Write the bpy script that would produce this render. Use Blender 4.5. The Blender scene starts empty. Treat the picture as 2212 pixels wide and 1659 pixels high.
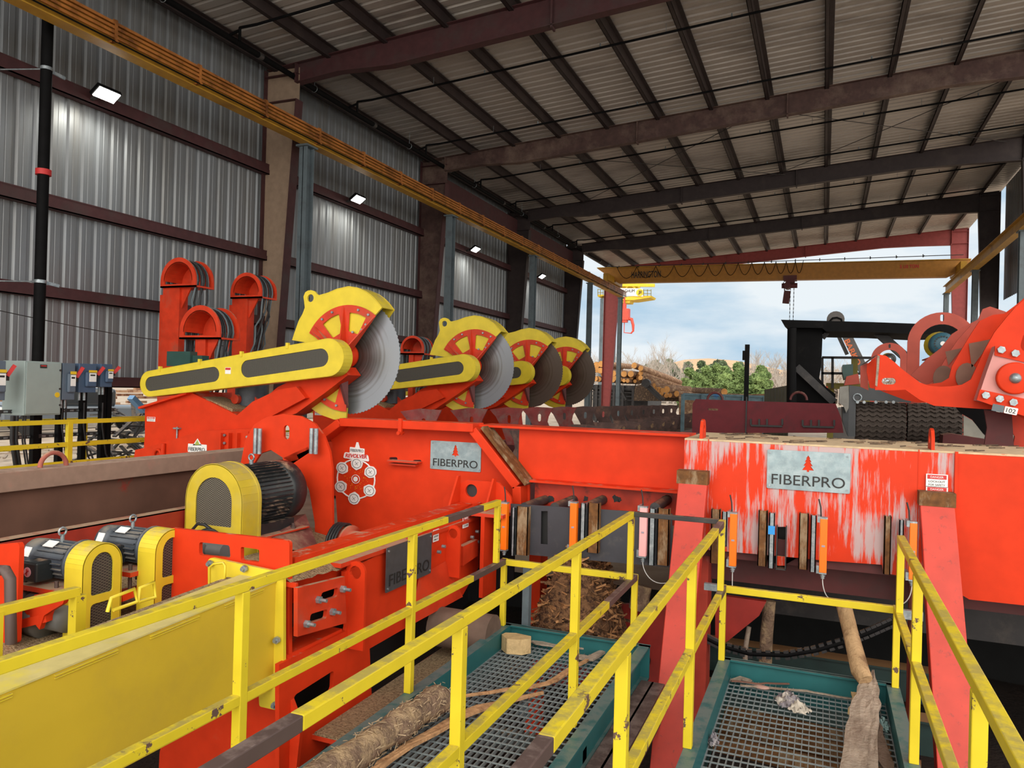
import bpy, bmesh, math, random
from mathutils import Vector, Matrix, noise
R=random.Random(7)
sc=bpy.context.scene
# ---------------- camera ----------------
F,YAW,PIT,ROL=1629.74,.391865,.00483594,.0266412
CH=2.2
cam=bpy.data.cameras.new('camera'); camo=bpy.data.objects.new('camera',cam); sc.collection.objects.link(camo); sc.camera=camo
cam.sensor_width=36; cam.lens=F/2212*36; cam.clip_start=.05; cam.clip_end=3000
FW=Vector((-math.sin(YAW)*math.cos(PIT),math.cos(YAW)*math.cos(PIT),math.sin(PIT)))
R0=Vector((math.cos(YAW),math.sin(YAW),0)); U0=R0.cross(FW)
RR=R0*math.cos(ROL)+U0*math.sin(ROL); UU=-R0*math.sin(ROL)+U0*math.cos(ROL)
CAM=Vector((0,0,CH))
camo.matrix_world=Matrix(((RR.x,UU.x,-FW.x,0),(RR.y,UU.y,-FW.y,0),(RR.z,UU.z,-FW.z,CH),(0,0,0,1)))
# ---------------- sky ----------------
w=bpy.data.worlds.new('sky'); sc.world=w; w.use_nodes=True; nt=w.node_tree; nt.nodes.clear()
def wn(t,**k):
    n=nt.nodes.new(t)
    for a,b in k.items():
        if a[0]=='i' and a[1:].isdigit(): n.inputs[int(a[1:])].default_value=b
        else: setattr(n,a,b)
    return n
tc=wn('ShaderNodeTexCoord'); mp=wn('ShaderNodeMapping'); mp.inputs['Scale'].default_value=(1,1,3.2)
nt.links.new(tc.outputs['Generated'],mp.inputs[0])
nz=wn('ShaderNodeTexNoise'); nz.inputs['Scale'].default_value=3.4; nz.inputs['Detail'].default_value=7; nz.inputs['Roughness'].default_value=.52
nt.links.new(mp.outputs[0],nz.inputs['Vector'])
rp=wn('ShaderNodeValToRGB'); e=rp.color_ramp.elements
e[0].position=.40; e[0].color=(.40,.55,.68,1); e[1].position=.56; e[1].color=(.70,.755,.79,1)
nt.links.new(nz.outputs[0],rp.inputs[0])
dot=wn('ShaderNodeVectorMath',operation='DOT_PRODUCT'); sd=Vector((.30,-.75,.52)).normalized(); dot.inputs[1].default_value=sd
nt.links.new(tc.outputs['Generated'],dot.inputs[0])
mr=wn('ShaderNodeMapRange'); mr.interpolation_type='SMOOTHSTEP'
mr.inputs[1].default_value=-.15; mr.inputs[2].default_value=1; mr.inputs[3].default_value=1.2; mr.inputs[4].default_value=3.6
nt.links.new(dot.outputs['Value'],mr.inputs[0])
bg=wn('ShaderNodeBackground'); wo=wn('ShaderNodeOutputWorld')
wm=wn('ShaderNodeMix'); wm.data_type='RGBA'; wr=wn('ShaderNodeMapRange'); wr.inputs[1].default_value=-.1; wr.inputs[2].default_value=.5; nt.links.new(dot.outputs['Value'],wr.inputs[0]); nt.links.new(wr.outputs[0],wm.inputs[0]); nt.links.new(rp.outputs[0],wm.inputs[6]); wm.inputs[7].default_value=(.80,.76,.70,1)
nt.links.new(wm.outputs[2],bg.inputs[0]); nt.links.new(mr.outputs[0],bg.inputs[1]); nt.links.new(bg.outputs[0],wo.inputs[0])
# sun behind thin cloud: broad and soft, from behind the camera
sl=bpy.data.lights.new('sun','SUN'); sl.energy=.8; sl.angle=math.radians(50); sl.color=(1,.97,.92)
so=bpy.data.objects.new('sun',sl); sc.collection.objects.link(so)
so.rotation_euler=Vector((.30,-.80,.48)).to_track_quat('Z','Y').to_euler()
vs=sc.view_settings; vs.view_transform='Standard'; vs.look='None'; vs.gamma=1; vs.use_curve_mapping=False; vs.exposure=0.0
# ---------------- measuring ----------------
def ray(x,y): return (FW*F+RR*(x-1106)-UU*(y-829.5))
def P(x,y,X=None,Y=None,Z=None):
    d=ray(x,y)
    if X is not None: t=X/d.x
    elif Y is not None: t=Y/d.y
    else: t=(Z-CH)/d.z
    return CAM+d*t
SC=700/2212
O={'z1':(0,0),'z2':(0,500),'z3':(550,500),'z4':(1150,500),'z5':(1512,500),'z6':(0,1000),'z7':(600,1000),'z8':(1200,1000),'a1':(1512,1134),'a2':(0,1134),'a3':(600,1134),'a4':(1000,1134)}
def zz(k,pts): o=O[k]; return [(o[0]+x*SC,o[1]+y*SC) for x,y in pts]
def fy(Y,pix): return [(p.x,p.z) for p in (P(x,y,Y=Y) for x,y in pix)]
def fx(X,pix): return [(p.y,p.z) for p in (P(x,y,X=X) for x,y in pix)]
def fz(Z,pix): return [(p.x,p.y) for p in (P(x,y,Z=Z) for x,y in pix)]
# ---------------- materials ----------------
MC={}
def N(nt,t,**k):
    n=nt.nodes.new(t)
    for a,b in k.items(): n.inputs[a].default_value=b
    return n
def lin(c):
    return tuple((x/255/12.92 if x/255<=.04045 else ((x/255+.055)/1.055)**2.4) for x in c)
def mat(name,col,rough=.5,metal=0,var=.12,vs=6,stain=None,st=(.55,.7),ss=4,sst=(1,1,1),dust=None,dd=.6,bump=0,bs=40,spec=.4,coat=0,big=None):
    """paint/metal/wood with broken tone, stains of their own shape and dust lying on upward faces"""
    if name in MC: return MC[name]
    m=bpy.data.materials.new(name); m.use_nodes=True; nt=m.node_tree; b=nt.nodes['Principled BSDF']; L=nt.links.new
    b.inputs['Metallic'].default_value=metal; b.inputs['Specular IOR Level'].default_value=spec
    if coat: b.inputs['Coat Weight'].default_value=coat; b.inputs['Coat Roughness'].default_value=.2
    g=N(nt,'ShaderNodeNewGeometry')
    n1=N(nt,'ShaderNodeTexNoise',Scale=vs,Detail=4.); L(g.outputs['Position'],n1.inputs['Vector'])
    r=N(nt,'ShaderNodeMapRange'); L(n1.outputs[0],r.inputs[0]); r.inputs[1].default_value=.3; r.inputs[2].default_value=.7; r.inputs[3].default_value=1-var; r.inputs[4].default_value=1+var*.6
    hs=N(nt,'ShaderNodeVectorMath'); hs.operation='SCALE'; hs.inputs[0].default_value=col[:3]; L(r.outputs[0],hs.inputs['Scale'])
    cur=hs.outputs[0]
    def mix(cur,fac,c2):
        mx=nt.nodes.new('ShaderNodeMix'); mx.data_type='RGBA'; L(fac,mx.inputs[0]); L(cur,mx.inputs[6]); mx.inputs[7].default_value=(*c2,1); return mx.outputs[2]
    fac=None
    if stain:
        mp=N(nt,'ShaderNodeMapping'); mp.inputs['Scale'].default_value=sst; L(g.outputs['Position'],mp.inputs[0])
        n2=N(nt,'ShaderNodeTexNoise',Scale=ss,Detail=8.,Roughness=.68); L(mp.outputs[0],n2.inputs['Vector'])
        n2o=n2.outputs[0]
        if big:
            n4=N(nt,'ShaderNodeTexNoise',Scale=big,Detail=3.); L(g.outputs['Position'],n4.inputs['Vector']); av=N(nt,'ShaderNodeMath'); av.operation='ADD'; L(n2o,av.inputs[0]); L(n4.outputs[0],av.inputs[1]); hf=N(nt,'ShaderNodeMath'); hf.operation='MULTIPLY'; hf.inputs[1].default_value=.5; L(av.outputs[0],hf.inputs[0]); n2o=hf.outputs[0]
        q=N(nt,'ShaderNodeMapRange'); L(n2o,q.inputs[0]); q.inputs[1].default_value=st[0]; q.inputs[2].default_value=st[1]
        fac=q.outputs[0]; cur=mix(cur,fac,stain)
    if dust:
        sx=N(nt,'ShaderNodeSeparateXYZ'); L(g.outputs['Normal'],sx.inputs[0])
        n3=N(nt,'ShaderNodeTexNoise',Scale=9.,Detail=8.,Roughness=.7); L(g.outputs['Position'],n3.inputs['Vector'])
        a=N(nt,'ShaderNodeMapRange'); L(sx.outputs[2],a.inputs[0]); a.inputs[1].default_value=.5; a.inputs[2].default_value=.95
        a2=N(nt,'ShaderNodeMapRange'); L(n3.outputs[0],a2.inputs[0]); a2.inputs[1].default_value=.62-dd*.35; a2.inputs[2].default_value=.75-dd*.3
        mu=N(nt,'ShaderNodeMath'); mu.operation='MULTIPLY'; L(a.outputs[0],mu.inputs[0]); L(a2.outputs[0],mu.inputs[1])
        cur=mix(cur,mu.outputs[0],dust)
    L(cur,b.inputs['Base Color'])
    b.inputs['Roughness'].default_value=rough
    if bump:
        nb=N(nt,'ShaderNodeTexNoise',Scale=bs,Detail=6.); L(g.outputs['Position'],nb.inputs['Vector'])
        bp=N(nt,'ShaderNodeBump',Strength=bump,Distance=.02); L(nb.outputs[0],bp.inputs['Height']); L(bp.outputs[0],b.inputs['Normal'])
    MC[name]=m; return m
DUST=lin((178,150,125))
BROWN=lin((98,76,68))
ORG=mat('orange_paint',(.64,.040,.009),.5,var=.10,dust=DUST,dd=.25,stain=(.62,.10,.04),st=(.66,.8),ss=3,spec=.15)
ORGD=mat('orange_paint_dusty',(.62,.042,.010),.5,var=.2,dust=DUST,dd=.85,stain=lin((150,80,60)),st=(.55,.78),ss=3)
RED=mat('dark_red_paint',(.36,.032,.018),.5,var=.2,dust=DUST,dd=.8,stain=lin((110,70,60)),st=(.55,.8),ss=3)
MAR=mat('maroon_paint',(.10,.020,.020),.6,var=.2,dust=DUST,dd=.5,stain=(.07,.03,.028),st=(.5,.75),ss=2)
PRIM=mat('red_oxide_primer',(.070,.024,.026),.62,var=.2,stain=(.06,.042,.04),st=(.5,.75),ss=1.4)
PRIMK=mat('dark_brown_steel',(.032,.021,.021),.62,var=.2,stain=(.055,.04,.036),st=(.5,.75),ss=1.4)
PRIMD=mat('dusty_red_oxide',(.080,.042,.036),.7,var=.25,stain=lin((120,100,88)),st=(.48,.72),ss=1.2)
TAN=mat('dusty_tan_steel',lin((150,128,108)),.75,var=.15,stain=lin((110,80,70)),st=(.6,.85),ss=.6)
YEL=mat('yellow_paint',(.68,.53,.025),.42,var=.08,stain=BROWN,st=(.62,.632),ss=7.5,dust=lin((170,154,78)),dd=.6,spec=.25)
YELC=mat('yellow_guard_paint',(.72,.56,.035),.42,var=.10,dust=lin((190,170,110)),dd=.55)
YELD=mat('yellow_guard_dusty',(.60,.45,.03),.5,var=.12,stain=lin((185,170,90)),st=(.5,.8),ss=2.5,dust=lin((175,155,100)),dd=.9)
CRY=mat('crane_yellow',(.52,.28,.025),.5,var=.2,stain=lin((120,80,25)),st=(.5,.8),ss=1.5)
CRO=mat('conductor_orange',(.42,.15,.03),.5,var=.2,stain=lin((90,50,20)),st=(.5,.7),ss=2)
GRN=mat('teal_paint',lin((38,98,100)),.42,var=.12,dust=lin((92,112,110)),dd=.75)
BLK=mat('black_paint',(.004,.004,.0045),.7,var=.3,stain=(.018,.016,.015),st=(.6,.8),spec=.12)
DRK=mat('dark_steel',(.035,.033,.034),.55,var=.2,stain=(.09,.075,.065),st=(.5,.8),dust=lin((120,100,80)),dd=.6)
PLT=mat('mill_scale_plate',lin((70,70,76)),.42,metal=.25,var=.12,stain=(.12,.11,.10),st=(.55,.8),ss=5)
GREY=mat('grey_steel',lin((96,108,114)),.5,var=.1,stain=lin((70,72,74)),st=(.5,.8),ss=2)
GALV=mat('galvanised_steel',lin((140,150,155)),.38,metal=.55,var=.18,vs=25,stain=lin((175,182,186)),st=(.45,.65),ss=18)
SIGN=mat('galvanised_sign',lin((142,160,166)),.4,metal=.35,var=.16,vs=14,stain=lin((165,180,184)),st=(.45,.65),ss=10)
SIGND=mat('dark_sign_plate',lin((84,84,88)),.45,metal=.3,var=.15,vs=14)
BLADE=mat('bright_saw_steel',lin((150,155,160)),.32,metal=.75,var=.2,vs=3,stain=lin((95,80,68)),st=(.42,.75),ss=2.2)
def blademat(name,c1,c2,c3,metal):
    m=bpy.data.materials.new(name); m.use_nodes=True; nt=m.node_tree; b=nt.nodes['Principled BSDF']; L=nt.links.new
    tc=nt.nodes.new('ShaderNodeTexCoord'); ln=nt.nodes.new('ShaderNodeVectorMath'); ln.operation='LENGTH'; L(tc.outputs['Object'],ln.inputs[0])
    nz=nt.nodes.new('ShaderNodeTexNoise'); nz.noise_dimensions='1D'; nz.inputs['Scale'].default_value=26; nz.inputs['Detail'].default_value=5; L(ln.outputs['Value'],nz.inputs['W'])
    n2=nt.nodes.new('ShaderNodeTexNoise'); n2.inputs['Scale'].default_value=2.2; L(tc.outputs['Object'],n2.inputs['Vector'])
    a=nt.nodes.new('ShaderNodeMath'); a.operation='MULTIPLY_ADD'; L(nz.outputs[0],a.inputs[0]); a.inputs[1].default_value=.45; L(ln.outputs['Value'],a.inputs[2])
    a2=nt.nodes.new('ShaderNodeMath'); a2.operation='MULTIPLY_ADD'; L(n2.outputs[0],a2.inputs[0]); a2.inputs[1].default_value=.35; L(a.outputs[0],a2.inputs[2])
    r=nt.nodes.new('ShaderNodeValToRGB'); e=r.color_ramp.elements; e[0].position=.45; e[0].color=(*c1,1); e[1].position=1.1 if 0 else 1; e[1].color=(*c3,1); q=e.new(.72); q.color=(*c2,1)
    L(a2.outputs[0],r.inputs[0]); L(r.outputs[0],b.inputs['Base Color']); b.inputs['Metallic'].default_value=metal; b.inputs['Roughness'].default_value=.38; MC[name]=m; return m
BLADE=blademat('ground_saw_steel',lin((74,58,48)),lin((100,96,94)),lin((142,147,154)),.6)
mat('dull_saw_steel',lin((92,78,68)),.4,metal=.6,var=.25,vs=3,stain=lin((60,52,48)),st=(.45,.7),ss=2.5)
RUST=mat('rusty_steel',lin((110,72,36)),.8,var=.4,vs=20,stain=lin((150,128,100)),st=(.5,.65),ss=9,sst=(1,1,.35))
BRN=mat('bare_brown_steel',lin((86,70,66)),.5,var=.15,dust=lin((120,104,98)),dd=.5)
RUB=mat('black_rubber',(.02,.02,.022),.5,var=.2)
RUBD=mat('dusty_rubber',lin((74,62,56)),.85,var=.3,vs=10)
CORF=mat('fluorescent_orange',(.95,.17,.0),.4,var=.02,spec=.5)
PINK=mat('faded_pink_paint',(.90,.42,.42),.4,var=.04)
WHT=mat('white_label',(.82,.82,.80),.5,var=.03)
BKL=mat('black_print',(.02,.02,.02),.5,var=0)
REDL=mat('red_print',(.55,.03,.03),.5,var=0)
YLB=mat('yellow_label',(.75,.50,.02),.5,var=0)
LTP=mat('pink_red_panel',lin((205,140,135)),.5,var=.08)
CAB=mat('enclosure_grey',lin((146,160,158)),.45,var=.05)
CAB2=mat('switch_grey_blue',lin((92,106,122)),.45,var=.08)
CAB3=mat('switch_blue',lin((72,92,118)),.45,var=.08)
MOT=mat('motor_black',lin((40,44,46)),.4,var=.2,stain=lin((90,84,76)),st=(.58,.8),ss=8,dust=DUST,dd=.35)
MOTG=mat('motor_grey_blue',lin((70,78,88)),.4,var=.2,stain=lin((40,42,46)),st=(.5,.8),ss=8,dust=lin((140,132,120)),dd=.7)
MOTT=mat('motor_teal',lin((48,92,108)),.4,var=.15)
BARK=mat('bark',lin((128,104,86)),.9,var=.35,vs=14,stain=lin((176,150,116)),st=(.45,.62),ss=9,sst=(1,1,1),bump=1,bs=45)
BARKD=mat('dark_bark',lin((92,76,64)),.9,var=.35,vs=14,stain=lin((150,124,96)),st=(.5,.66),ss=9,bump=1,bs=45)
WOOD=mat('cut_wood',lin((205,176,128)),.8,var=.15,vs=12,stain=lin((160,130,92)),st=(.5,.75),ss=14,sst=(1,1,.3),bump=.4)
WOODE=mat('log_end_wood',lin((222,160,92)),.8,var=.15,vs=3,stain=lin((170,112,60)),st=(.5,.75),ss=2)
GREYW=mat('weathered_wood',lin((160,144,128)),.85,var=.2,vs=12,stain=lin((120,102,88)),st=(.48,.7),ss=10,sst=(1,.25,1),bump=.6)
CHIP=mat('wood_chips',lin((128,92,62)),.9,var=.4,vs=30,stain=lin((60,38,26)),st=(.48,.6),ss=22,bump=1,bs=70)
SAWD=mat('sawdust',lin((170,146,112)),.95,var=.3,vs=40,stain=lin((112,88,62)),st=(.5,.62),ss=60,bump=1,bs=90)
DIRT=mat('yard_dirt',lin((176,160,142)),.95,var=.2,vs=.6,stain=lin((140,122,104)),st=(.45,.7),ss=.8,bump=.4,bs=8)
CONC=mat('concrete',lin((168,160,148)),.9,var=.15,vs=2,stain=lin((205,203,195)),st=(.55,.75),ss=1.6,sst=(1,1,.4),bump=.2)
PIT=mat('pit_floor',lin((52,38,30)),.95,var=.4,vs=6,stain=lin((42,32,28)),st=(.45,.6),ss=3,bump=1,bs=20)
WALLM=mat('wall_sheet',lin((134,138,142)),.40,metal=.35,var=.06,vs=.7,stain=lin((116,114,110)),st=(.45,.75),ss=.6,sst=(1,3,.25),spec=.3)
ROOFM=mat('roof_sheet',lin((184,177,170)),.42,metal=.35,var=.12,vs=.5,stain=lin((112,104,98)),st=(.5,.7),ss=.35,sst=(.4,1,1))
CLOTH=mat('grey_rag',lin((140,134,140)),.95,var=.3,vs=12,stain=lin((200,192,182)),st=(.5,.6),ss=10)
GRAT=mat('grating_steel',lin((140,150,152)),.45,metal=.3,var=.12)
def emis(name,col,s):
    m=bpy.data.materials.new(name); m.use_nodes=True; b=m.node_tree.nodes['Principled BSDF']
    b.inputs['Base Color'].default_value=(*col,1); b.inputs['Emission Color'].default_value=(*col,1); b.inputs['Emission Strength'].default_value=s; return m
LAMP=emis('lit_led_lens',(1,.98,.92),14)
def meshmat(name,dark=(.02,.02,.02),wire=lin((96,92,80)),sc_=38,along='XZ'):
    m=bpy.data.materials.new(name); m.use_nodes=True; nt=m.node_tree; b=nt.nodes['Principled BSDF']; L=nt.links.new
    g=N(nt,'ShaderNodeNewGeometry'); sx=N(nt,'ShaderNodeSeparateXYZ'); L(g.outputs['Position'],sx.inputs[0])
    a=sx.outputs[0] if along[0]=='X' else sx.outputs[1]; z=sx.outputs[2]; o=[]
    for sg in (1,-1):
        s1=N(nt,'ShaderNodeMath'); s1.operation='MULTIPLY'; L(a,s1.inputs[0]); s1.inputs[1].default_value=sc_
        s2=N(nt,'ShaderNodeMath'); s2.operation='MULTIPLY_ADD'; L(z,s2.inputs[0]); s2.inputs[1].default_value=sg*sc_*1.9; L(s1.outputs[0],s2.inputs[2])
        s3=N(nt,'ShaderNodeMath'); s3.operation='FRACT'; L(s2.outputs[0],s3.inputs[0])
        s4=N(nt,'ShaderNodeMath'); s4.operation='LESS_THAN'; L(s3.outputs[0],s4.inputs[0]); s4.inputs[1].default_value=.22; o.append(s4)
    mx=N(nt,'ShaderNodeMath'); mx.operation='MAXIMUM'; L(o[0].outputs[0],mx.inputs[0]); L(o[1].outputs[0],mx.inputs[1])
    m2=nt.nodes.new('ShaderNodeMix'); m2.data_type='RGBA'; L(mx.outputs[0],m2.inputs[0]); m2.inputs[6].default_value=(*dark,1); m2.inputs[7].default_value=(*wire,1)
    L(m2.outputs[2],b.inputs['Base Color']); b.inputs['Roughness'].default_value=.6; return m
MESH=meshmat('expanded_metal',sc_=30)
MESHB=meshmat('expanded_metal_coarse',sc_=30,dark=(.015,.015,.015),wire=lin((130,122,104)))
BLADED=blademat('dull_ground_saw_steel',lin((44,35,30)),lin((70,55,45)),lin((96,84,76)),.5)
# ---------------- geometry ----------------
class G:
    def __init__(s): s.v=[]; s.f=[]; s.sm=[]
    def add(s,v,f,sm=False):
        n=len(s.v); s.v+=[Vector(p) for p in v]; s.f+=[tuple(i+n for i in q) for q in f]; s.sm+=[sm]*len(f); return s
    def box(s,a,b,mx=None):
        x0,y0,z0=a;x1,y1,z1=b
        v=[(x0,y0,z0),(x1,y0,z0),(x1,y1,z0),(x0,y1,z0),(x0,y0,z1),(x1,y0,z1),(x1,y1,z1),(x0,y1,z1)]
        if mx: v=[mx@Vector(p) for p in v]
        return s.add(v,[(3,2,1,0),(4,5,6,7),(0,1,5,4),(1,2,6,5),(2,3,7,6),(3,0,4,7)])
    def bar(s,p,q,w,h=None,up=(0,0,1)):
        """rectangular bar from p to q, w across, h along up"""
        p=Vector(p);q=Vector(q);h=h or w;d=(q-p).normalized();up=Vector(up)
        if abs(d.dot(up))>.99: up=Vector((0,1,0))
        a=d.cross(up).normalized();u=a.cross(d).normalized();v=[]
        for c in (p,q):
            for i,j in ((-1,-1),(1,-1),(1,1),(-1,1)): v.append(c+a*i*w/2+u*j*h/2)
        return s.add(v,[(3,2,1,0),(4,5,6,7),(0,1,5,4),(1,2,6,5),(2,3,7,6),(3,0,4,7)])
    def ibeam(s,p,q,w,h,t=.02,up=(0,0,1)):
        p=Vector(p);q=Vector(q);d=(q-p).normalized();up=Vector(up)
        a=d.cross(up).normalized();u=a.cross(d).normalized()
        s.bar(p,q,t,h,up); s.bar(p+u*(h/2-t/2),q+u*(h/2-t/2),w,t,up); s.bar(p-u*(h/2-t/2),q-u*(h/2-t/2),w,t,up); return s
    def cyl(s,p,q,r,r2=None,n=16,sm=True,caps=True):
        p=Vector(p);q=Vector(q);r2=r if r2 is None else r2;d=(q-p).normalized()
        a=d.orthogonal().normalized();b=d.cross(a);v=[]
        for c,rr in ((p,r),(q,r2)):
            for i in range(n): t=2*math.pi*i/n; v.append(c+a*math.cos(t)*rr+b*math.sin(t)*rr)
        s.add(v,[(i,(i+1)%n,n+(i+1)%n,n+i) for i in range(n)],sm)
        if caps: s.add(v,[tuple(range(n))[::-1],tuple(range(n,2*n))])
        return s
    def lathe(s,o,d,prof,n=24,sm=True):
        """prof: (distance along d, radius)"""
        o=Vector(o);d=Vector(d).normalized();a=d.orthogonal().normalized();b=d.cross(a);v=[];f=[]
        for h,r in prof:
            for i in range(n): t=2*math.pi*i/n; v.append(o+d*h+a*math.cos(t)*r+b*math.sin(t)*r)
        for k in range(len(prof)-1):
            for i in range(n): f.append((k*n+i,k*n+(i+1)%n,(k+1)*n+(i+1)%n,(k+1)*n+i))
        return s.add(v,f,sm)
    def tube(s,pts,r,n=8,closed=False):
        pts=[Vector(p) for p in pts];v=[];f=[];m=len(pts)
        rr=r if isinstance(r,(list,tuple)) else [r]*m
        pa=None
        for k,p in enumerate(pts):
            d=(pts[min(k+1,m-1)]-pts[max(k-1,0)]).normalized()
            if pa is None: a=d.orthogonal().normalized()
            else: a=(pa-d*pa.dot(d)); a=a.normalized() if a.length>1e-6 else d.orthogonal().normalized()
            pa=a;b=d.cross(a)
            for i in range(n): t=2*math.pi*i/n; v.append(p+a*math.cos(t)*rr[k]+b*math.sin(t)*rr[k])
        for k in range(m-1):
            for i in range(n): f.append((k*n+i,k*n+(i+1)%n,(k+1)*n+(i+1)%n,(k+1)*n+i))
        s.add(v,f,True); s.add(v[:n],[tuple(range(n))[::-1]]); s.add(v[-n:],[tuple(range(n))]); return s
    def ball(s,c,r,n=12,sc=(1,1,1)):
        c=Vector(c);pr=[(-math.cos(math.pi*i/(n//2)),math.sin(math.pi*i/(n//2))) for i in range(n//2+1)]
        v=[];f=[]
        for h,q in pr:
            for i in range(n): t=2*math.pi*i/n; v.append(c+Vector((math.cos(t)*q*r*sc[0],math.sin(t)*q*r*sc[1],h*r*sc[2])))
        for k in range(len(pr)-1):
            for i in range(n): f.append((k*n+i,k*n+(i+1)%n,(k+1)*n+(i+1)%n,(k+1)*n+i))
        return s.add(v,f,True)
    def plate(s,ax,c,t,out,holes=(),mx=None):
        """flat plate with holes: outline in the plane across axis ax, from coordinate c to c+t"""
        cu=bpy.data.curves.new('o','CURVE'); cu.dimensions='2D'; cu.fill_mode='BOTH'; cu.extrude=abs(t)/2
        for pl in [out]+list(holes):
            sp=cu.splines.new('POLY'); sp.points.add(len(pl)-1); sp.use_cyclic_u=True
            for q,(x,y) in zip(sp.points,pl): q.co=(x,y,0,1)
        ob=bpy.data.objects.new('o',cu); me=bpy.data.meshes.new_from_object(ob)
        v=[]
        for p in me.vertices:
            x,y,z=p.co; z+=c+t/2
            v.append({'Y':(x,z,y),'X':(z,x,y),'Z':(x,y,z)}[ax])
        if mx: v=[mx@Vector(q) for q in v]
        f=[tuple(p.vertices) for p in me.polygons]
        if ax=='Y': f=[q[::-1] for q in f]
        bpy.data.objects.remove(ob); bpy.data.curves.remove(cu); bpy.data.meshes.remove(me)
        return s.add(v,f)
    def text(s,body,ax,c,ll,h,t=.004,width=None,mx=None,shear=0,bold=0):
        """lettering of height h standing at lower-left ll in the plane across ax"""
        cu=bpy.data.curves.new('t','FONT'); cu.body=body; cu.size=1; cu.extrude=t/2; cu.shear=shear; cu.offset=bold
        ob=bpy.data.objects.new('t',cu); me=bpy.data.meshes.new_from_object(ob)
        xs=[p.co.x for p in me.vertices];ys=[p.co.y for p in me.vertices]
        k=h/(max(ys)-min(ys)); kx=width/(max(xs)-min(xs)) if width else k; x0=min(xs);y0=min(ys);v=[]
        for p in me.vertices:
            x=ll[0]+(p.co.x-x0)*kx;y=ll[1]+(p.co.y-y0)*k;z=c+p.co.z
            v.append({'Y':(x,z,y),'X':(z,x,y),'Z':(x,y,z)}[ax])
        if mx: v=[mx@Vector(q) for q in v]
        f=[tuple(p.vertices) for p in me.polygons]
        bpy.data.objects.remove(ob); bpy.data.curves.remove(cu); bpy.data.meshes.remove(me)
        return s.add(v,f)
    def strip(s,pts,ax,c,t,thick):
        """ribbon following pts (2D) in the plane across ax, depth c..c+t, given thickness"""
        m=len(pts)
        for k in range(m-1):
            a,b=pts[k],pts[k+1]
            mk=lambda p,z:Vector({'Y':(p[0],z,p[1]),'X':(z,p[0],p[1]),'Z':(p[0],p[1],z)}[ax])
            up={'Y':(0,1,0),'X':(1,0,0),'Z':(0,0,1)}[ax]
            s.bar(mk(a,c+t/2),mk(b,c+t/2),thick,abs(t),up)
        return s
    def pieces(s):
        n=len(s.v);pa=list(range(n))
        def fd(a):
            while pa[a]!=a: pa[a]=pa[pa[a]];a=pa[a]
            return a
        for q in s.f:
            for b in q[1:]: pa[fd(q[0])]=fd(b)
        bb={}
        for i in range(n):
            r=fd(i);p=s.v[i];c=bb.setdefault(r,[p.copy(),p.copy()])
            for k in range(3): c[0][k]=min(c[0][k],p[k]);c[1][k]=max(c[1][k],p[k])
        ks=list(bb)
        if len(ks)>400: return [s]
        for i,a in enumerate(ks):
            for b in ks[i+1:]:
                if all(bb[a][0][k]-.006<=bb[b][1][k] and bb[b][0][k]-.006<=bb[a][1][k] for k in range(3)): pa[fd(a)]=fd(b)
        gr={}
        for q,m_ in zip(s.f,s.sm): gr.setdefault(fd(q[0]),[]).append((q,m_))
        o=[]
        for L in gr.values():
            g=G();mp={}
            for q,m_ in L:
                for i in q:
                    if i not in mp: mp[i]=len(g.v);g.v.append(s.v[i])
                g.f.append(tuple(mp[i] for i in q));g.sm.append(m_)
            o.append(g)
        return o
    def obj(s,name,m,par=None,label=None,cat=None,group=None,kind=None,bev=0,disp=None,fix=True):
        if par is not None and name in SPLIT:
            ps=s.pieces()
            if len(ps)>1:
                for q in ps: last=q.obj(name+' ',m,par,label,cat,group,kind,bev,disp,fix); last.name=name
                return last
        name=name.strip(); me=bpy.data.meshes.new(name)
        org=Vector((0,0,0))
        if par is not None: org=ORG_[par.name]
        else:
            xs=[p.x for p in s.v];ys=[p.y for p in s.v];zs=[p.z for p in s.v]
            org=Vector(((min(xs)+max(xs))/2,(min(ys)+max(ys))/2,min(zs)))
        me.from_pydata([p-org for p in s.v],[],s.f); 
        for p,q in zip(me.polygons,s.sm): p.use_smooth=q
        if fix:
            bm=bmesh.new(); bm.from_mesh(me); bmesh.ops.recalc_face_normals(bm,faces=bm.faces); bm.to_mesh(me); bm.free()
        me.materials.append(m); o=bpy.data.objects.new(name,me); sc.collection.objects.link(o)
        if par is not None: o.parent=par
        else: o.location=org
        ORG_[o.name]=org
        if label: o['label']=label
        if cat: o['category']=cat
        if group: o['group']=group
        if kind: o['kind']=kind
        if bev:
            b=o.modifiers.new('b','BEVEL'); b.width=bev; b.segments=2; b.limit_method='ANGLE'; b.harden_normals=False
        return o
ORG_={}
SPLIT={'coupling','hanger','bar_bracket','bolt','flange_bolt','guard_bolt','adjuster_bolt','mounting_bolt','cross_member','splice_plate','stiffener','lid_hem','brace','guard_latch','clamp_bar','bracket_rib','weld_seam','burnt_hole','lift_handle','door_screw','sign_bolt','worn_patch','conduit_fitting','rung','side_rail','motor_foot','bearing_bolt','guard_screen','top_rail','rail','adjuster_frame','side_plate','bracket','guide_roller','headlamp','hoist_chain','lattice_arm','grapple_tine','end_truck','canopy_beam','decal_dots'}
def TH(name,label,cat,loc,group=None):
    o=bpy.data.objects.new(name,None); sc.collection.objects.link(o); o.location=loc; o.empty_display_size=.2
    o['label']=label; o['category']=cat
    if group: o['group']=group
    ORG_[o.name]=Vector(loc); return o
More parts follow.
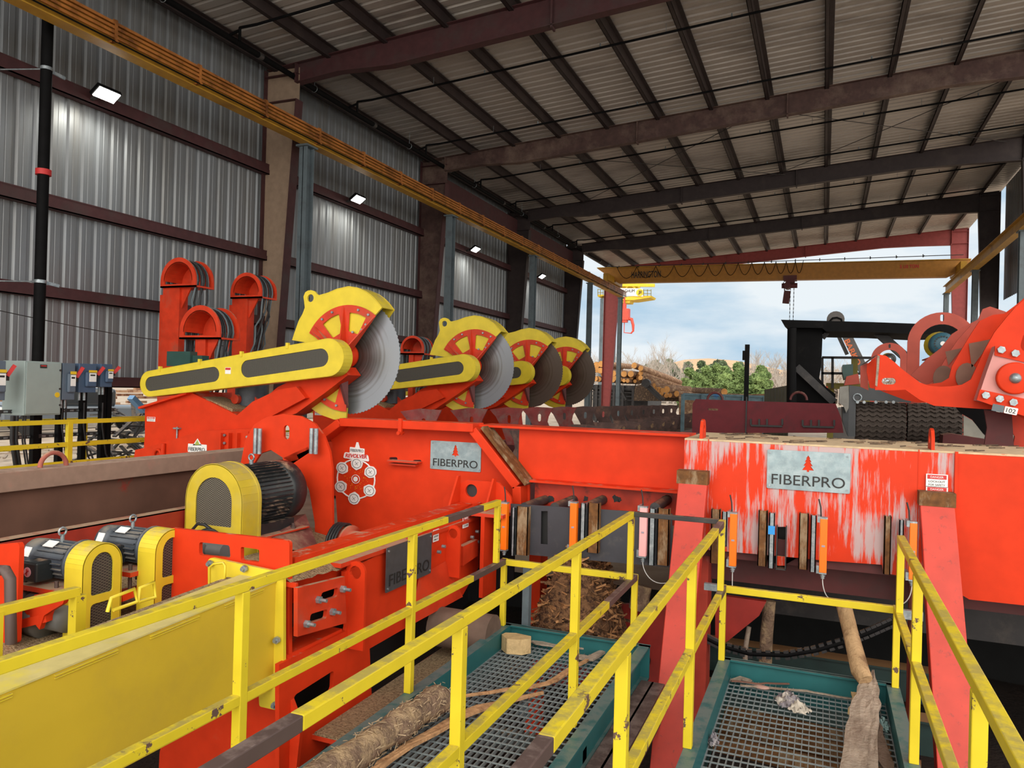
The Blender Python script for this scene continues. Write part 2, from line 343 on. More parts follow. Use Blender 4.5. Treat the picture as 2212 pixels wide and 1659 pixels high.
def dup(root,loc,label=None,rz=0,scale=None):
    bpy.context.view_layer.update()
    r=root.copy(); sc.collection.objects.link(r); r.location=loc; r.rotation_euler=(0,0,rz)
    if scale: r.scale=(scale,)*3
    if label: r['label']=label
    for ch in list(root.children):
        c=ch.copy(); sc.collection.objects.link(c); c.parent=r
        for g in ch.children: d=g.copy(); sc.collection.objects.link(d); d.parent=c
    return r
def rnd(pts,r=.03,n=4):
    o=[];m=len(pts)
    for i in range(m):
        a=Vector(pts[i-1]);b=Vector(pts[i]);c=Vector(pts[(i+1)%m])
        u=(a-b);w_=(c-b);q=min(r,u.length*.45,w_.length*.45);p0=b+u.normalized()*q;p1=b+w_.normalized()*q
        for k in range(n+1): t=k/n; z=p0*(1-t)**2+b*2*t*(1-t)+p1*t*t; o.append((z.x,z.y))
    return o
def circ(x,z,r,n=24,a0=0,a1=360):
    m=n if a1-a0>=360 else n+1
    return [(x+r*math.cos(math.radians(a0+(a1-a0)*i/n)),z+r*math.sin(math.radians(a0+(a1-a0)*i/n))) for i in range(m)]
def slot(x0,z0,x1,z1,r,n=8):
    a=math.degrees(math.atan2(z1-z0,x1-x0)); return circ(x1,z1,r,n,a-90,a+90)+circ(x0,z0,r,n,a+90,a+270)
def rect(x0,z0,x1,z1): return [(x0,z0),(x1,z0),(x1,z1),(x0,z1)]
ORD=['first','second','third','fourth','fifth','sixth','seventh','eighth','ninth','tenth','eleventh','twelfth','thirteenth','fourteenth','fifteenth','sixteenth','seventeenth','eighteenth','nineteenth','twentieth','twenty-first','twenty-second','twenty-third','twenty-fourth']
# =================== BUILDING ===================
WX=-12.65; RX=6.75; Y0=-1.0; Y1=46.6
def rz(x): return 10.80+.0735*x     # underside of roof deck
FY=[14.5,22.1,29.7,37.4,45.0]
# roof deck: ribs run across the slope
g=G(); ys=[]; y=Y0; prof=[(0,0),(.185,0),(.215,.055),(.265,.055),(.295,0),(.305,0)]
pts=[]
while y<Y1:
    for dy,dz in prof[:-1]: pts.append((y+dy,dz))
    y+=.305
v=[];f=[]
for i,(yy,dz) in enumerate(pts): v+= [(WX-.1,yy,rz(WX-.1)+dz),(RX+.2,yy,rz(RX+.2)+dz)]
for i in range(len(pts)-1): f.append((2*i,2*i+1,2*i+3,2*i+2))
g.add(v,f)
g.obj('ceiling',ROOFM,label='ribbed grey metal roof deck over the saw line',kind='structure',fix=False)
# left wall sheeting, hung above the open yard
g=G(); pts=[]; y=-2.0
while y<37.6:
    for dy,dz in ((0,0),(.04,0),(.07,-.036),(.125,-.036),(.155,0),(.225,0),(.232,-.007),(.245,-.007),(.252,0)): pts.append((y+dy,dz))
    y+=.305
v=[];f=[]
for yy,dz in pts: v+=[(WX+dz,yy,2.0),(WX+dz,yy,rz(WX)-.02)]
for i in range(len(pts)-1): f.append((2*i,2*i+1,2*i+3,2*i+2))
g.add(v,f); g.obj('wall_left',WALLM,label='ribbed grey metal wall sheeting on the left side',kind='structure',fix=False)
# right wall: a hanging strip of sheeting between the last columns
def rsheet(n,ya,yb,za,lab):
    g=G(); pts=[]; y=ya
    while y<yb:
        for dy,dz in ((0,0),(.08,0),(.105,.032),(.145,.032),(.17,0)): pts.append((y+dy,dz))
        y+=.305
    v=[];f=[]
    for yy,dz in pts: v+=[(RX+.15+dz,yy,za),(RX+.15+dz,yy,rz(RX)-.02)]
    for i in range(len(pts)-1): f.append((2*i,2*i+1,2*i+3,2*i+2))
    g.add(v,f); g.obj(n,WALLM,label=lab,kind='structure',fix=False)
rsheet('wall_right',30.0,37.2,P(2166,649,X=6.9).z,'ribbed metal sheeting hanging on the right side')
# girts
for i,(z0,z1) in enumerate([(7.17,7.42),(5.10,5.34),(3.54,3.76),(2.0,2.2)]):
    g=G(); g.box((WX+.02,-2,z0),(WX+.20,37.4,z0+.02)); g.box((WX+.18,-2,z0),(WX+.20,37.4,z0+.11)); g.box((WX+.17,-2,z0+.11),(WX+.185,37.4,z1)); g.box((WX+.02,-2,z1-.02),(WX+.19,37.4,z1))
    g.obj('wall_girt',PRIM,label='red-brown steel girt along left wall, %s from the top'%ORD[i],cat='girt',group='left wall girts')
# columns, tapered: outer flange at wall, inner flange leans
def column(Y,side,zb,lab,matl,flm,grp,zt=None):
    xo=WX+.06 if side<0 else RX; s=1 if side<0 else -1
    zt=zt or rz(xo)-.22; t=TH('steel_column',lab,'column',(xo,Y,zb),grp)
    di=.42; do=.95 if side<0 else .80
    zk=rz(xo)-1.0
    xin=lambda z: xo+s*(di+(do-di)*(z-zb)/(zk-zb))
    G().plate('Y',Y-.008,.016,[(xo,zb),(xin(zb),zb),(xin(zk),zk),(xin(zk),zt),(xo,zt)]).obj('web',matl,t)
    G().box((min(xo,xo+s*.015),Y-.13,zb),(max(xo,xo+s*.015),Y+.13,zt)).obj('outer_flange',flm,t)
    G().bar((xin(zb),Y,zb),(xin(zk)+.0,Y,zk),.26,.018,(1,0,0)).obj('inner_flange',flm,t)
    g=G(); g.bar((xo,Y,zk),(xin(zk),Y,zk),.24,.016); g.bar((xo,Y,zk+.62),(xin(zk),Y,zk+.62),.24,.016); g.obj('stiffener',flm,t)
    G().box((min(xo-.05,xo+s*.5),Y-.18,zb-.02),(max(xo-.05,xo+s*.5),Y+.18,zb)).obj('base_plate',flm,t)
    return t
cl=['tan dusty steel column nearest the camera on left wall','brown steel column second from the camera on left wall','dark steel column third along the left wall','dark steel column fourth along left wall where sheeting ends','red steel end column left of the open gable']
cm=[(TAN,PRIM),(PRIMD,PRIM),(PRIMK,PRIMK),(PRIMK,PRIMK),(mat('sunlit_red_primer',(.30,.055,.05),.6,var=.15),MC['sunlit_red_primer'])]  # end frame primer is a lighter red with sunlight put into the colour
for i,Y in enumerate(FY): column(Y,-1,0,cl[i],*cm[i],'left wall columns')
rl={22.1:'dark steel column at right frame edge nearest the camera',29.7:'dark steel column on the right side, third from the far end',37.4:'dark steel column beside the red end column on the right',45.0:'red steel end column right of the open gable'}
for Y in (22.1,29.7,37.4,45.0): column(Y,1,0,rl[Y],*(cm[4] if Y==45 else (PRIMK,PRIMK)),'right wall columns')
# rafters
def rafter(Y,lab,m):
    zt=lambda x: 10.595+.0735*x
    xl,xr=WX+.95,RX-.75
    kn=[(xl,9.28),(xl+1.2,9.38),(xl+2.6,zt(xl+2.6)-.60),(xr-3.2,zt(xr-3.2)-.56),(xr-1.6,zt(xr-1.6)-.66),(xr,zt(xr)-.80)]
    t=TH('roof_rafter',lab,'rafter',((xl+xr)/2,Y,9.3),'roof rafters')
    top=[(WX+.1,zt(WX+.1)),(RX-.05,zt(RX-.05))]
    G().plate('Y',Y-.007,.014,[(xl,kn[0][1])]+kn[1:]+[(xr,zt(xr)),(xl,zt(xl))]).obj('web',m,t)
    g=G()
    for a,b in zip(kn,kn[1:]): g.bar((a[0],Y,a[1]),(b[0],Y,b[1]),.22,.016)
    g.obj('bottom_flange',m,t)
    G().bar((top[0][0],Y,top[0][1]),(top[1][0],Y,top[1][1]),.22,.016).obj('top_flange',m,t)
    g=G()
    for x in (xl+.01,xl+6.4,xl+10.6,xr-.01):
        zb=[a[1]+(b[1]-a[1])*(x-a[0])/(b[0]-a[0]) for a,b in zip(kn,kn[1:]) if a[0]-1e-6<=x<=b[0]+1e-6][0]
        g.box((x-.02,Y-.11,zb-(.06 if xl+.1<x<xr-.1 else 0)),(x+.02,Y+.11,zt(x)))
    g.obj('splice_plate',m,t)
    return t
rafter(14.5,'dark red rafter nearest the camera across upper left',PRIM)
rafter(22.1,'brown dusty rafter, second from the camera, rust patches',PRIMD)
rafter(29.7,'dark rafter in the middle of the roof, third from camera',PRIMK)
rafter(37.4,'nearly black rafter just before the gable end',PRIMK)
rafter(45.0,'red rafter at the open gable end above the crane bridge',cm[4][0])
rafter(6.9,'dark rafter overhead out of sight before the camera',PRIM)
# purlins
for i in range(13):
    x=-12.3+1.53*i; z=rz(x)-.015
    if x>RX-.2: break
    Yp=Y1-.3; g=G(); g.box((x-.008,Y0,z-.24),(x+.008,Yp,z)); g.box((x-.10,Y0,z-.24),(x,Yp,z-.22)); g.box((x,Y0,z-.015),(x+.10,Yp,z)); g.box((x-.10,Y0,z-.24),(x-.085,Yp,z-.195))
    g.obj('roof_purlin',PRIMK,label='long brown roof purlin, %s counted from left wall'%ORD[i],cat='purlin',group='roof purlins')
# eave strut pipe (sprinkler main) and branches
m=TH('sprinkler_main_pipe','black sprinkler main pipe running along the left eave','pipe',(-11.7,20,9.35))
G().cyl((-11.75,2,9.42),(-11.75,41,9.42),.065,n=10).obj('pipe',BLK,m)
g=G()
for k in range(9): g.cyl((-11.75,4+4.6*k,9.42),(-11.75,4+4.6*k+.12,9.42),.08,n=10)
g.obj('coupling',DRK,m)
g=G()
for k in range(9): g.cyl((-11.75,6+4.6*k,9.42),(-11.75,6+4.6*k,9.85),.008,n=5); g.tube([(-11.75+.085*math.cos(a),6+4.6*k,9.42+.085*math.sin(a)) for a in [j*math.pi/6 for j in range(13)]],.007,5)
g.obj('hanger',GALV,m)
for i,y in enumerate((12.3,16.6,20.3,24.3,27.6,32.0,35.6)):
    t=TH('sprinkler_branch_pipe','thin black sprinkler branch pipe under the roof, %s from the camera'%ORD[i],'pipe',(-11.4,y,9.5),'sprinkler branch pipes')
    za=lambda x: rz(x)-.42
    G().cyl((-11.0,y,za(-11.0)),(5.9,y,za(5.9)),.028,n=8).obj('pipe',BLK,t)
    g=G(); g.cyl((-11.75,y,9.45),(-11.45,y,9.52),.03,n=8); g.cyl((-11.45,y,9.3),(-11.45,y,za(-11)),.03,n=8); g.cyl((-11.45,y,za(-11)),(-11.0,y,za(-11)),.03,n=8); g.obj('riser',BLK,t)
    g=G()
    for k in range(6):
        x=-9.2+2.9*k; g.cyl((x,y,za(x)),(x,y,rz(x)-.2),.006,n=5); g.cyl((x+1.4,y,za(x+1.4)),(x+1.4,y,za(x+1.4)+.1),.018,n=6)
    g.obj('hanger',GALV,t)
# roof rod bracing
for i,(a,b) in enumerate([((-9.5,22.3),(-1.5,29.5)),((-1.5,22.3),(-9.5,29.5)),((-2.0,22.3),(5.5,29.5)),((5.5,22.3),(-2.0,29.5))]):
    G().cyl((*a,rz(a[0])-.36),(*b,rz(b[0])-.36),.012,n=5).obj('roof_brace_rod',DRK,label=['thin steel brace rod under left half of roof, rising rightward','thin steel brace rod under left half of roof, crossing the other','thin steel brace rod under right half of roof, rising rightward','thin steel brace rod under right half of roof, crossing the other'][i],cat='brace rod',group='roof brace rods')
# eave beam far bays: dark shelf beam along left wall top
G().box((-12.3,22.1,8.75),(-12.22,37.4,9.35)).obj('eave_beam',PRIM,label='dark steel eave beam between the far left columns',cat='beam')
# =================== CRANE RUNWAYS ===================
def runway(x,ya,yb,s,lab,barsm):
    t=TH('crane_runway_beam',lab,'runway beam',(x,(ya+yb)/2,7.6))
    zb,zt=7.62,8.02
    G().ibeam((x,ya,(zb+zt)/2),(x,yb,(zb+zt)/2),.26,zt-zb,.02).obj('beam',CRY,t)
    G().box((x-.03,ya,zt),(x+.03,yb,zt+.05)).obj('rail',DRK,t)
    if s:
        for k in range(4): G().box((x+.17,ya,zb+.10+.075*k),(x+.205,yb,zb+.145+.075*k)).obj('conductor_bar',barsm,t)
        g=G()
        for k in range(int((yb-ya)/1.8)): y=ya+.6+1.8*k; g.box((x+.01,y,zb+.04),(x+.24,y+.05,zb+.07)); g.box((x+.15,y,zb+.04),(x+.17,y+.05,zb+.42)); g.box((x+.2,y,zb+.08),(x+.215,y+.05,zb+.4))
        g.obj('bar_bracket',barsm,t)
        G().cyl((x+.215,ya,zb+.045),(x+.215,yb,zb+.045),.014,n=6).obj('cable',BLK,t)
    return t
runway(-11.0,1.0,43.3,1,'long yellow crane runway beam along the left wall with orange conductor bars',CRO)
runway(5.7,18.0,44.5,0,'short yellow crane runway beam at upper right',CRO)
pl=['grey steel runway post nearest the camera on left','grey steel runway post, second along the left','dark grey runway post, third along the left','dark grey runway post left of the far dark column','round-looking grey runway post at the open gable, left side']
for i,(x,y) in enumerate([(-11.1,14.15),(-11.1,21.4),(-11.1,28.8),(-11.1,36.9),(-11.1,43.1)]):
    g=G(); g.ibeam((x,y,0),(x,y,7.60),.22,.26,.018,(0,1,0)); g.box((x-.16,y-.2,7.58),(x+.16,y+.2,7.62)); g.box((x-.2,y-.2,0),(x+.2,y+.2,.03))
    g.obj('runway_post',GREY,label=pl[i],cat='post',group='left runway posts')
for i,(x,y) in enumerate([(5.7,21.0),(5.75,28.3),(5.75,36.5),(5.7,44.2)]):
    g=G(); g.ibeam((x,y,0),(x,y,7.60),.22,.26,.018,(0,1,0)); g.box((x-.16,y-.2,7.58),(x+.16,y+.2,7.62))
    g.obj('runway_post',GREY,label=['grey runway post under the right runway, nearest','grey runway post right of the dark right column','dark runway post between the red and dark right columns','slim runway post at the far end of the right runway'][i],cat='post',group='right runway posts')
# bridge crane
t=TH('bridge_crane','yellow overhead bridge crane girder spanning the open gable','crane',(-2.7,41,8.1))
YC=41.
gd=fy(YC-.2,[(1290,580),(1335,611),(2047,598),(2090,577),(2098,561)])
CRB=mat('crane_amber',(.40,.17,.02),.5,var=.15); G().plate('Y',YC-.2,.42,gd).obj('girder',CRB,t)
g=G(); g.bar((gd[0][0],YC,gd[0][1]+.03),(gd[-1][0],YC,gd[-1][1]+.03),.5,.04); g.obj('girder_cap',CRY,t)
g=G(); g.bar((-11,YC-1.6,8.32),(-11,YC+1.6,8.32),.25,.35); g.bar((-11,YC-1.7,8.2),(-11,YC-1.5,8.2),.2,.3); g.obj('end_truck',CRY,t)
g=G(); g.bar((5.75,YC-1.6,8.32),(5.75,YC+1.6,8.32),.25,.35); g.obj('end_truck',CRY,t)
tw=fy(YC-.21,[(1364,601),(1427,599),(1364,586)]); tx=tw[0]
G().text('HARRINGTON','Y',YC-.215,tx,.36,.01,tw[1][0]-tw[0][0],bold=.012).obj('maker_lettering',BKL,t)
tw=fy(YC-.21,[(1944,580),(1985,579)])
G().text('5 US TON','Y',YC-.215,tw[0],.17,.01,tw[1][0]-tw[0][0],bold=.02).obj('capacity_lettering',REDL,t)
g=G(); x0=gd[0][0]+1.2; xe=P(1735,580,Y=YC-.4).x; k=0; n=13; xs=[x0]
dx=[1.0-.055*i for i in range(n)]; s_=(xe-x0)/sum(dx)
for d in dx: xs.append(xs[-1]+d*s_)
for a,b in zip(xs,xs[1:]):
    zt_=8.98+.0*(a); g.tube([(a+(b-a)*u,YC-.42,zt_-.62*(1-(2*u-1)**2)) for u in [i/10 for i in range(11)]],.016,5)
g.obj('festoon_cable',BLK,t)
g=G(); g.cyl((x0-.3,YC-.42,9.02),(5.9,YC-.42,8.98),.018,n=6)
for k in range(14): x=x0+k*1.15; g.box((x-.02,YC-.44,8.98),(x+.02,YC-.2,9.02)); g.box((x-.02,YC-.02,9.0),(x+.02,YC+.02,9.14))
g.obj('festoon_track',DRK,t)
h0=P(1707,601,Y=YC-.1)
g=G(); g.box((h0.x-.32,YC-.3,h0.z-.12),(h0.x+.32,YC+.3,h0.z+.12)); g.box((h0.x-.2,YC-.25,h0.z-.25),(h0.x+.22,YC+.25,h0.z-.1)); g.cyl((h0.x-.12,YC-.34,h0.z-.38),(h0.x-.12,YC+.3,h0.z-.38),.17,n=14); g.cyl((h0.x-.4,YC-.1,h0.z-.38),(h0.x+.35,YC-.1,h0.z-.38),.13,n=14); g.obj('hoist',MAR,t)
c0=P(1697,655,Y=YC-.2); c1=P(1701,628,Y=YC-.2)
g=G(); g.bar((c0.x,YC-.1,c0.z),(c1.x,YC-.1,c1.z),.32,.22,(0,1,0)); g.bar((c1.x-.12,YC-.1,c1.z-.1),(h0.x-.32,YC-.1,h0.z-.2),.05,.05); g.obj('chain_bag',MAR,t)
cb=P(1710,694,Y=YC-.2)
g=G()
for dx in (0,.17):
    z=h0.z-.4; k=0
    while z>cb.z-1.2: g.box((h0.x+.02+dx-(.018 if k%2 else .008),YC-.1-(.008 if k%2 else .018),z-.11),(h0.x+.02+dx+(.018 if k%2 else .008),YC-.1+(.008 if k%2 else .018),z)); z-=.10; k+=1
g.obj('hoist_chain',DRK,t)
# crane beyond: pieces of yellow end frame seen left
# =================== WALL LIGHTS ===================
for i,(px,py,lab) in enumerate([(228,207,'lit LED floodlight nearest the camera on left wall'),(772,432,'lit LED floodlight on left wall past the tan column'),(1026,540,'lit LED floodlight in third wall bay'),(1170,598,'small far lit LED floodlight by the last bay')]):
    p=P(px,py,X=WX+.55); t=TH('wall_floodlight',lab,'floodlight',p,'left wall floodlights')
    mx=Matrix.Translation(p)@Matrix.Rotation(math.radians(-35),4,'Y')
    G().box((-.10,-.24,.0),(.16,.24,.07),mx).obj('housing',BLK,t,bev=.01)
    G().box((-.08,-.21,-.02),(.14,.21,.0),mx).obj('lens',LAMP,t)
    G().bar(p+Vector((-.1,0,.05)),p+Vector((-.45,0,-.05)),.06,.04).obj('bracket',DRK,t)
    l=bpy.data.lights.new('floodlight_beam','SPOT'); l.energy=120; l.spot_size=math.radians(150); l.spot_blend=.8; l.color=(1,.97,.86); l.shadow_soft_size=.2
    lo=bpy.data.objects.new('floodlight_beam',l); sc.collection.objects.link(lo); lo.parent=t; lo.location=(.02,0,-.1); lo.rotation_euler=(0,math.radians(12),0)
# right side floodlights (wall to the right, outside the picture)
# =================== STANDPIPE ===================
t=TH('standpipe','tall black standpipe in front of left wall with red coupling','pipe',(-11.6,8.8,0))
xp=-11.6
a=P(103,60,X=xp); b=P(85,760,X=xp); yb=(a.y+b.y)/2
G().cyl((xp,a.y,9.4),(xp,a.y,0),.085,n=18).obj('pipe',BLK,t)
zc=P(94,372,X=xp).z; G().cyl((xp,a.y,zc-.05),(xp,a.y,zc+.04),.115,n=18).obj('coupling',REDL,t,label='red coupling')
for py in (148,610):
    z=P(98,py,X=xp).z; g=G(); g.cyl((xp,a.y,z-.025),(xp,a.y,z+.025),.092,n=18); g.bar((xp-.02,a.y+.1,z),(xp+.0,a.y+.32,z-.03),.03,.05); g.cyl((xp,a.y,z),(WX+.1,a.y-.3,z),.012,n=6); g.obj('pipe_clamp',GALV,t)
# cable strung in front of the wall
g=G(); A=P(0,671,X=-11.8); B=P(540,750,X=-11.8); g.tube([A+(B-A)*u+Vector((0,0,-.12*math.sin(math.pi*u))) for u in [i/12 for i in range(13)]],.008,5)
g.obj('guy_wire',DRK,label='thin grey wire strung across the left wall',cat='wire')
# =================== GROUND ===================
def sheet(name,x0,x1,y0,y1,z,nx,ny,amp,m,label,kind='structure',sc_=.3,hole=None):
    v=[];f=[]
    for j in range(ny+1):
        for i in range(nx+1):
            x=x0+(x1-x0)*i/nx;y=y0+(y1-y0)*j/ny; v.append((x,y,z+amp*noise.noise(Vector((x*sc_,y*sc_,z)))))
    for j in range(ny):
        for i in range(nx):
            f.append((j*(nx+1)+i,j*(nx+1)+i+1,(j+1)*(nx+1)+i+1,(j+1)*(nx+1)+i))
    g=G(); g.add(v,f,True); return g.obj(name,m,label=label,kind=kind,fix=False)
sheet('ground',-300,300,8.6,900,-.06,30,40,.02,DIRT,'pale dusty yard ground under and beyond the building')
sheet('ground',-60,-8.0,-6,8.6,-.05,10,6,.02,DIRT,'pale dusty yard ground left of the machines')
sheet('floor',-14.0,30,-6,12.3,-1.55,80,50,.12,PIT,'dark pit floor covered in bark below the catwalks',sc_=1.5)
# =================== HANDRAILS ===================
TW=.046; TP=.0245; ZT=1.257; ZM=.745; ZF=.21
def rail_run(t,x,y0,y1,z,brown=()):
    """square tube along Y with worn bare stretches as separate pieces"""
    cuts=[y0]; br=[]
    for a,b in sorted(brown): cuts+=[a,b]
    cuts.append(y1)
    for k in range(len(cuts)-1):
        a,b=cuts[k],cuts[k+1]
        if b-a<.01: continue
        if k%2==0: G().box((x-TW/2,a,z-TW/2),(x+TW/2,b,z+TW/2)).obj('rail',YEL,t,bev=.004)
        else: G().box((x-TW/2,a,z-TW/2),(x+TW/2,b,z+TW/2)).obj('rail',BRN,t,bev=.004,label='rail stretch worn to bare brown steel')
def handrail(name,label,x,posts,top,mid,btop=(),bmid=(),short=True,endpost=5.86):
    t=TH(name,label,'handrail',(x,4,ZF),'catwalk handrails')
    rail_run(t,x,top[0],top[1],ZT,btop); rail_run(t,x,mid[0],mid[1],ZM,bmid)
    for p in posts: G().box((x-TP,p-TP,ZF),(x+TP,p+TP,ZT-TW/2)).obj('post',YEL,t,bev=.004)
    if short: G().box((x-TW/2+.001,top[1]-TW,ZM+TW/2),(x+TW/2-.001,top[1]-.001,ZT-TW/2)).obj('post',YEL,t,bev=.004)
    if endpost: G().box((x-TW/2+.001,endpost-TW,ZF),(x+TW/2-.001,endpost-.001,ZM-TW/2)).obj('post',YEL,t,bev=.004)
    return t
handrail('catwalk_handrail','chipped yellow handrail passing in front of the long yellow guard',-2.44,[1.2,2.74,4.29],(-.6,5.69),(-.6,5.86),[(4.75,5.35)],[(5.2,5.84)])
handrail('catwalk_handrail','yellow handrail with long bare brown stretch at its near end',-1.33,[1.2,2.74,4.29],(-.6,5.69),(-.6,5.86),[(.1,1.72)],[(5.0,5.84)])
handrail('catwalk_handrail','yellow handrail on the left side of the right catwalk',-.66,[1.2,2.74,4.32],(-.6,5.69),(-.6,5.86),[(1.55,1.9),(5.3,5.6)],[(5.55,5.84)])
handrail('catwalk_handrail','yellow handrail at right side of the right catwalk',.50,[1.3,2.92,4.68],(-.6,5.69),(-.6,5.86),[],[])
g=G(); g.box((-2.42,5.82,ZM-.03),(-1.35,5.86,ZM+.02)); g.obj('cross_rail',YEL,label='yellow cross rail closing the end of the left catwalk',cat='rail',bev=.004)
g=G(); g.box((-.64,5.82,ZM-.03),(.48,5.86,ZM+.02)); g.obj('cross_rail',YEL,label='chipped yellow cross rail closing the end of the right catwalk',cat='rail',bev=.004)
G().box((-1.31,5.65,ZT-.01),(-.68,5.69,ZT+.025)).obj('cross_rail',DRK,label='bare black cross bar joining the two middle handrails',cat='rail',bev=.003)
G().box((-.80,5.83,ZM-.03),(-.683,5.87,ZM+.02)).obj('rail_stub',GALV,label='short galvanised stub left of the right catwalk cross rail',cat='rail')
G().box((.523,5.83,ZM-.06),(.66,5.87,ZM+.0)).obj('rail_stub',GALV,label='short galvanised stub right of the right catwalk cross rail',cat='rail')
# left short rail in the lower left corner
t=TH('short_handrail','short yellow handrail at the far left behind the long guard','handrail',(-4.4,3,.2))
a=P(0,1311,X=-3.72); b=P(168,1277,X=-3.72)
G().bar(a+Vector((0,-1.5,0)),b,.05,.05).obj('rail',YEL,t,bev=.004)
G().box((b.x-.03,b.y-.03,-.4),(b.x+.03,b.y+.03,b.z-.02)).obj('post',YEL,t)
G().box((a.x-.03,a.y-.06,-.4),(a.x+.03,a.y,a.z-.02)).obj('post',YEL,t)
# =================== CATWALKS ===================
def catwalk(x0,x1,lab):
    t=TH('catwalk',lab,'catwalk',((x0+x1)/2,3,0),'grated catwalks')
    ya,yb=-.8,5.90; h=.26
    for x in (x0,x1):
        g=G(); s=1 if x==x0 else -1
        g.box((min(x,x+s*.012),ya,ZF-h),(max(x,x+s*.012),yb,ZF)); g.box((min(x,x-s*.07),ya,ZF-.012),(max(x,x-s*.07),yb,ZF)) ; g.box((min(x,x-s*.07),ya,ZF-h),(max(x,x-s*.07),yb,ZF-h+.012))
        g.obj('side_channel',GRN,t)
    G().box((x0-.07,yb-.012,ZF-h),(x1+.07,yb,ZF)).box((x0-.07,yb-.04,ZF-.012),(x1+.07,yb+.02,ZF)).obj('end_channel',GRN,t)
    g=G(); zg=.07
    n=int((x1-x0)/.0405)
    for i in range(n+1): x=x0+.015+(x1-x0-.03)*i/n; g.box((x-.0025,ya,zg-.025),(x+.0025,yb-.012,zg))
    y=ya+.04
    while y<yb-.03: g.box((x0+.012,y-.0035,zg-.007),(x1-.012,y+.0035,zg+.001)); y+=.0785
    g.obj('grating',GRAT,t)
    g=G()
    for y in (.9,2.7,4.4): g.box((x0,y-.04,-.05),(x1,y+.04,zg-.03))
    g.obj('cross_member',DRK,t)
    return t
catwalk(-2.39,-1.28,'left teal-framed catwalk with grating, peeled log lying on it')
catwalk(-.61,.46,'right teal-framed catwalk with grating and grey broken boards')
# supports below
for x in (-2.39,-1.28,-.61,.46):
    pass
g=G(); g.ibeam((-1.16,-1,-.16),(-1.16,5.8,-.16),.18,.26,.015); g.obj('support_beam',BRN,label='brown steel beam beneath right edge of the left catwalk',cat='beam')
for i,(y,z) in enumerate(((5.66,-.13),(5.46,-.14),(5.20,-.15))):
    g=G(); g.cyl((-.75,y+.06,z),(.62,y-.05,z),.06,n=12); g.obj('rusty_pipe',RUST,label='rusty pipe beneath right catwalk grating, %s from the far end'%ORD[i],cat='pipe',group='rusty pipes below grating')
# =================== BIG ORANGE CROSS BEAM ===================
YB=6.6; YK=7.75
SCR=mat('scraped_orange_paint',(.66,.038,.006),.45,var=.08,stain=(.50,.36,.36),st=(.472,.54),ss=16,sst=(1.6,1,.12),big=1.6,spec=.22,dust=lin((205,175,135)),dd=1)
BT=TH('cross_transfer_beam','huge orange steel cross beam machine with two silver signs','machine',(0,7.1,.6))
zT=P(1512,948,Y=YB).z; zF=zT-.016
bx=lambda px,py: (P(px,py,Y=YB).x,P(px,py,Y=YB).z)
out=[(-1.10,zF),(-1.10,.98)]+[bx(*q) for q in [(1530,1188),(1633,1197),(1722,1205),(1790,1212),(1905,1220),(1908,1238),(1960,1246)]]+[(.72,.84)]
sl1=[bx(*q) for q in [(1678,1138),(1698,1138),(1698,1222),(1678,1222)]]
x1=.93
out+= [(x1,.80),(x1,zF)]
G().plate('Y',YB,.02,out,[rnd(sl1,.012)]).obj('front_plate',SCR,BT,label='orange face scraped down to whitish bare streaks')
# curved deep end at the right
cv=[(x1,zF),(x1,.83)]+[(p[0],p[1]) for p in [bx(*q) for q in [(2078,1285),(2093,1294),(2212,1307)]]]+[(3.4,.66),(3.4,zF)]
G().plate('Y',YB-.012,.03,cv).obj('end_plate',ORG,BT)
G().box((-1.10,YB,zT-.015),(3.4,YK,zT)).obj('top_plate',mat('dust_covered_top',lin((205,180,145)),.9,var=.2,vs=14,stain=lin((190,70,40)),st=(.62,.7),ss=7,bump=.3),BT,label='top surface buried in pale sawdust')
G().box((-1.10,YB+.02,.95),(-1.08,YK,zT-.015)).box((-1.1,YK-.02,.80),(3.4,YK,zT-.015)).obj('back_plate',ORG,BT)
G().box((-1.12,YB+.05,.80),(3.2,YB+.08,1.0)).box((-1.0,YB+.3,.55),(3.2,YB+.33,1.0)).obj('inner_plate',MAR,BT)
# left wing: recessed web with top and lower flange
YW=6.95
zf=1.80
G().box((-3.2,YW-.10,zf),(-1.10,YW+.28,zf+.022)).obj('top_flange',ORG,BT)
G().box((-2.78,YW,1.30),(-1.10,YW+.02,zf)).obj('web',ORG,BT)
G().box((-2.60,YW-.16,1.295),(-1.10,YW,1.315)).obj('lower_flange',ORG,BT)
G().plate('Y',YW,.02,[(-2.60,1.295),(-1.10,1.295),(-1.10,.98),(-2.60,.98)]).obj('lower_web',mat('red_web_with_dirt',(.50,.035,.012),.5,var=.3,stain=lin((70,40,36)),st=(.55,.7),ss=5),BT)
g=G()
for px,r_ in ((1190,1.1),(1240,.9),(1264,.8),(1300,1.0),(1330,1.1),(1338,.7),(1436,1.2)):
    p=P(px,1078,Y=YW-.01); c=circ(p.x,p.z,.03*r_,10); g.plate('Y',YW-.006,.005,[(x+R.uniform(-.012,.012),z+R.uniform(-.012,.012)) for x,z in c])
g.obj('burnt_hole',BKL,BT)
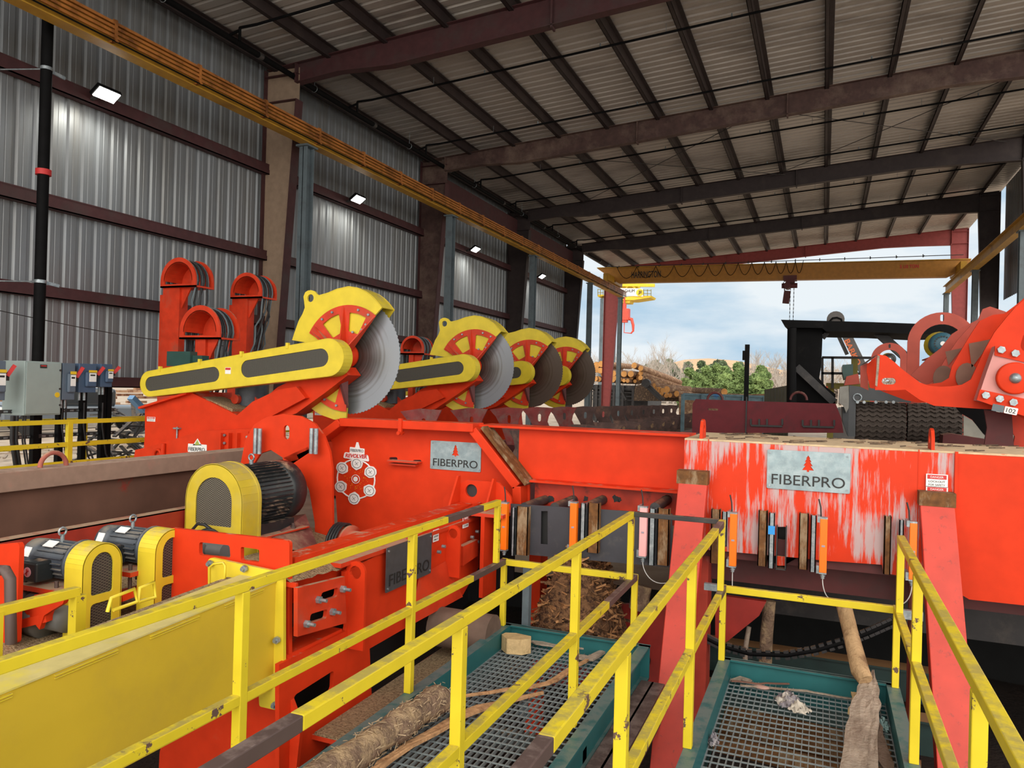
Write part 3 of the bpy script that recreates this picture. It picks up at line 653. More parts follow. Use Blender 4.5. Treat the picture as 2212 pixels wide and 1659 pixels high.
# head frame: sloping box frame and inner plate with the signs
YH=6.85
hp=lambda L:fy(YH,L)
o_=hp([(705,940),(750,903),(880,907),(1035,915)])
G().plate('Y',YH+.05,.02,hp([(705,940),(750,903),(1035,915),(1140,1040),(1140,1150),(1120,1160),(725,1160),(712,960)]),[rnd(slot(*hp([(838,992)])[0],*hp([(850,992)])[0],.018),.004),rnd(slot(*hp([(890,998)])[0],*hp([(902,998)])[0],.018),.004)]).obj('head_plate',ORG,BT)
g=G(); pp=hp([(700,948),(750,911),(1035,923)])
for a,b in zip(pp,pp[1:]): g.bar((a[0],YH-.02,a[1]),(b[0],YH-.02,b[1]),.26,.085,(0,0,1))
g.obj('head_top_rail',ORG,BT,bev=.006)
g=G(); q=hp([(1032,928),(1126,1048),(1128,1160)])
for a,b in zip(q,q[1:]): g.bar((a[0],YH-.04,a[1]),(b[0],YH-.04,b[1]),.20,.09,(0,1,0)) if 0 else g.bar((a[0],YH-.03,a[1]),(b[0],YH-.03,b[1]),.09,.2,(0,1,0))
g.obj('head_side_rail',ORG,BT,bev=.006)
g=G(); q=hp([(1052,922),(1146,1044)])
g.bar((q[0][0],YH-.02,q[0][1]),(q[1][0],YH-.02,q[1][1]),.03,.22,(0,1,0)); g.obj('diagonal_gusset',RUST,BT,label='rusty diagonal edge')
g=G(); q=hp([(882,905),(882,938)]); g.box((q[0][0]-.02,YH-.17,q[1][1]),(q[0][0]+.02,YH-.14,q[0][1]+.01)); g.cyl((q[0][0],YH-.2,q[1][1]+.02),(q[0][0],YH-.1,q[1][1]+.02),.02,n=8); g.obj('clamp',ORG,BT)
g=G(); q=hp([(842,993),(905,1003)]); g.box((q[0][0],YH-.06,q[0][1]-.015),(q[1][0]+.01,YH+.05,q[0][1]+.0)); g.box((q[0][0]+.0,YH-.02,q[0][1]-.05),(q[1][0]-.03,YH+.05,q[0][1]-.035)); g.obj('step_ledge',ORGD,BT)
# signs
TREE=[(0,1),(.16,.80),(.09,.80),(.24,.60),(.14,.60),(.33,.36),(.19,.36),(.42,.10),(.08,.10),(.08,0)]
def fsign(par,c0,c1,m,ax,c,treecol=ORG,tx=.42,brl=None):
    (x0,z0),(x1_,z1)=c0,c1; w_=x1_-x0;h=z1-z0; cx=x0+w_*tx
    th=h*.42; zt0=z0+h*.48
    tree=[(cx+a*th*.8,zt0+b*th) for a,b in TREE]+[(cx-a*th*.8,zt0+b*th) for a,b in TREE[::-1][:-1]]
    s=G().plate(ax,c,.006*(1 if ax=='Y' else -1),rnd(rect(x0,z0,x1_,z1),.012),[tree]).obj('maker_sign',m,par,label='metal sign with cut-out fir tree and lettering FIBERPRO')
    G().text('FIBERPRO',ax,c-(.003 if ax=='Y' else -.003),(x0+w_*.06,z0+h*.12),h*.26,.003,w_*.88).obj('sign_lettering',BKL,s)
    cc=c+(.008 if ax=='Y' else -.008)
    G().plate(ax,cc,.002,rect(cx-th*.35,zt0-.01,cx+th*.35,zt0+th+.01)).obj('tree_backing',treecol,s)
    g=G()
    for x in (x0+w_*.035,x1_-w_*.035):
        for z in (z0+h*.08,z1-h*.08):
            if ax=='Y': g.cyl((x,c,z),(x,c-.008,z),h*.025,n=10)
            else: g.cyl((c,x,z),(c+.008,x,z),h*.025,n=10)
    g.obj('sign_bolt',GALV,s)
a=fy(YB-.008,[(1656,1054),(1838,980)]); fsign(BT,a[0],a[1],SIGN,'Y',YB-.012,tx=.5)
q=P(1746,990,Y=YB)
a=fy(YH,[(925,1013),(1036,958)]); fsign(BT,a[0],a[1],SIGN,'Y',YH+.04,tx=.5)
# revolver decal
g0=P(768,1035,Y=YH+.04); cz=g0.z; kx=(P(798,1035,Y=YH+.04).x-g0.x)/30; kz=(P(768,1005,Y=YH+.04).z-cz)/30
D=lambda dx,dy:(g0.x+dx*kx,cz-dy*kz)
g=G(); g.tube([(D(41*math.cos(q),42*math.sin(q))[0],YH+.045,D(41*math.cos(q),42*math.sin(q))[1]) for q in [2*math.pi*i/36 for i in range(37)]],.009,6)
hold=[D(32,-18),D(31,22),D(-2,42),D(-32,19),D(-30,-22),D(2,-34)]
for hx,hz in hold:
    an=math.atan2(cz-hz,g0.x-hx); g.plate('Y',YH+.038,.004,rnd([(hx+15*kx*math.cos(an),hz+15*kz*math.sin(an))]+[(hx+13.5*kx*math.cos(an+b_),hz+13.5*kz*math.sin(an+b_)) for b_ in (.9,1.7,2.5,3.14,3.8,4.6,5.4)],.012))
g.plate('Y',YH+.038,.004,circ(g0.x,cz,.028,16))
g.plate('Y',YH+.036,.004,rnd([D(-25,-57),D(26,-54),D(29,-40),D(-28,-44)],.02))
g.plate('Y',YH+.037,.004,rnd([D(-14,-69),D(18,-67),D(18,-54),D(-14,-56)],.01)); g.plate('Y',YH+.0375,.004,[D(-3,-67),D(8,-67),D(4,-80),D(0,-80)])
dec=g.obj('revolver_decal',WHT,BT,label='white sticker drawing of a six-chamber drum lettered REVOLVER')
G().text('REVOLVER','Y',YH+.033,D(-23,-46),8.5*kz,.002,47*kx,shear=.2,bold=.03).obj('decal_lettering',REDL,dec)
g=G(); g.text('FIBERPRO','Y',YH+.033,D(-12,-59),6*kz,.002,28*kx)
for hx,hz in hold: g.tube([(hx+9.5*kx*math.cos(math.radians(a)),YH+.036,hz+9.5*kz*math.sin(math.radians(a))) for a in range(0,361,30)],.003,4); g.bar((hx-.02,YH+.036,hz-.015),(hx+.02,YH+.036,hz+.015),.003); g.bar((hx-.02,YH+.036,hz+.02),(hx+.015,YH+.036,hz-.02),.003)
g.obj('decal_drawing',mat('grey_print',(.12,.13,.14),.5,var=0),dec)
g=G()
for k in range(60):
    a=R.uniform(0,6.28);q=R.uniform(12,26); x,z=D(q*math.cos(a),q*math.sin(a)); g.box((x-.002,YH+.046,z-.002),(x+.002,YH+.05,z+.002))
g.obj('decal_print',YLB,dec); g=G(); g.tube([(g0.x+.05*math.cos(math.radians(a)),YH+.042,cz+.045*math.sin(math.radians(a))) for a in range(0,361,20)],.004,5); g.obj('decal_hub_ring',WHT,dec)
# danger labels
def danger(par,ax,c,x0,z0,w_,h,txt=('LOCKOUT','FOR SAFETY')):
    s=-1 if ax=='Y' else 1
    l=G().plate(ax,c,.003*s,rect(x0,z0,x0+w_,z0+h)).obj('warning_label',WHT,par)
    G().plate(ax,c+.003*s,.002*s,rect(x0+w_*.06,z0+h*.62,x0+w_*.94,z0+h*.94)).obj('label_header',REDL,l)
    g=G(); g.text('DANGER',ax,c+.0065*s,(x0+w_*.2,z0+h*.70),h*.16,.001,w_*.6); g.obj('header_lettering',WHT,l)
    g=G()
    for k,tt in enumerate(txt): g.text(tt,ax,c+.005*s,(x0+w_*.12,z0+h*(.36-.26*k)),h*.15,.001,w_*.76)
    g.obj('label_lettering',BKL,l)
a=fy(YB-.02,[(2000,1051),(2048,1026)]); danger(BT,'Y',YB-.015,a[0][0],a[0][1],a[1][0]-a[0][0],a[1][1]-a[0][1],('LOCKOUT','FOR SAFETY'))
a=fy(YB-.02,[(2000,1068),(2048,1053)]); danger(BT,'Y',YB-.015,a[0][0],a[0][1]-.03,a[1][0]-a[0][0],a[1][1]-a[0][1]+.03,('KEEP','CLEAR'))
# seams and lifting lugs
g=G()
for px in (1530,1985): x=P(px,980,Y=YB).x; g.box((x-.004,YB-.004,.98),(x+.004,YB,zT))
x=P(2065,1000,Y=YB).x; g.box((x-.01,YB-.03,.85),(x+.01,YB-.01,zT)); g.obj('weld_seam',ORG,BT)
for px in (1518,2012):
    x=P(px,950,Y=YB+.15).x
    G().plate('X',x-.012,.024,[(YB+.02,zT-.02)]+circ(YB+.15,zT+.10,.075,12,180,0)[::1]+[(YB+.28,zT-.02)] if 0 else [(YB+.04,zT-.02),(YB+.05,zT+.09),(YB+.09,zT+.15),(YB+.15,zT+.165),(YB+.21,zT+.15),(YB+.25,zT+.09),(YB+.26,zT-.02)],[circ(YB+.15,zT+.08,.035,12)]).obj('lifting_lug',ORG,BT)
# debris on top
g=G()
for k in range(60):
    x=R.uniform(-1.0,2.2);y=R.uniform(YB+.04,YK-.05);a=R.uniform(-.5,.5); l=R.uniform(.02,.09); g.bar((x-l*math.cos(a),y-l*math.sin(a),zT+.006),(x+l*math.cos(a),y+l*math.sin(a),zT+.012),.012,.008)
g.obj('bark_litter',BARKD,label='bark slivers littering the dusty top of the orange beam',cat='bark',kind='stuff')
# curved guide plates on the wing (bearing bracket)
g=G(); q=fy(6.55,[(957,1105),(957,1074),(1005,1037),(1076,1041),(1105,1075),(1105,1110)])
g.plate('Y',6.55,.03,rnd(q,.03),[circ(*fy(6.55,[(1018,1060)])[0],.062,20)]); g.obj('bearing_bracket',ORG,BT)
g=G(); 
for px in (985,1062): x=P(px,1080,Y=6.5).x; g.plate('X',x,.02,[(6.3,1.02),(6.55,1.02),(6.55,1.34),(6.5,1.34)])
g.obj('bracket_rib',ORG,BT)
q=fy(6.5,[(880,1128),(1100,1092)]); 
sh=P(1050,1110,Y=6.2); sx0=P(1008,1106,Y=6.2).x; sx1=P(1086,1112,Y=6.2).x
G().box((sx0,6.2,sh.z-.03),(sx1,6.6,sh.z)).obj('bracket_shelf',ORGD,BT)
G().box((P(1040,1150,Y=6.22).x,6.2,.3),(P(1048,1150,Y=6.22).x,6.5,sh.z-.03)).obj('shelf_post',ORG,BT)
G().box((sx0,6.5,.3),(sx1,6.52,sh.z-.03)).obj('shadow_panel',BLK,BT)  # black sheet standing in for the dark void under the shelf
c_=fy(6.55,[(1018,1060)])[0]; G().plate('Y',6.585,.004,circ(c_[0],c_[1],.066,18)).obj('opening_shade_disc',DRK,BT)  # dark disc added for the shade inside the bracket hole
# braces
def brace(px0,px1,yt,lab,xb0,xb1):
    t_=P((px0+px1)/2,yt,Y=YB-.12); xa=P(px0,yt,Y=YB-.12).x; xc=P(px1,yt,Y=YB-.12).x
    g=G(); w_=(xc-xa)
    zb_=-1.7; yb_=YB-1.55
    v=[(xa,YB-.13,t_.z),(xc,YB-.13,t_.z),(xc,YB+.0,t_.z+.04),(xa,YB+.0,t_.z+.04),(xb0,yb_,zb_),(xb1,yb_,zb_),(xb1,yb_+.24,zb_),(xb0,yb_+.24,zb_)]
    g.add(v,[(0,1,2,3),(4,7,6,5),(0,4,5,1),(1,5,6,2),(2,6,7,3),(3,7,4,0)])
    return g.obj('beam_brace',mat('scuffed_salmon_paint',(.55,.046,.026),.5,var=.12,stain=(.34,.04,.028),st=(.58,.68),ss=18,dust=DUST,dd=.2),label=lab,cat='brace',bev=.006)
brace(1466,1528,1040,'leaning red box brace between the two catwalks',-1.12,-.90)
brace(1987,2062,1090,'leaning red box brace right of the right catwalk',.80,1.05)
for px0,px1,y,lb in ((1463,1530,1035,'brown rusted block on top of the left brace'),(1984,2064,1082,'tape-coloured rusty cap on top of the right brace')):
    a=P(px0,y+8,Y=YB-.1);b=P(px1,y-16,Y=YB-.1); G().box((a.x,YB-.14,a.z),(b.x,YB-.005,b.z)).obj('brace_cap',RUST,label=lb,cat='cap')
# uprights behind braces
for px0,px1,lb in ((1500,1530,'red upright behind the left brace'),(1968,1988,'red upright behind the right brace')):
    a=P(px0,1300,Y=6.75).x;b=P(px1,1300,Y=6.75).x; G().box((a,6.7,-1.7),(b,6.95,1.0)).obj('upright_post',mat('scraped_red',(.45,.05,.03),.5,var=.2,stain=(.55,.25,.22),st=(.52,.66),ss=4,sst=(1,1,.2)),label=lb,cat='post')
# =================== LIGHT CURTAINS AND GUIDES ===================
YS=6.3
def curtain(x0,x1,y0,y1,m,lab):
    a=P(x0,y1,Y=YS);b=P(x1,y0,Y=YS); t=TH('light_curtain',lab,'light curtain',((a.x+b.x)/2,YS,a.z),'light curtains')
    G().box((a.x,YS-.03,a.z),(b.x,YS+.03,b.z)).obj('housing',m,t,bev=.004)
    G().box((b.x if 0 else a.x-.004,YS-.034,(a.z+b.z)/2-.008),((a.x+b.x)/2+.012,YS-.0305,(a.z+b.z)/2+.008)) if 0 else None
    cx=(a.x+b.x)/2; G().box((cx-.012,YS-.034,(a.z+b.z)/2-.008),(cx+.012,YS-.0305,(a.z+b.z)/2+.006)).obj('label',mat('grey_label',(.35,.30,.36),.5,var=0),t)
    g=G(); g.box((a.x-.02,YS-.02,b.z-.03),(a.x,YS+.10,b.z+.015)); g.box((a.x-.02,YS-.02,a.z-.01),(a.x,YS+.10,a.z+.05)); g.box((a.x,YS-.025,b.z),(b.x,YS+.03,b.z+.012)); g.box((a.x,YS-.025,a.z-.012),(b.x,YS+.03,a.z)); g.obj('bracket',GALV,t)
    g=G(); g.cyl((cx,YS,a.z-.012),(cx,YS,a.z-.05),.014,n=8); g.cyl((cx,YS,a.z-.022),(cx,YS,a.z-.032),.02,n=8); g.obj('connector',GALV,t)
    g=G(); g.tube([(cx-.02,YS+.05,b.z+.0),(cx-.025,YS+.05,b.z+.08),(cx-.04,YS+.06,b.z+.14)],.006,6); g.obj('antenna_cable',BKL,t)
    return cx,a.z
cur=[(1083,1098,1088,1186,CORF,'orange light curtain at left end of the dark steel plate'),(1231,1248,1087,1188,CORF,'orange light curtain in the middle of the dark steel plate'),(1381,1399,1097,1200,PINK,'faded pink light curtain left of the leaning brace'),
 (1575,1593,1110,1221,CORF,'orange light curtain right of the right catwalk handrail corner'),(1769,1788,1121,1235,CORF,'orange light curtain centred under the right silver sign'),(1962,1981,1130,1250,CORF,'orange light curtain beside the right leaning brace')]
for i,(a,b,c,d,m,l) in enumerate(cur):
    cx,z=curtain(a,b,c,d,m,l)
    if i>=2:
        g=G(); dx=(.14,.0,.05,-.06)[i-2]; pts=[(cx,YS,z-.05),(cx,YS,z-.12),(cx+dx*.5,YS+.0,z-.2-(.05 if i==2 else 0)),(cx+dx*1.4,YS+.08,z-.22)]
        pts=[((1-u)**3*Vector(pts[0])+3*u*(1-u)**2*Vector(pts[1])+3*u*u*(1-u)*Vector(pts[2])+u**3*Vector(pts[3])) for u in [j/14 for j in range(15)]]
        g.tube(pts,.004,6); g.obj('sensor_cable',mat('white_cable',(.6,.6,.58),.5,var=0),label='thin white cable hanging under '+['the faded pink light curtain','the light curtain at the handrail corner','the light curtain under the silver sign','the light curtain at the right brace'][i-2],cat='cable')
pa=P(1103,1200,Y=6.38);pb=P(1452,1090,Y=6.38)
_s=P(1176,1140,Y=6.45).x; G().box((_s-.09,6.44,.76),(_s+.09,6.46,1.10)).obj('slot_shade_panel',BKL,label='black panel standing in for the dark behind the sensor plate slot',cat='plate')  # black panel added so the sensor plate slot reads as dark shade
q=fy(6.38,[(1103,1088),(1230,1096),(1452,1110),(1452,1226),(1103,1195)])
G().plate('Y',6.38,.012,q,[fy(6.38,[(1169,1104),(1183,1104),(1183,1176),(1168,1175)])]).obj('sensor_plate',PLT,label='dark mill-scale steel plate with a vertical slot',cat='plate')
for i,(px0,px1) in enumerate(((1135,1165),(1193,1235),(1260,1300),(1405,1445))):
    a=P((px0+px1)/2,1083,Y=6.6); G().cyl((a.x,6.4,a.z-.03),(a.x,6.96,a.z-.03),.045,n=12).obj('standoff_pipe',DRK,label='dark stand-off pipe holding the sensor plate, %s from the left'%ORD[i],cat='pipe',group='stand-off pipes')
def guide(x0,x1,y0,y1,m,lab,Y=6.36,w_=.05):
    a=P(x0,y1,Y=Y-w_);b=P(x1,y0,Y=Y-w_); g=G(); g.box((a.x,Y-w_,a.z),(b.x,Y-w_+.008,b.z)); g.box((a.x,Y-w_,a.z),(a.x+.008,Y+.02,b.z)); g.box((b.x-.008,Y-w_,a.z),(b.x,Y+.02,b.z)); g.obj('guide_angle',m,label=lab,cat='guide')
gd=[(1103,1113,1097,1200,GALV,'grey steel angle beside the leftmost light curtain',6.36),(1114,1141,1096,1198,RUST,'rusty guide angle next to the leftmost light curtain',6.36),
(1252,1265,1088,1180,GALV,'grey steel angle right of the second light curtain',6.36),(1268,1294,1088,1193,RUST,'rusty guide angle right of the second light curtain',6.36),
(1400,1416,1100,1220,GALV,'grey steel angle right of the pink light curtain',6.36),(1418,1446,1100,1220,RUST,'rusty guide angle right of the pink light curtain',6.36),
(1534,1556,1101,1216,RUST,'rusty guide angle behind the handrail corner',6.58),(1558,1571,1106,1180,GALV,'grey steel strip at the handrail corner',6.5),
(1636,1658,1104,1222,RUST,'rusty guide angle left of the blue taped strip',6.58),(1659,1674,1109,1227,GALV,'grey strip with blue tape under the right sign',6.58),
(1724,1747,1110,1229,RUST,'rusty guide angle right of the plate slot',6.58),(1749,1764,1114,1235,GALV,'grey strip left of the centre light curtain',6.58),
(1908,1926,1116,1240,RUST,'rusty guide angle behind the right handrail corner',6.58),(1940,1953,1124,1250,GALV,'grey strip behind the right handrail corner',6.55)]
for a,b,c,d,m,l,Y in gd: guide(a,b,c,d,m,l,Y)
a=P(1659,1154,Y=6.52);b=P(1674,1137,Y=6.52); G().box((a.x,6.523,a.z),(b.x,6.527,b.z)).obj('blue_tape',mat('blue_tape',(.03,.30,.75),.5,var=0),label='piece of bright blue tape on a grey strip',cat='tape')
# slot cheeks
a=P(1676,1222,Y=6.58);b=P(1700,1136,Y=6.58); G().box((a.x,6.785,a.z-.02),(b.x,6.795,b.z+.03)).obj('slot_shade_back',BKL,BT); G().box((a.x,6.55,a.z-.02),(a.x+.008,6.8,b.z)).box((b.x-.008,6.55,a.z-.02),(b.x,6.8,b.z)).box((a.x,6.55,a.z-.025),(b.x,6.8,a.z-.015)).obj('slot_channel',DRK,label='dark steel channel lining the slot under the right sign',cat='channel')  # black back added as the shade deep inside the slot
# =================== SAWS ===================
SY=8.7
hub=P(756,769,Y=SY)
def saw():
    t=TH('swing_saw','','circular saw',(hub.x,SY,hub.z))
    Yg=SY-.14
    L=fy(Yg,zz('z3',[(255,742),(272,690),(300,610),(328,560),(342,520),(338,480),(333,445),(345,415),(365,403),(385,400),(410,408),(428,430),(450,437),(500,420),(560,394),(640,376),(700,385),(760,410),(800,440),(830,470),(868,520),(805,590),(720,690),(660,760),(620,800)]))
    hol=circ(*fy(Yg,zz('z3',[(381,455)]))[0],.055,14)
    W=lambda l:fy(Yg,zz('z3',l))
    gu=G(); gu.plate('Y',Yg,.03,L,[hol])
    rim=fy(Yg,zz('z3',[(440,437),(500,420),(560,394),(640,376),(700,385),(760,410),(800,440),(830,470),(868,520)]))
    gu.obj('upper_guard',YELC,t)
    ob=G().strip(rim[3:],'Y',Yg,.30,.012).obj('guard_rim',YELC,t)
    G().strip(rim[:4],'Y',Yg,.16,.012).obj('guard_rim',YELC,t)
    # back plate of guard
    bk=[(x*1.0+.02,z+.0) for x,z in rim]+[(hub.x+.25,hub.z+.2),(hub.x-.5,hub.z+.3)]
    G().plate('Y',Yg+.29,.012,bk).obj('guard_back_plate',YELD,t)
    lo=W([(575,965),(335,1140),(360,1180),(400,1215),(450,1248),(540,1280),(622,1290),(626,1240),(632,1180),(620,1080),(602,960)])
    G().plate('Y',Yg,.03,lo).obj('lower_guard',YELD,t)
    G().strip(lo[1:7],'Y',Yg,.26,.012).obj('lower_guard_rim',YELD,t)
    # red ribbed sector
    Yr=Yg-.02
    H=fy(Yr,zz('z3',[(632,862)]))[0]; r1=abs(fy(Yr,zz('z3',[(632,502)]))[0][1]-H[1]); 
    sec=circ(H[0],H[1],r1,18,52,152)+circ(H[0],H[1],.10,6,152,52)[::1]
    sec=circ(H[0],H[1],r1,18,52,152)+[(H[0]+.1*math.cos(math.radians(a)),H[1]+.1*math.sin(math.radians(a))) for a in (152,120,90,52)]
    def win(a0,a1,q0=.50,q1=.86): return rnd([(H[0]+r1*q*math.cos(math.radians(a)),H[1]+r1*q*math.sin(math.radians(a))) for q,a in ((q1,a0),(q1,(a0+a1)/2),(q1,a1),(q0,a1),(q0,a0))],.02)
    G().plate('Y',Yr-.01,.012,sec,[win(62,88),win(104,132)]).obj('rib_plate',ORGD,t)
    sec2=[(H[0]+r1*1.02*math.cos(math.radians(a)),H[1]+r1*1.02*math.sin(math.radians(a))) for a in range(215,273,7)]+[(H[0]+.12*math.cos(math.radians(a)),H[1]+.12*math.sin(math.radians(a))) for a in (270,240,215)]
    G().plate('Y',Yr-.01,.012,sec2,[win(232,255,.42,.9)]).obj('rib_plate',ORGD,t)
    for a in (53,96,142,150):
        d=Vector((math.cos(math.radians(a)),0,math.sin(math.radians(a))));n=Vector((-d.z,0,d.x))*.008
        p0=Vector((H[0],Yr-.01,H[1]))+d*.13;p1=Vector((H[0],Yr-.01,H[1]))+d*r1*.98;o=Vector((0,-.17,0))
        v=[p0+n,p1+n,p0+n+o,p0-n,p1-n,p0-n+o]
        G().add(v,[(0,1,2),(5,4,3),(0,3,4,1),(1,4,5,2),(2,5,3,0)]).obj('gusset',ORGD,t)
    d=Vector((math.cos(math.radians(270)),0,math.sin(math.radians(270))));n=Vector((.02,0,0))
    p0=Vector((H[0],Yr,H[1]))+d*.13;p1=Vector((H[0]+.02,Yr,H[1]))+d*r1*.95;o=Vector((-.10,-.12,0))
    G().add([p0+n,p1+n,p0+n+o,p0-n,p1-n,p0-n+o],[(0,1,2),(5,4,3),(0,3,4,1),(1,4,5,2),(2,5,3,0)]).obj('gusset',MAR,t)
    g=G()
    for q,a in ((.93,60),(.93,75),(.93,112),(.93,128),(.62,58),(.5,75),(.93,258),(.93,240),(.75,56)):
        x,z=H[0]+r1*q*math.cos(math.radians(a)),H[1]+r1*q*math.sin(math.radians(a)); g.cyl((x,Yr-.01,z),(x,Yr-.035,z),.017,n=6,sm=False)
    g.obj('guard_bolt',GALV,t)
    # blade with teeth
    rb=abs(P(756,895,Y=SY).z-hub.z); n=90; o=[]
    for i in range(n):
        a=2*math.pi*i/n; o.append((hub.x+rb*math.cos(a),hub.z+rb*math.sin(a))); a2=a+2*math.pi/n*.55; o.append((hub.x+rb*.984*math.cos(a2),hub.z+rb*.984*math.sin(a2)))
    G().plate('Y',SY-.006,.010,o).obj('saw_blade',BLADE,t)
    # hub, drum
    G().lathe((hub.x,SY-.02,hub.z),(0,-1,0),[(0,0),(0,.16),(.05,.17),(.10,.13),(.22,.125),(.26,.165),(.30,.165),(.30,0)],24).obj('hub',ORG,t)
    # belt guard
    Yb=SY-.55
    A=P(323,829,Y=Yb);B=P(708,772,Y=Yb); ra=.185; rb2=.245
    d=Vector((B.x-A.x,0,B.z-A.z)).normalized(); an=math.degrees(math.atan2(d.z,d.x))
    out=circ(B.x,B.z,rb2,16,an-90,an+90)+circ(A.x,A.z,ra,16,an+90,an+270)
    u=lambda s_,h:(A.x+d.x*s_-d.z*h,A.z+d.z*s_+d.x*h); Ln=(B-A).length
    w1=slot(*u(.02,-.005),*u(Ln*.385,.0),.105,10);w2=slot(*u(Ln*.58,.005),*u(Ln*.965,.01),.120,10)
    G().plate('Y',Yb,.008,out,[w1,w2]).plate('Y',Yb+.19,.008,out).obj('belt_guard_cover',YELC,t)
    G().strip(out+[out[0]],'Y',Yb,.20,.008).obj('belt_guard_rim',YELC,t)
    G().plate('Y',Yb+.012,.004,slot(*u(.02,-.005),*u(Ln*.385,.0),.11,10)).plate('Y',Yb+.012,.004,slot(*u(Ln*.58,.005),*u(Ln*.965,.01),.125,10)).obj('guard_screen',MESH,t)
    c=u(Ln*.47,.02); ba=G().plate('Y',Yb-.004,.003,rect(c[0]-.05,c[1]-.045,c[0]+.05,c[1]+.045)).obj('warning_label',WHT,t); G().plate('Y',Yb-.006,.002,rect(c[0]-.045,c[1]+.01,c[0]+.045,c[1]+.04)).obj('label_header',REDL,ba)
    g=G()
    for k in (.07,.31,.55,.8):
        q=u(Ln*k,rb2-(rb2-ra)*(1-k)+.005); g.box((q[0]-.02,Yb-.012,q[1]-.04),(q[0]+.02,Yb+.03,q[1]+.035))
    g.obj('guard_latch',YELC,t)
    # swing arm
    Ya=SY-.33
    arm=fy(Ya,[(538,888),(600,836),(650,812),(740,792),(752,810),(700,850),(640,893),(560,918),(545,905)])
    G().plate('Y',Ya,.30,arm).obj('swing_arm',ORG,t,bev=.008)
    # arm motor behind
    a=P(545,840,Y=SY+.2); G().cyl((a.x,SY+.2,a.z-.25),(a.x,SY+.2,a.z+.15),.24,n=20).cyl((a.x,SY+.2,a.z+.15),(a.x,SY+.2,a.z+.22),.26,n=20).obj('drive_motor',MOTG,t)
    return t
def saw_base():
    t=TH('sawdust_trough','','trough',(hub.x-3.0,SY,.3)); Y=SY-.42
    o=fy(Y,[(313,886),(318,876),(413,848),(512,897),(545,868),(600,842),(640,835),(660,860),(575,905),(558,918),(560,950),(566,1010),(560,1155),(316,1140),(311,960),(313,940)])
    G().plate('Y',Y,.5,o).obj('trough_body',ORG,t,bev=.008)
    g=G(); q=fy(Y-.005,[(312,884),(413,852)]); g.bar((q[0][0]-.02,Y+.2,q[0][1]+.02),(q[1][0],Y+.2,q[1][1]+.02),.60,.03); g.obj('top_rim',ORG,t)
    q=fy(Y+.1,[(420,858),(508,893)]); g=G(); g.bar((q[0][0],Y+.25,q[0][1]+.03),(q[1][0],Y+.25,q[1][1]+.03),.42,.07); g.obj('sawdust_heap',SAWD,t,label='sawdust lying in the trough')
    a=fy(Y-.01,[(317,910),(335,901)]); danger(t,'Y',Y-.004,a[0][0],a[0][1],a[1][0]-a[0][0],a[1][1]-a[0][1],('PINCH','POINT'))
    q=P(385,925,Y=Y); g=G(); g.box((q.x-.05,Y-.05,q.z-.01),(q.x+.06,Y,q.z+.01)); g.cyl((q.x,Y-.02,q.z-.2),(q.x,Y-.02,q.z+.02),.012,n=6); g.obj('latch_pin',GALV,t)
    # pivot brackets behind
    g=G(); a=P(528,862,Y=SY+.1); g.plate('Y',SY+.05,.04,fy(SY+.05,[(470,870),(520,850),(545,850),(560,868),(555,890),(500,905),(470,890)])); g.cyl((a.x,SY-.1,a.z),(a.x,SY+.12,a.z),.07,n=14); g.plate('Y',SY+.3,.2,fy(SY+.3,[(410,848),(480,848),(482,866),(410,862)])); g.obj('pivot_bracket',ORGD,t)
    return t
s0=saw(); s0['label']='large circular saw nearest the camera with long yellow belt guard'; s0['group']='swing saws'
b0=saw_base(); b0['label']='orange saw base trough at left with sawdust and warning sticker'; b0['group']='saw troughs'
for i,(px,lab,lb) in enumerate([(1025,'second circular saw from the camera with silver blade','second orange saw base behind the nearest saw blade'),(1142,'third circular saw from the camera with brownish blade','third orange saw base behind the second saw'),(1221,'farthest circular saw with dark dull blade','farthest orange saw base in the row')]):
    d=ray(px,790); Y=hub.x*d.y/d.x
    c=dup(s0,(hub.x,Y,hub.z),lab); c['group']='swing saws'
    if i>0:
        for ch in c.children:
            if ch.name.startswith('saw_blade'): ch.data=ch.data.copy(); ch.data.materials[0]=BLADED
    k=dup(b0,(hub.x-3.0,Y,.3),lb); k['group']='saw troughs'
# lower orange base with decal
t=TH('saw_deck_frame','low orange saw deck frame carrying a fir tree decal','frame',(-7.2,7.9,.2))
Y=7.95
G().plate('Y',Y,.4,fy(Y,[(289,990),(292,972),(330,963),(420,935),(430,931),(560,925),(560,1100),(289,1100)])).obj('frame_plate',ORG,t,bev=.006)
a=fy(Y-.01,[(405,976),(446,961)]); G().plate('Y',Y-.005,.004,rnd(rect(a[0][0],a[0][1],a[1][0],a[1][1]),.01)).plate('Y',Y-.005,.004,fy(Y,[(411,985),(443,985),(443,976),(411,976)])).plate('Y',Y-.005,.004,fy(Y,[(417,962),(436,962),(427,947)])).obj('decal',WHT,t,label='white decal lettered FIBERPRO under a small fir tree')
G().plate('Y',Y-.008,.003,fy(Y,[(421,961),(432,961),(427,950)])).obj('decal_tree',mat('olive_print',(.35,.42,.08),.5,var=0),t)
G().text('FIBERPRO','Y',Y-.008,fy(Y,[(408,973)])[0],.05,.002,fy(Y,[(443,973)])[0][0]-fy(Y,[(408,973)])[0][0]).obj('decal_lettering',BKL,t)
g=G()
for px in (485,502,520): x=P(px,950,Y=Y).x; z0=P(px,978,Y=Y).z;z1=P(px,935,Y=Y).z; g.box((x-.008,Y-.08,z0),(x+.008,Y,z1))
x0=P(482,978,Y=Y);x1=P(538,932,Y=Y); g.box((x0.x,Y-.012,x0.z),(x1.x,Y,x1.z)); g.obj('bolted_bracket',ORG,t)
g=G()
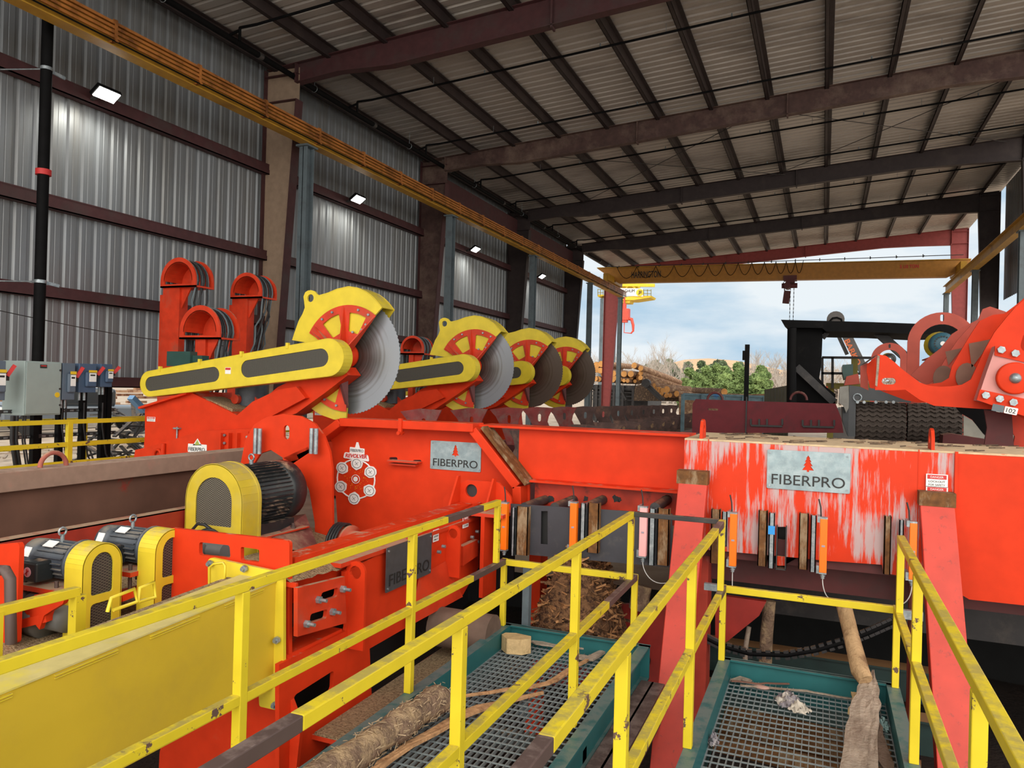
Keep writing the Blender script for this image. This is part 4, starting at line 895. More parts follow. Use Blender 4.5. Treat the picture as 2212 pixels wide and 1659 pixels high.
for px,py in ((486,940),(535,944),(486,957),(484,973)): p=P(px,py,Y=Y-.02); g.cyl(p,p+Vector((0,-.02,0)),.018,n=8)
g.obj('bolt',GALV,t)
g=G(); p=P(352,972,Y=Y-.03); g.cyl(p+Vector((0,0,-.1)),p+Vector((0,0,.09)),.03,n=10); q=P(340,985,Y=Y-.03); g.tube([q+Vector((.07*math.cos(a),0,.09*math.sin(a))) for a in [math.pi*j/8 for j in range(9)]],.02,8); g.obj('lifting_lug',ORG,t)
# =================== HOSE TOWERS ===================
def tower(px0,px1,pyt,Y,mx0,mx1,mstep,lab,tall):
    # half-round cradle: two arch plates joined by a curved saddle, hoses over it
    a=P(px0,pyt,Y=Y);b=P(px1,pyt,Y=Y); r_=(b.x-a.x)/2; cx=(a.x+b.x)/2; ct=a.z-r_*0
    cz=a.z-r_*1.0; dp=.42
    t=TH('hose_tower',lab,'hose tower',(cx,Y,0),'hose towers')
    for yy in (Y,Y+dp):
        G().plate('Y',yy,.03,circ(cx,cz,r_,16,0,180)+[(cx-r_,cz-.12),(cx+r_,cz-.12)],[rnd(circ(cx,cz,r_*.78,14,0,180)+[(cx-r_*.78,cz-.06),(cx+r_*.78,cz-.06)],.01)] if yy==Y else []).obj('arch_plate',ORGD,t)
    G().strip(circ(cx,cz,r_*.80,14,0,180),'Y',Y,dp,.012).obj('saddle',ORGD,t)
    G().box((cx-r_,Y,cz-.12),(cx+r_,Y+dp,cz-.09)).obj('tray',ORGD,t)
    m0=P(mx0,700,Y=Y+.05).x;m1=P(mx1,700,Y=Y+.05).x
    G().box((m0,Y+.05,0),(m1,Y+.25,cz-.12)).obj('mast',ORGD,t)
    if mstep: zs=P(mx0,mstep,Y=Y).z; G().box((m0-.08,Y+.06,0),(m0,Y+.24,zs)).obj('mast_stiffener',ORGD,t)
    v=Vector; G().add([(m1,Y+.1,cz-.12),(m1+.22,Y+.1,cz-.12),(m1,Y+.1,cz-.5),(m1,Y+.13,cz-.12),(m1+.22,Y+.13,cz-.12),(m1,Y+.13,cz-.5)],[(0,1,2),(5,4,3),(0,3,4,1),(1,4,5,2),(2,5,3,0)]).obj('gusset',ORGD,t)
    for k in range(7):
        y=Y+.08+.045*k; rr=r_*.88+R.uniform(-.01,.02)
        pts=[(cx-rr,y,cz-.12-R.uniform(.3,.6))]+[(cx+rr*math.cos(math.radians(a)),y,cz+rr*math.sin(math.radians(a))) for a in range(180,-1,-15)]
        z=cz-.15; x=cx+rr
        n=6; ln=R.uniform(.9,1.5)*tall
        for j in range(1,n+1): pts.append((x+R.uniform(-.05,.05)-.04*j,y+R.uniform(-.03,.03),z-ln*j/n))
        G().tube(pts,.017,6).obj('hose',RUB if k%3 else GREY,t)
    return t
tower(348,424,558,10.4,350,386,636,'tallest hose tower at left with black hoses over its cradle',1)
tower(389,477,660,9.3,423,445,None,'short hose tower in the middle of the left group',.9)
tower(499,566,590,11.6,500,533,658,'hose tower standing beside the tan column',1)
tower(866,916,725,14.0,885,895,None,'small far hose tower seen between the saws',.7)
a=P(375,775,Y=9.2); G().box((a.x-.15,9.2,a.z-.12),(a.x+.35,9.5,a.z+.12)).box((a.x+.3,9.25,a.z-.05),(a.x+.55,9.45,a.z+.06)).obj('hydraulic_valve',mat('dark_green',(.03,.08,.07),.4),label='dark green hydraulic valve block behind the belt guard',cat='valve')
# =================== LOG CRADLES (V conveyor) ===================
CRM=mat('worn_red_plate',(.20,.030,.028),.6,var=.3,stain=lin((110,84,78)),st=(.46,.66),ss=4,dust=DUST,dd=.5)
def cradle(x,y,z,flip,lab,s=1):
    g=G(); f=-1 if flip else 1
    o=[(0,0),(.02,.03),(.62,.0),(.50,-.20),(.48,-.30),(.56,-.52),(.30,-.55),(.22,-.36),(.10,-.12)]
    o=[(0,-.02),(.30,.03),(.62,.02),(.54,-.14),(.52,-.24),(.58,-.36),(.66,-.60),(.34,-.60),(.24,-.34),(.12,-.14)]
    o=[(x+f*a*s,z+b*s) for a,b in o]
    h=slot(x+f*.36*s,z-.13*s,x+f*.36*s,z-.21*s,.032*s,5)
    g.plate('Y',y,.02,o,[h]); return g.obj('log_cradle_plate',CRM,label=lab,cat='cradle plate',group='cradle plates of the log conveyor')
CRD=mat('brown_worn_plate',(.085,.048,.042),.6,var=.3,stain=lin((120,90,76)),st=(.5,.7),ss=4,dust=DUST,dd=.5)
xs=-5.25
for i in range(13):
    y=8.80+1.47*i; o=cradle(xs,y,1.86-.012*i,False,'scuffed red cradle plate on left side of the log conveyor, %s from the camera'%ORD[i])
    if i>4: o.data.materials[0]=CRD
for i in range(1,13):
    y=8.80+1.47*i; o=cradle(xs+1.6,y,1.56-.008*i,True,'brown cradle plate on right side of the log conveyor, %s from the camera'%ORD[i-1]); o.data.materials[0]=CRD
t=TH('log_conveyor','long red V-shaped log conveyor trough behind the cross beam','conveyor',(-4.4,14,.3))
G().box((xs-.1,8.4,.3),(xs+.0,27,1.25)).obj('side_plate',MAR,t)
G().box((xs+1.6,8.4,.3),(xs+1.7,27,1.1)).obj('side_plate',MAR,t)
G().box((xs+.2,8.4,.9),(xs+1.4,27,1.05)).obj('chain_bed',DRK,t)
a=Vector((xs+.85,12.6,1.27)); b=Vector((xs+.9,27,1.2))
pts=[a+(b-a)*u+Vector((.05*math.sin(9*u),0,.02*math.sin(14*u))) for u in [i/24 for i in range(25)]]
G().tube(pts,[.17+.015*math.sin(i) for i in range(25)],12).obj('conveyed_log',mat('peeled_log_pale',lin((152,122,90)),.9,var=.3,vs=10,stain=lin((110,84,62)),st=(.5,.65),ss=9),label='long debarked log lying in the V conveyor',cat='log')
# =================== LEFT TROUGH BEAMS ===================
TRM=mat('rust_brown_trough',lin((104,72,58)),.8,var=.25,vs=3,stain=lin((140,40,26)),st=(.60,.68),ss=2.6,sst=(1,1,1),dust=lin((150,122,104)),dd=.9)
TT=mat('beige_trough_top',lin((150,122,106)),.85,var=.12,vs=12,stain=lin((168,110,96)),st=(.55,.75),ss=3,dust=lin((176,150,134)),dd=.7)
t=TH('bark_trough','long brown dusty trough wall running from left foreground to the arch plate','trough',(-6.1,4,0))
A=P(0,1012,X=-6.0);B=P(520,980,X=-6.0); zt=(A.z+B.z)/2
z0=P(0,1048,X=-6.0).z
G().box((-6.25,1.0,zt-.16),(-6.0,7.6,zt)).obj('top_beam',TT,t,bev=.006)
G().box((-6.22,1.0,-.3),(-6.08,7.6,zt-.16)).obj('wall_plate',TRM,t)
G().add([(-6.08,1,.55),(-6.08,7.6,.55),(-5.5,7.6,.30),(-5.5,1,.30)],[(0,1,2,3)]).obj('sloped_floor',mat('sawdust_on_red',lin((120,96,78)),.9,var=.3,vs=14,stain=lin((150,60,44)),st=(.6,.72),ss=3),t)
c=P(115,1010,X=-6.1); g=G(); g.tube([(-6.1,c.y+.12*math.cos(a),zt+.12*math.sin(a)) for a in [math.pi*j/10 for j in range(11)]],.02,8); g.obj('lifting_ring',mat('faded_pink_red',(.36,.10,.07),.7,var=.15,dust=DUST,dd=.6),t)
t=TH('red_channel_beam','dark red channel beam in front of the brown trough','beam',(-5.4,4,.5))
z1=P(0,1170,X=-5.3).z; z2=P(0,1215,X=-5.3).z
G().box((-5.42,1.0,z1-.01),(-5.3,6.4,z1)).box((-5.31,1.0,z1-.24),(-5.3,6.4,z1)).obj('channel',RED,t)
G().add([(-5.3,1,z1-.24),(-5.3,6.4,z1-.24),(-4.0,6.4,z1-.45),(-4.0,1,z1-.45)],[(0,1,2,3)]).obj('sawdust_bed',SAWD,t,label='bed of sawdust beside the channel')
# far end bracket at left edge
G().plate('Y',2.95,.03,rnd(fy(2.95,[(-40,1180),(38,1172),(42,1180),(35,1390),(-40,1390)]),.02)).obj('side_plate',ORG,label='orange upright plate at the left edge of the picture',cat='plate')
g=G(); q=[P(x,y,Y=2.8) for x,y in ((-20,1232),(12,1232),(22,1250),(24,1390))]; g.tube(q,.03,8); g.obj('bent_pipe',BRN,label='bent muddy pipe at the left edge of the picture',cat='pipe')
# arch plate with roller posts
Y=6.3
t=TH('arch_plate','tall orange arch plate with roller posts behind the big motor','plate',(-5.3,Y,0))
G().plate('Y',Y,.03,fy(Y,[(522,1010),(520,1000),(530,950),(548,918),(575,901),(612,894),(650,899),(680,915),(700,942),(712,975),(717,1010),(719,1190),(719,1300),(682,1300),(680,1130),(668,1060),(655,1030),(635,1003),(610,988),(585,972),(562,980),(548,1002)]),[slot(*fy(Y,[(619,926)])[0],*fy(Y,[(619,942)])[0],.035,8)]).obj('arch',ORG,t)
G().plate('Y',Y+.35,.04,fy(Y+.35,[(690,965),(705,968),(712,1010),(714,1190),(690,1190)])).obj('rear_plate',ORG,t)
G().add([tuple(P(*q,Y=Y)) for q in ((610,990),(665,965),(672,975),(620,1010))]+[tuple(P(*q,Y=Y)+Vector((0,.3,0))) for q in ((610,990),(665,965),(672,975),(620,1010))],[(0,1,2,3),(7,6,5,4),(0,4,5,1),(1,5,6,2),(2,6,7,3),(3,7,4,0)]).obj('inner_gusset',ORG,t)
for px0,px1 in ((547,560),(668,682)):
    a=P(px0+4,980,Y=Y-.08);b=P(px0+4,925,Y=Y-.08); w_=.045; g=G(); g.cyl(a,(a.x,a.y,b.z),.022,n=10); g.cyl((a.x+.055,a.y,a.z),(a.x+.055,a.y,b.z),.022,n=10); g.obj('guide_roller',GALV,t)
# =================== BIG MOTOR ===================
def arch_out(cx,z0,zc,r_): return [(cx-r_,z0)]+circ(cx,zc,r_,16,180,0)[::1]+[(cx+r_,z0)]
Yg=5.15
a=P(402,1058,Y=Yg);b=P(524,1062,Y=Yg);tp=P(455,1002,Y=Yg);bt=P(470,1165,Y=Yg)
cx=(a.x+b.x)/2;r_=(b.x-a.x)/2;zc_=tp.z-r_
t=TH('drive_motor','big black finned electric motor with tall yellow belt guard','motor',(cx,Yg,zc_-.6))
ao=[(cx-r_,zc_-.55)]+[(cx+r_*math.cos(math.radians(q)),zc_+r_*math.sin(math.radians(q))) for q in range(180,-1,-12)]+[(cx+r_,zc_-.55)]
wi=rnd([(cx-r_*.64,zc_-.22)]+[(cx+r_*.64*math.cos(math.radians(q)),zc_+r_*.64*math.sin(math.radians(q))) for q in range(180,-1,-15)]+[(cx+r_*.64,zc_-.22)],.02)
G().plate('Y',Yg,.01,ao,[wi]).obj('guard_front',YELD,t,label='yellow belt guard front smudged black')
G().strip(ao,'Y',Yg,.20,.01).obj('guard_side',YELD,t)
G().plate('Y',Yg+.20,.03,[(cx+(x-cx)*1.04,z+.01) for x,z in ao]).obj('guard_back_plate',YELD,t)
G().plate('Y',Yg+.014,.004,[(cx+(x-cx)*1.03,zc_+(z-zc_)*1.03) for x,z in wi]).obj('guard_screen',MESHB,t)
o=Vector((cx+.02,Yg+.24,zc_+.0)); rm=r_*.90
G().lathe(o,(0,1,0),[(0,0),(0,rm*.8),(.05,rm*.9),(.47,rm*.9),(.47,rm*.98),(.50,rm*1.02),(.66,rm*1.0),(.72,rm*.85),(.74,rm*.4),(.74,0)],28).obj('motor_body',MOT,t)
g=G()
for k in range(44):
    q=2*math.pi*k/44; d=Vector((math.cos(q),0,math.sin(q))); g.bar(o+d*rm*.93+Vector((0,.06,0)),o+d*rm*.93+Vector((0,.46,0)),.008,.045,tuple(d))
g.obj('cooling_fin',MOT,t)
g=G(); g.cyl(o+Vector((0,.2,rm*.9)),o+Vector((0,.2,rm+.03)),.02,n=8); g.tube([o+Vector((.03*math.cos(q),.2,rm+.06+.03*math.sin(q))) for q in [2*math.pi*i/12 for i in range(13)]],.009,6); g.obj('lifting_eye',GALV,t)
g=G(); g.box((o.x-.26,o.y-.05,o.z-rm*1.12),(o.x-.1,o.y+.5,o.z-rm*.8)); g.box((o.x+.12,o.y-.05,o.z-rm*1.12),(o.x+.27,o.y+.5,o.z-rm*.8)); g.obj('motor_foot',MOT,t)
G().box((o.x-.3,o.y-.08,o.z-rm*1.18),(o.x+.36,o.y+.62,o.z-rm*1.12)).obj('base_plate',ORGD,t,bev=.004)
g=G()
for dx,dy in ((.25,.0),(.3,.45),(-.2,.0),(.1,.5)): g.cyl((o.x+dx,o.y+dy,o.z-rm*1.7),(o.x+dx,o.y+dy,o.z-rm*.95),.015,n=8); g.cyl((o.x+dx,o.y+dy,o.z-rm*1.12),(o.x+dx,o.y+dy,o.z-rm*1.05),.028,n=6,sm=False)
g.obj('mounting_bolt',BRN,t)
g=G()
for k,(dx,h) in enumerate(((0,.0),(.10,-.04))):
    s_=P(415,1140,Y=Yg-.1); e_=P(465,1150,Y=Yg-.06); g.tube([s_+Vector((dx,0,-.12)),s_+Vector((dx,0,-.02)),s_+Vector((.06+dx,0,.04+h)),s_+Vector((.14+dx,0,.04+h)),e_+Vector((dx*.3,0,0)),e_+Vector((dx*.3,0,-.15))],.014,8)
g.obj('hydraulic_hose',RUB,label='two black hydraulic hoses in front of the big yellow guard',cat='hose')
# sloping chute below the motor
g=G(); v=[P(560,1185,Y=5.2),P(690,1190,Y=5.9),P(660,1110,Y=6.2),P(560,1125,Y=6.0)]; g.add([tuple(q) for q in v],[(0,1,2,3)])
g.obj('chute_plate',mat('dusty_maroon_slope',lin((120,70,64)),.8,var=.3,stain=lin((150,120,100)),st=(.45,.65),ss=5),label='dusty maroon chute plate below the big motor',cat='chute',kind=None)
# coil drum behind rail
c=P(775,1170,Y=6.3); g=G(); g.lathe((c.x-.1,6.25,c.z-.06),(1,0,0),[(0,0),(0,.22),(.04,.22),(.04,.17),(.3,.17),(.3,.22),(.34,.22),(.34,0)],24); g.obj('winch_drum',ORGD,label='red winch drum below the orange sticker plate',cat='drum')
g=G()
for k in range(4): g.tube([(c.x-.18+.03*k,6.2-.2*math.cos(q),c.z-.06+.24*math.sin(q)) for q in [math.pi*i/10 for i in range(-2,13)]],.013,6)
g.obj('hose_bundle',RUB,label='bundle of black hoses curving down beside the winch drum',cat='hose')
# =================== SMALL MOTORS (axis along X) ===================
def small_motor(xg,pc,r_,lab,lenm=.43):
    """guard in the plane x=xg centred at pixel pc (arch centre)"""
    c=P(*pc,X=xg); y,z=c.y,c.z
    t=TH('gear_motor',lab,'motor',(xg-.3,y,z-.4),'small motors on the conveyor drives')
    o=[(y-r_,z-.62)]+[(y-r_*math.cos(math.radians(q)),z+r_*math.sin(math.radians(q))) for q in range(0,181,12)]+[(y+r_,z-.62)]
    w1=rnd([(y-r_*.56,z-.17)]+[(y-r_*.56*math.cos(math.radians(q)),z+r_*.62*math.sin(math.radians(q))) for q in range(0,181,15)]+[(y+r_*.56,z-.17)],.02)
    w2=rnd(rect(y-r_*.56,z-.42,y+r_*.56,z-.22),.03)
    G().plate('X',xg-.01,.01,o,[w1,w2]).obj('guard_front',YELC,t); G().strip(o,'X',xg-.15,.15,.008).obj('guard_side',YELC,t)
    G().plate('X',xg-.018,.004,[(y+(a-y)*1.04,z+(b-z)*1.02) for a,b in w1]).plate('X',xg-.018,.004,[(y+(a-y)*1.04,b) for a,b in w2]).obj('guard_screen',MESH2,t)
    ro=.105; mo=Vector((xg-.16,y,z-.0))
    G().lathe(mo,(-1,0,0),[(0,0),(0,r_*1.05),(.02,r_*1.05),(.02,ro),(.06,ro*1.02),(lenm-.12,ro*1.0),(lenm-.12,ro*1.1),(lenm,ro*1.06),(lenm+.02,ro*.8),(lenm+.02,0)],22).obj('motor_body',MOTG,t)
    g=G()
    for k in range(20): q=2*math.pi*k/20; d=Vector((0,math.cos(q),math.sin(q))); g.bar(mo+d*(ro+.004)+Vector((-.06,0,0)),mo+d*(ro+.004)+Vector((-(lenm-.13),0,0)),.008,.02,tuple(d))
    g.obj('cooling_fin',MOTG,t)
    tb=G().box((mo.x-.29,y-ro-.10,z-.10),(mo.x-.15,y-ro+.02,z+.02)).obj('terminal_box',MOT,t,bev=.012)
    G().cyl((mo.x-.22,y-ro-.101,z-.04),(mo.x-.22,y-ro-.105,z-.04),.03,n=14).obj('round_emblem',mat('pink_emblem',(.75,.35,.40),.5,var=0),tb,label='round red and white emblem')
    g=G(); g.bar((mo.x-.22,y-ro-.107,z-.06),(mo.x-.22,y-ro-.107,z-.02),.008,.002,(0,1,0)); g.bar((mo.x-.235,y-ro-.107,z-.052),(mo.x-.205,y-ro-.107,z-.028),.006,.002,(0,1,0)); g.obj('emblem_mark',REDL,tb)
    d=Vector((0,-.5,.86)); p=mo+Vector((-.22,0,0))+d*(ro+.018); G().bar(p+Vector((-.045,0,0)),p+Vector((.045,0,0)),.055,.004,tuple(d)).obj('nameplate',WHT,t)
    d=Vector((0,-.86,.4)).normalized(); p=mo+Vector((-lenm+.055,0,0))+d*(ro*1.09); G().bar(p+Vector((-.03,0,0)),p+Vector((.03,0,0)),.06,.004,tuple(d)).obj('label',WHT,t)
    g=G(); g.cyl(mo+Vector((-.2,0,ro)),mo+Vector((-.2,0,ro+.05)),.012,n=8); g.tube([mo+Vector((-.2+.0,.025*math.cos(q),ro+.07+.025*math.sin(q))) for q in [2*math.pi*i/12 for i in range(13)]],.007,6); g.obj('lifting_eye',GALV,t)
    G().box((mo.x-.36,y-.2,z-ro-.05),(mo.x+.02,y+.2,z-ro-.02)).obj('base_plate',ORGD,t)
    g=G()
    for dx in (-.32,-.04): g.cyl((mo.x+dx,y-.15,z-ro-.18),(mo.x+dx,y-.15,z-ro+.02),.012,n=6); g.cyl((mo.x+dx,y+.15,z-ro-.18),(mo.x+dx,y+.15,z-ro+.02),.012,n=6)
    g.obj('mounting_bolt',BRN,t)
    G().bar((mo.x-.4,y-.18,z-ro-.28),(mo.x-.0,y-.1,z-ro-.16),.34,.05).obj('bracket',ORG,t)
    g=G(); g.tube([(xg+.01,y+r_*.5,z-.56),(xg+.08,y+r_*.5,z-.56),(xg+.08,y+r_*.5,z-.36),(xg+.01,y+r_*.5,z-.36)],.008,6); g.obj('guard_handle',YELC,t)
    return t
MESH2=meshmat('expanded_metal_side',sc_=30,along='YZ')
small_motor(-4.05,(222,1222),.135,'small grey-blue motor nearest the left edge with yellow arched guard')
small_motor(-3.95,(372,1188),.135,'small grey-blue motor behind the upright orange plate')
g=G(); p=P(110,1330,X=-4.3)
g.lathe((p.x-.25,p.y,p.z),(1,0,0),[(0,0),(0,.12),(.05,.12),(.05,.07),(.12,.07),(.12,.14),(.25,.14),(.25,.08),(.4,.08),(.4,0)],20); g.obj('shaft_coupling',mat('grey_casting',lin((110,110,108)),.5,var=.2),label='grey gearbox coupling under the left small motor',cat='coupling')
q=[(48,1315),(75,1285),(142,1290),(135,1305),(110,1320),(95,1330),(85,1360),(60,1330)]; G().plate('Y',3.05,.03,fy(3.05,q)).obj('bracket_plate',ORG,label='orange curved bracket under the left small motor',cat='bracket')
# =================== ORANGE UPRIGHT PLATE + YELLOW LONG GUARD ===================
Y=3.78
t=TH('end_frame','bright orange upright end plate with rectangular cut-outs','frame',(-3.5,Y,-.5))
G().plate('Y',Y,.03,rnd(fy(Y,[(365,1140),(625,1168),(624,1500),(650,1570),(640,1659),(640,1720),(340,1720),(345,1620),(360,1590)]),.03),[rnd(fy(Y,[(430,1171),(496,1178),(498,1206),(430,1199)]),.02),rnd(fy(Y,[(520,1181),(560,1187),(560,1215),(520,1210)]),.015)]).obj('plate',ORG,t)
# hydraulic motor seen through the cut-out
p=P(452,1188,Y=4.2); g=G(); g.cyl((p.x-.08,4.2,p.z),(p.x+.02,4.2,p.z),.05,n=12); g.cyl((p.x+.02,4.2,p.z),(p.x+.15,4.2,p.z),.06,n=14); g.box((p.x-.06,4.14,p.z-.04),(p.x,4.16,p.z+.05)); g.obj('hydraulic_motor',mat('grey_casting',(0,0,0)),label='grey hydraulic motor seen through the upright plate cut-out',cat='motor')
Y=3.72
t=TH('chain_guard','long yellow boxed chain guard in the lower left foreground','guard',(-3.2,1.8,.4))
xr=-3.06
za=P(0,1500,X=xr);zb_=P(525,1285,X=xr)
y0=-.8
def zl(y): return za.z+(zb_.z-za.z)*(y-za.y)/(zb_.y-za.y)
zbt=P(585,1490,X=-3.06).z
G().add([(xr,y0,zbt),(xr,Y,zbt),(xr,Y,zl(Y)),(xr,y0,zl(y0)),(xr-.27,y0,zbt),(xr-.27,Y,zbt),(xr-.27,Y,zl(Y)),(xr-.27,y0,zl(y0))],[(0,1,2,3),(7,6,5,4),(4,5,1,0),(1,5,6,2),(4,0,3,7)]).obj('side_panel',mat('yellow_panel_dulled',(.62,.43,.03),.45,var=.08,vs=1.5,stain=(.50,.34,.04),st=(.5,.8),ss=1.2),t)
G().bar((xr-.135,y0,zl(y0)+.004),(xr-.135,Y,zl(Y)+.004),.285,.008).obj('lid',mat('dusty_yellow_lid',lin((200,185,120)),.7,var=.12,vs=10,stain=lin((214,196,60)),st=(.5,.7),ss=3),t,label='dust covered lid')
g=G()
n=9
for k in range(n):
    ya=y0+(Y-y0)*(k+.15)/n; yb=y0+(Y-y0)*(k+.78)/n; g.bar((xr+.004,ya,zl(ya)-.015),(xr+.004,yb,zl(yb)-.015),.008,.006); g.bar((xr+.004,ya,zl(ya)-.028),(xr+.004,yb,zl(yb)-.028),.006,.004)
g.obj('lid_hem',YELC,t)
fp=fy(Y,[(449,1210),(455,1205),(612,1238),(612,1528),(604,1536),(560,1526),(548,1300),(449,1270)])
G().plate('Y',Y,.025,rnd(fp,.015)).obj('end_flange',YELC,t)
g=G()
for px,py in ((456,1217),(530,1228),(608,1243),(600,1382),(596,1522)): p=P(px,py,Y=Y-.01); g.cyl(p,p+Vector((0,-.02,0)),.022,n=6,sm=False); g.cyl(p,p+Vector((0,-.035,0)),.012,n=8)
g.obj('flange_bolt',GALV,t)
g=G(); q=[P(x,y,Y=Y-.06) for x,y in ((452,1262),(453,1225),(462,1218),(482,1216),(486,1222),(486,1248),(470,1256))]; g.tube(q,.008,6); g.obj('lift_handle',YELC,t)
g=G(); q=[P(x,y,X=-3.36) for x,y in ((232,1322),(240,1292),(290,1272),(296,1300),(245,1318))]; g.tube(q,.010,6)
q=[P(x,y,X=-3.36) for x,y in ((298,1300),(302,1270),(332,1258),(336,1290),(298,1300))]; g.tube(q,.010,6); g.obj('lift_handle',YELC,t)
G().add([(-3.33,y0,zl(y0)-.01),(-3.33,3.7,zl(3.7)-.01),(-3.42,3.7,zl(3.7)-.01),(-3.42,y0,zl(y0)-.01)],[(0,1,2,3)]).obj('side_ledge',SAWD,t,label='ledge with chips and sawdust')
# =================== ORANGE CONVEYOR BESIDE CATWALK ===================
XC=-2.98
t=TH('side_conveyor','orange boxed conveyor frame beside the left catwalk with dark sign','conveyor',(-3.3,5,-.2))
ya,yb=3.85,6.5
za_=P(745,1232,X=XC).z; zt1=P(900,1150,X=XC).z
top=P(1000,1098,X=XC).z
pz=P(745,1232,X=XC)
body=fx(XC,[(745,1235),(1040,1085),(1040,1215),(1000,1285),(792,1405),(750,1370)])
G().plate('X',XC-.34,.02,fx(XC-.33,[(560,1270),(745,1210),(1000,1150),(1010,1300),(810,1480),(700,1600),(560,1659)])).obj('void_shade_panel',BKL,t)  # black sheet added in place of the shaded voids behind the side plates
G().plate('X',XC-.03,.03,body).obj('side_plate',ORG,t)
z_t=.99
G().box((-3.20,3.9,.80),(-3.06,6.5,1.09)).obj('top_rail',ORG,t,bev=.004)
G().box((-3.07,4.25,z_t-.03),(XC+.02,6.5,z_t)).obj('top_ledge',ORGD,t,label='ledge dusted with chips')
G().box((-3.9,4.6,.55),(-3.2,6.6,.58)).obj('inner_deck',ORGD,t)
# adjuster block
blk=fx(XC+.06,[(640,1270),(742,1245),(746,1345),(640,1375)])
h1=rnd(fx(XC+.06,[(692,1280),(728,1268),(726,1288),(690,1300)]),.02); h2=rnd(fx(XC+.06,[(668,1326),(705,1315),(703,1335),(666,1346)]),.02)
G().plate('X',XC+.04,.03,blk,[h1,h2]).obj('adjuster_plate',ORGD,t)
b0_=P(628,1262,X=XC);b1_=P(745,1235,X=XC); zlow=P(690,1390,X=XC).z
G().box((XC-.5,b0_.y,zlow-.02),(XC-.01,b1_.y,zlow+.02)).box((XC-.5,b0_.y,b0_.z-.02),(XC+.04,b0_.y+.02,b0_.z+.01)).obj('adjuster_frame',ORG,t)
g=G()
for px,py in ((686,1295),(738,1272),(716,1321),(660,1347)): p=P(px,py,X=XC+.07); g.cyl(p+Vector((-.04,0,0)),p+Vector((.07,0,0)),.012,n=8); g.cyl(p,p+Vector((.025,0,0)),.024,n=6,sm=False)
g.obj('adjuster_bolt',GALV,t)
v=fx(XC-.02,[(625,1255),(735,1222),(735,1240),(628,1275)])
g=G(); hp=[P(628,1262,X=XC-.0),P(738,1232,X=XC)]; n=10
vv=[];ff=[]
for i in range(n+1):
    for j in range(5):
        p=hp[0]+(hp[1]-hp[0])*i/n; x=p.x-.30*j/4; vv.append((x,p.y,p.z+.05*math.sin(math.pi*j/4)+.02*noise.noise(Vector((i*.7,j*.9,2)))+.01))
for i in range(n):
    for j in range(4): ff.append((i*5+j,(i+1)*5+j,(i+1)*5+j+1,i*5+j+1))
g.add(vv,ff,True); g.obj('sawdust_pile',SAWD,label='heap of pale sawdust on the orange conveyor end',cat='sawdust',kind='stuff')
# fins with lifting holes
for k,(px0,px1,pt,pb,hy) in enumerate(((748,789,1210,1400,1228),(963,995,1133,1245,1150))):
    a=P(px0,pt,X=XC).y; yf=P((px0+px1)/2,pt,X=XC+.06).y
    xa=P(px0,pt,Y=yf).x; xb=P(px1,pt,Y=yf).x; zt_=P(px0,pt,Y=yf).z; zb2=P(px0,pb,Y=yf).z
    w_=xb-xa; o=[(xa,zb2),(xa,zt_-w_/2)]+circ((xa+xb)/2,zt_-w_/2,w_/2,10,180,0)[0:0]+[((xa+xb)/2+w_/2*math.cos(math.radians(q)),zt_-w_/2+w_/2*math.sin(math.radians(q))) for q in range(165,-1,-15)]+[(xb,zb2)]
    G().plate('Y',yf,.022,o,[circ((xa+xb)/2,zt_-w_/2,w_*.3,12)]).obj('lifting_fin',ORG,t)
# lower skirt
G().add([tuple(P(*q,X=XC+.005)) for q in ((905,1245),(962,1212))]+[tuple(P(*q,X=XC+.08)) for q in ((1000,1289),(885,1352))],[(0,1,2,3)]).obj('lower_skirt',ORGD,t)
g=G(); g.plate('X',XC-.02,.03,fx(XC,[(600,1435),(745,1362),(750,1340),(795,1380),(803,1560),(650,1680),(600,1680)]),[rnd(fx(XC,[(632,1502),(719,1447),(717,1490),(690,1512),(632,1548)]),.03),rnd(fx(XC,[(655,1655),(712,1602),(713,1640),(690,1662)]),.02)]); g.obj('lower_side_plate',ORG,t)
G().box((-2.98,4.0,-.08),(-2.60,5.9,-.05)).box((-2.62,4.0,-.12),(-2.60,5.9,-.03)).obj('chip_tray',ORGD,t)
G().box((-2.95,4.0,-.05),(-2.62,5.9,-.03)).obj('chips_on_tray',SAWD,t,label='fine chips lying on the tray')
# dark sign
c0=fx(XC+.03,[(828,1281)])[0];c1=fx(XC+.03,[(930,1170)])[0]
fsign(t,(c0[0],c0[1]),(c0[0]+.69,c0[1]+.33),SIGND,'X',XC+.05,treecol=ORG,tx=.5)
# far control boxes
G().plate('X',XC+.03,.05,fx(XC+.06,[(996,1180),(1028,1165),(1028,1200),(996,1222)])).obj('adjuster_plate',ORGD,t)
l0=fx(XC+.02,[(937,1172)])[0]; danger(t,'X',XC+.01,l0[0],l0[1],.10,.10,('LOCKOUT','FIRST')); l0=fx(XC+.02,[(1001,1142)])[0]; danger(t,'X',XC+.01,l0[0],l0[1],.12,.11,('HANDS','CLEAR'))
g=G()
for px,py in ((945,1192),(955,1180),(1028,1148),(1028,1170),(1017,1160)): p=P(px,py,X=XC+.04); g.cyl(p,p+Vector((.03,0,0)),.014,n=8)
g.obj('bolt',GALV,t)
G().cyl((-2.95,5.6,.20),(-2.42,5.6,.20),.16,n=20).obj('tail_pulley',mat('dusty_pulley',lin((110,90,78)),.9,var=.3),label='dusty round pulley end at the far side of the left catwalk',cat='pulley')
G().box((-2.92,.5,-.52),(-2.5,5.9,-.50)).obj('walk_plate',mat('chip_strewn_plate',lin((120,102,88)),.9,var=.4,vs=12,stain=lin((80,64,54)),st=(.5,.65),ss=8),label='chip strewn steel plate between conveyor and catwalk',cat='plate')
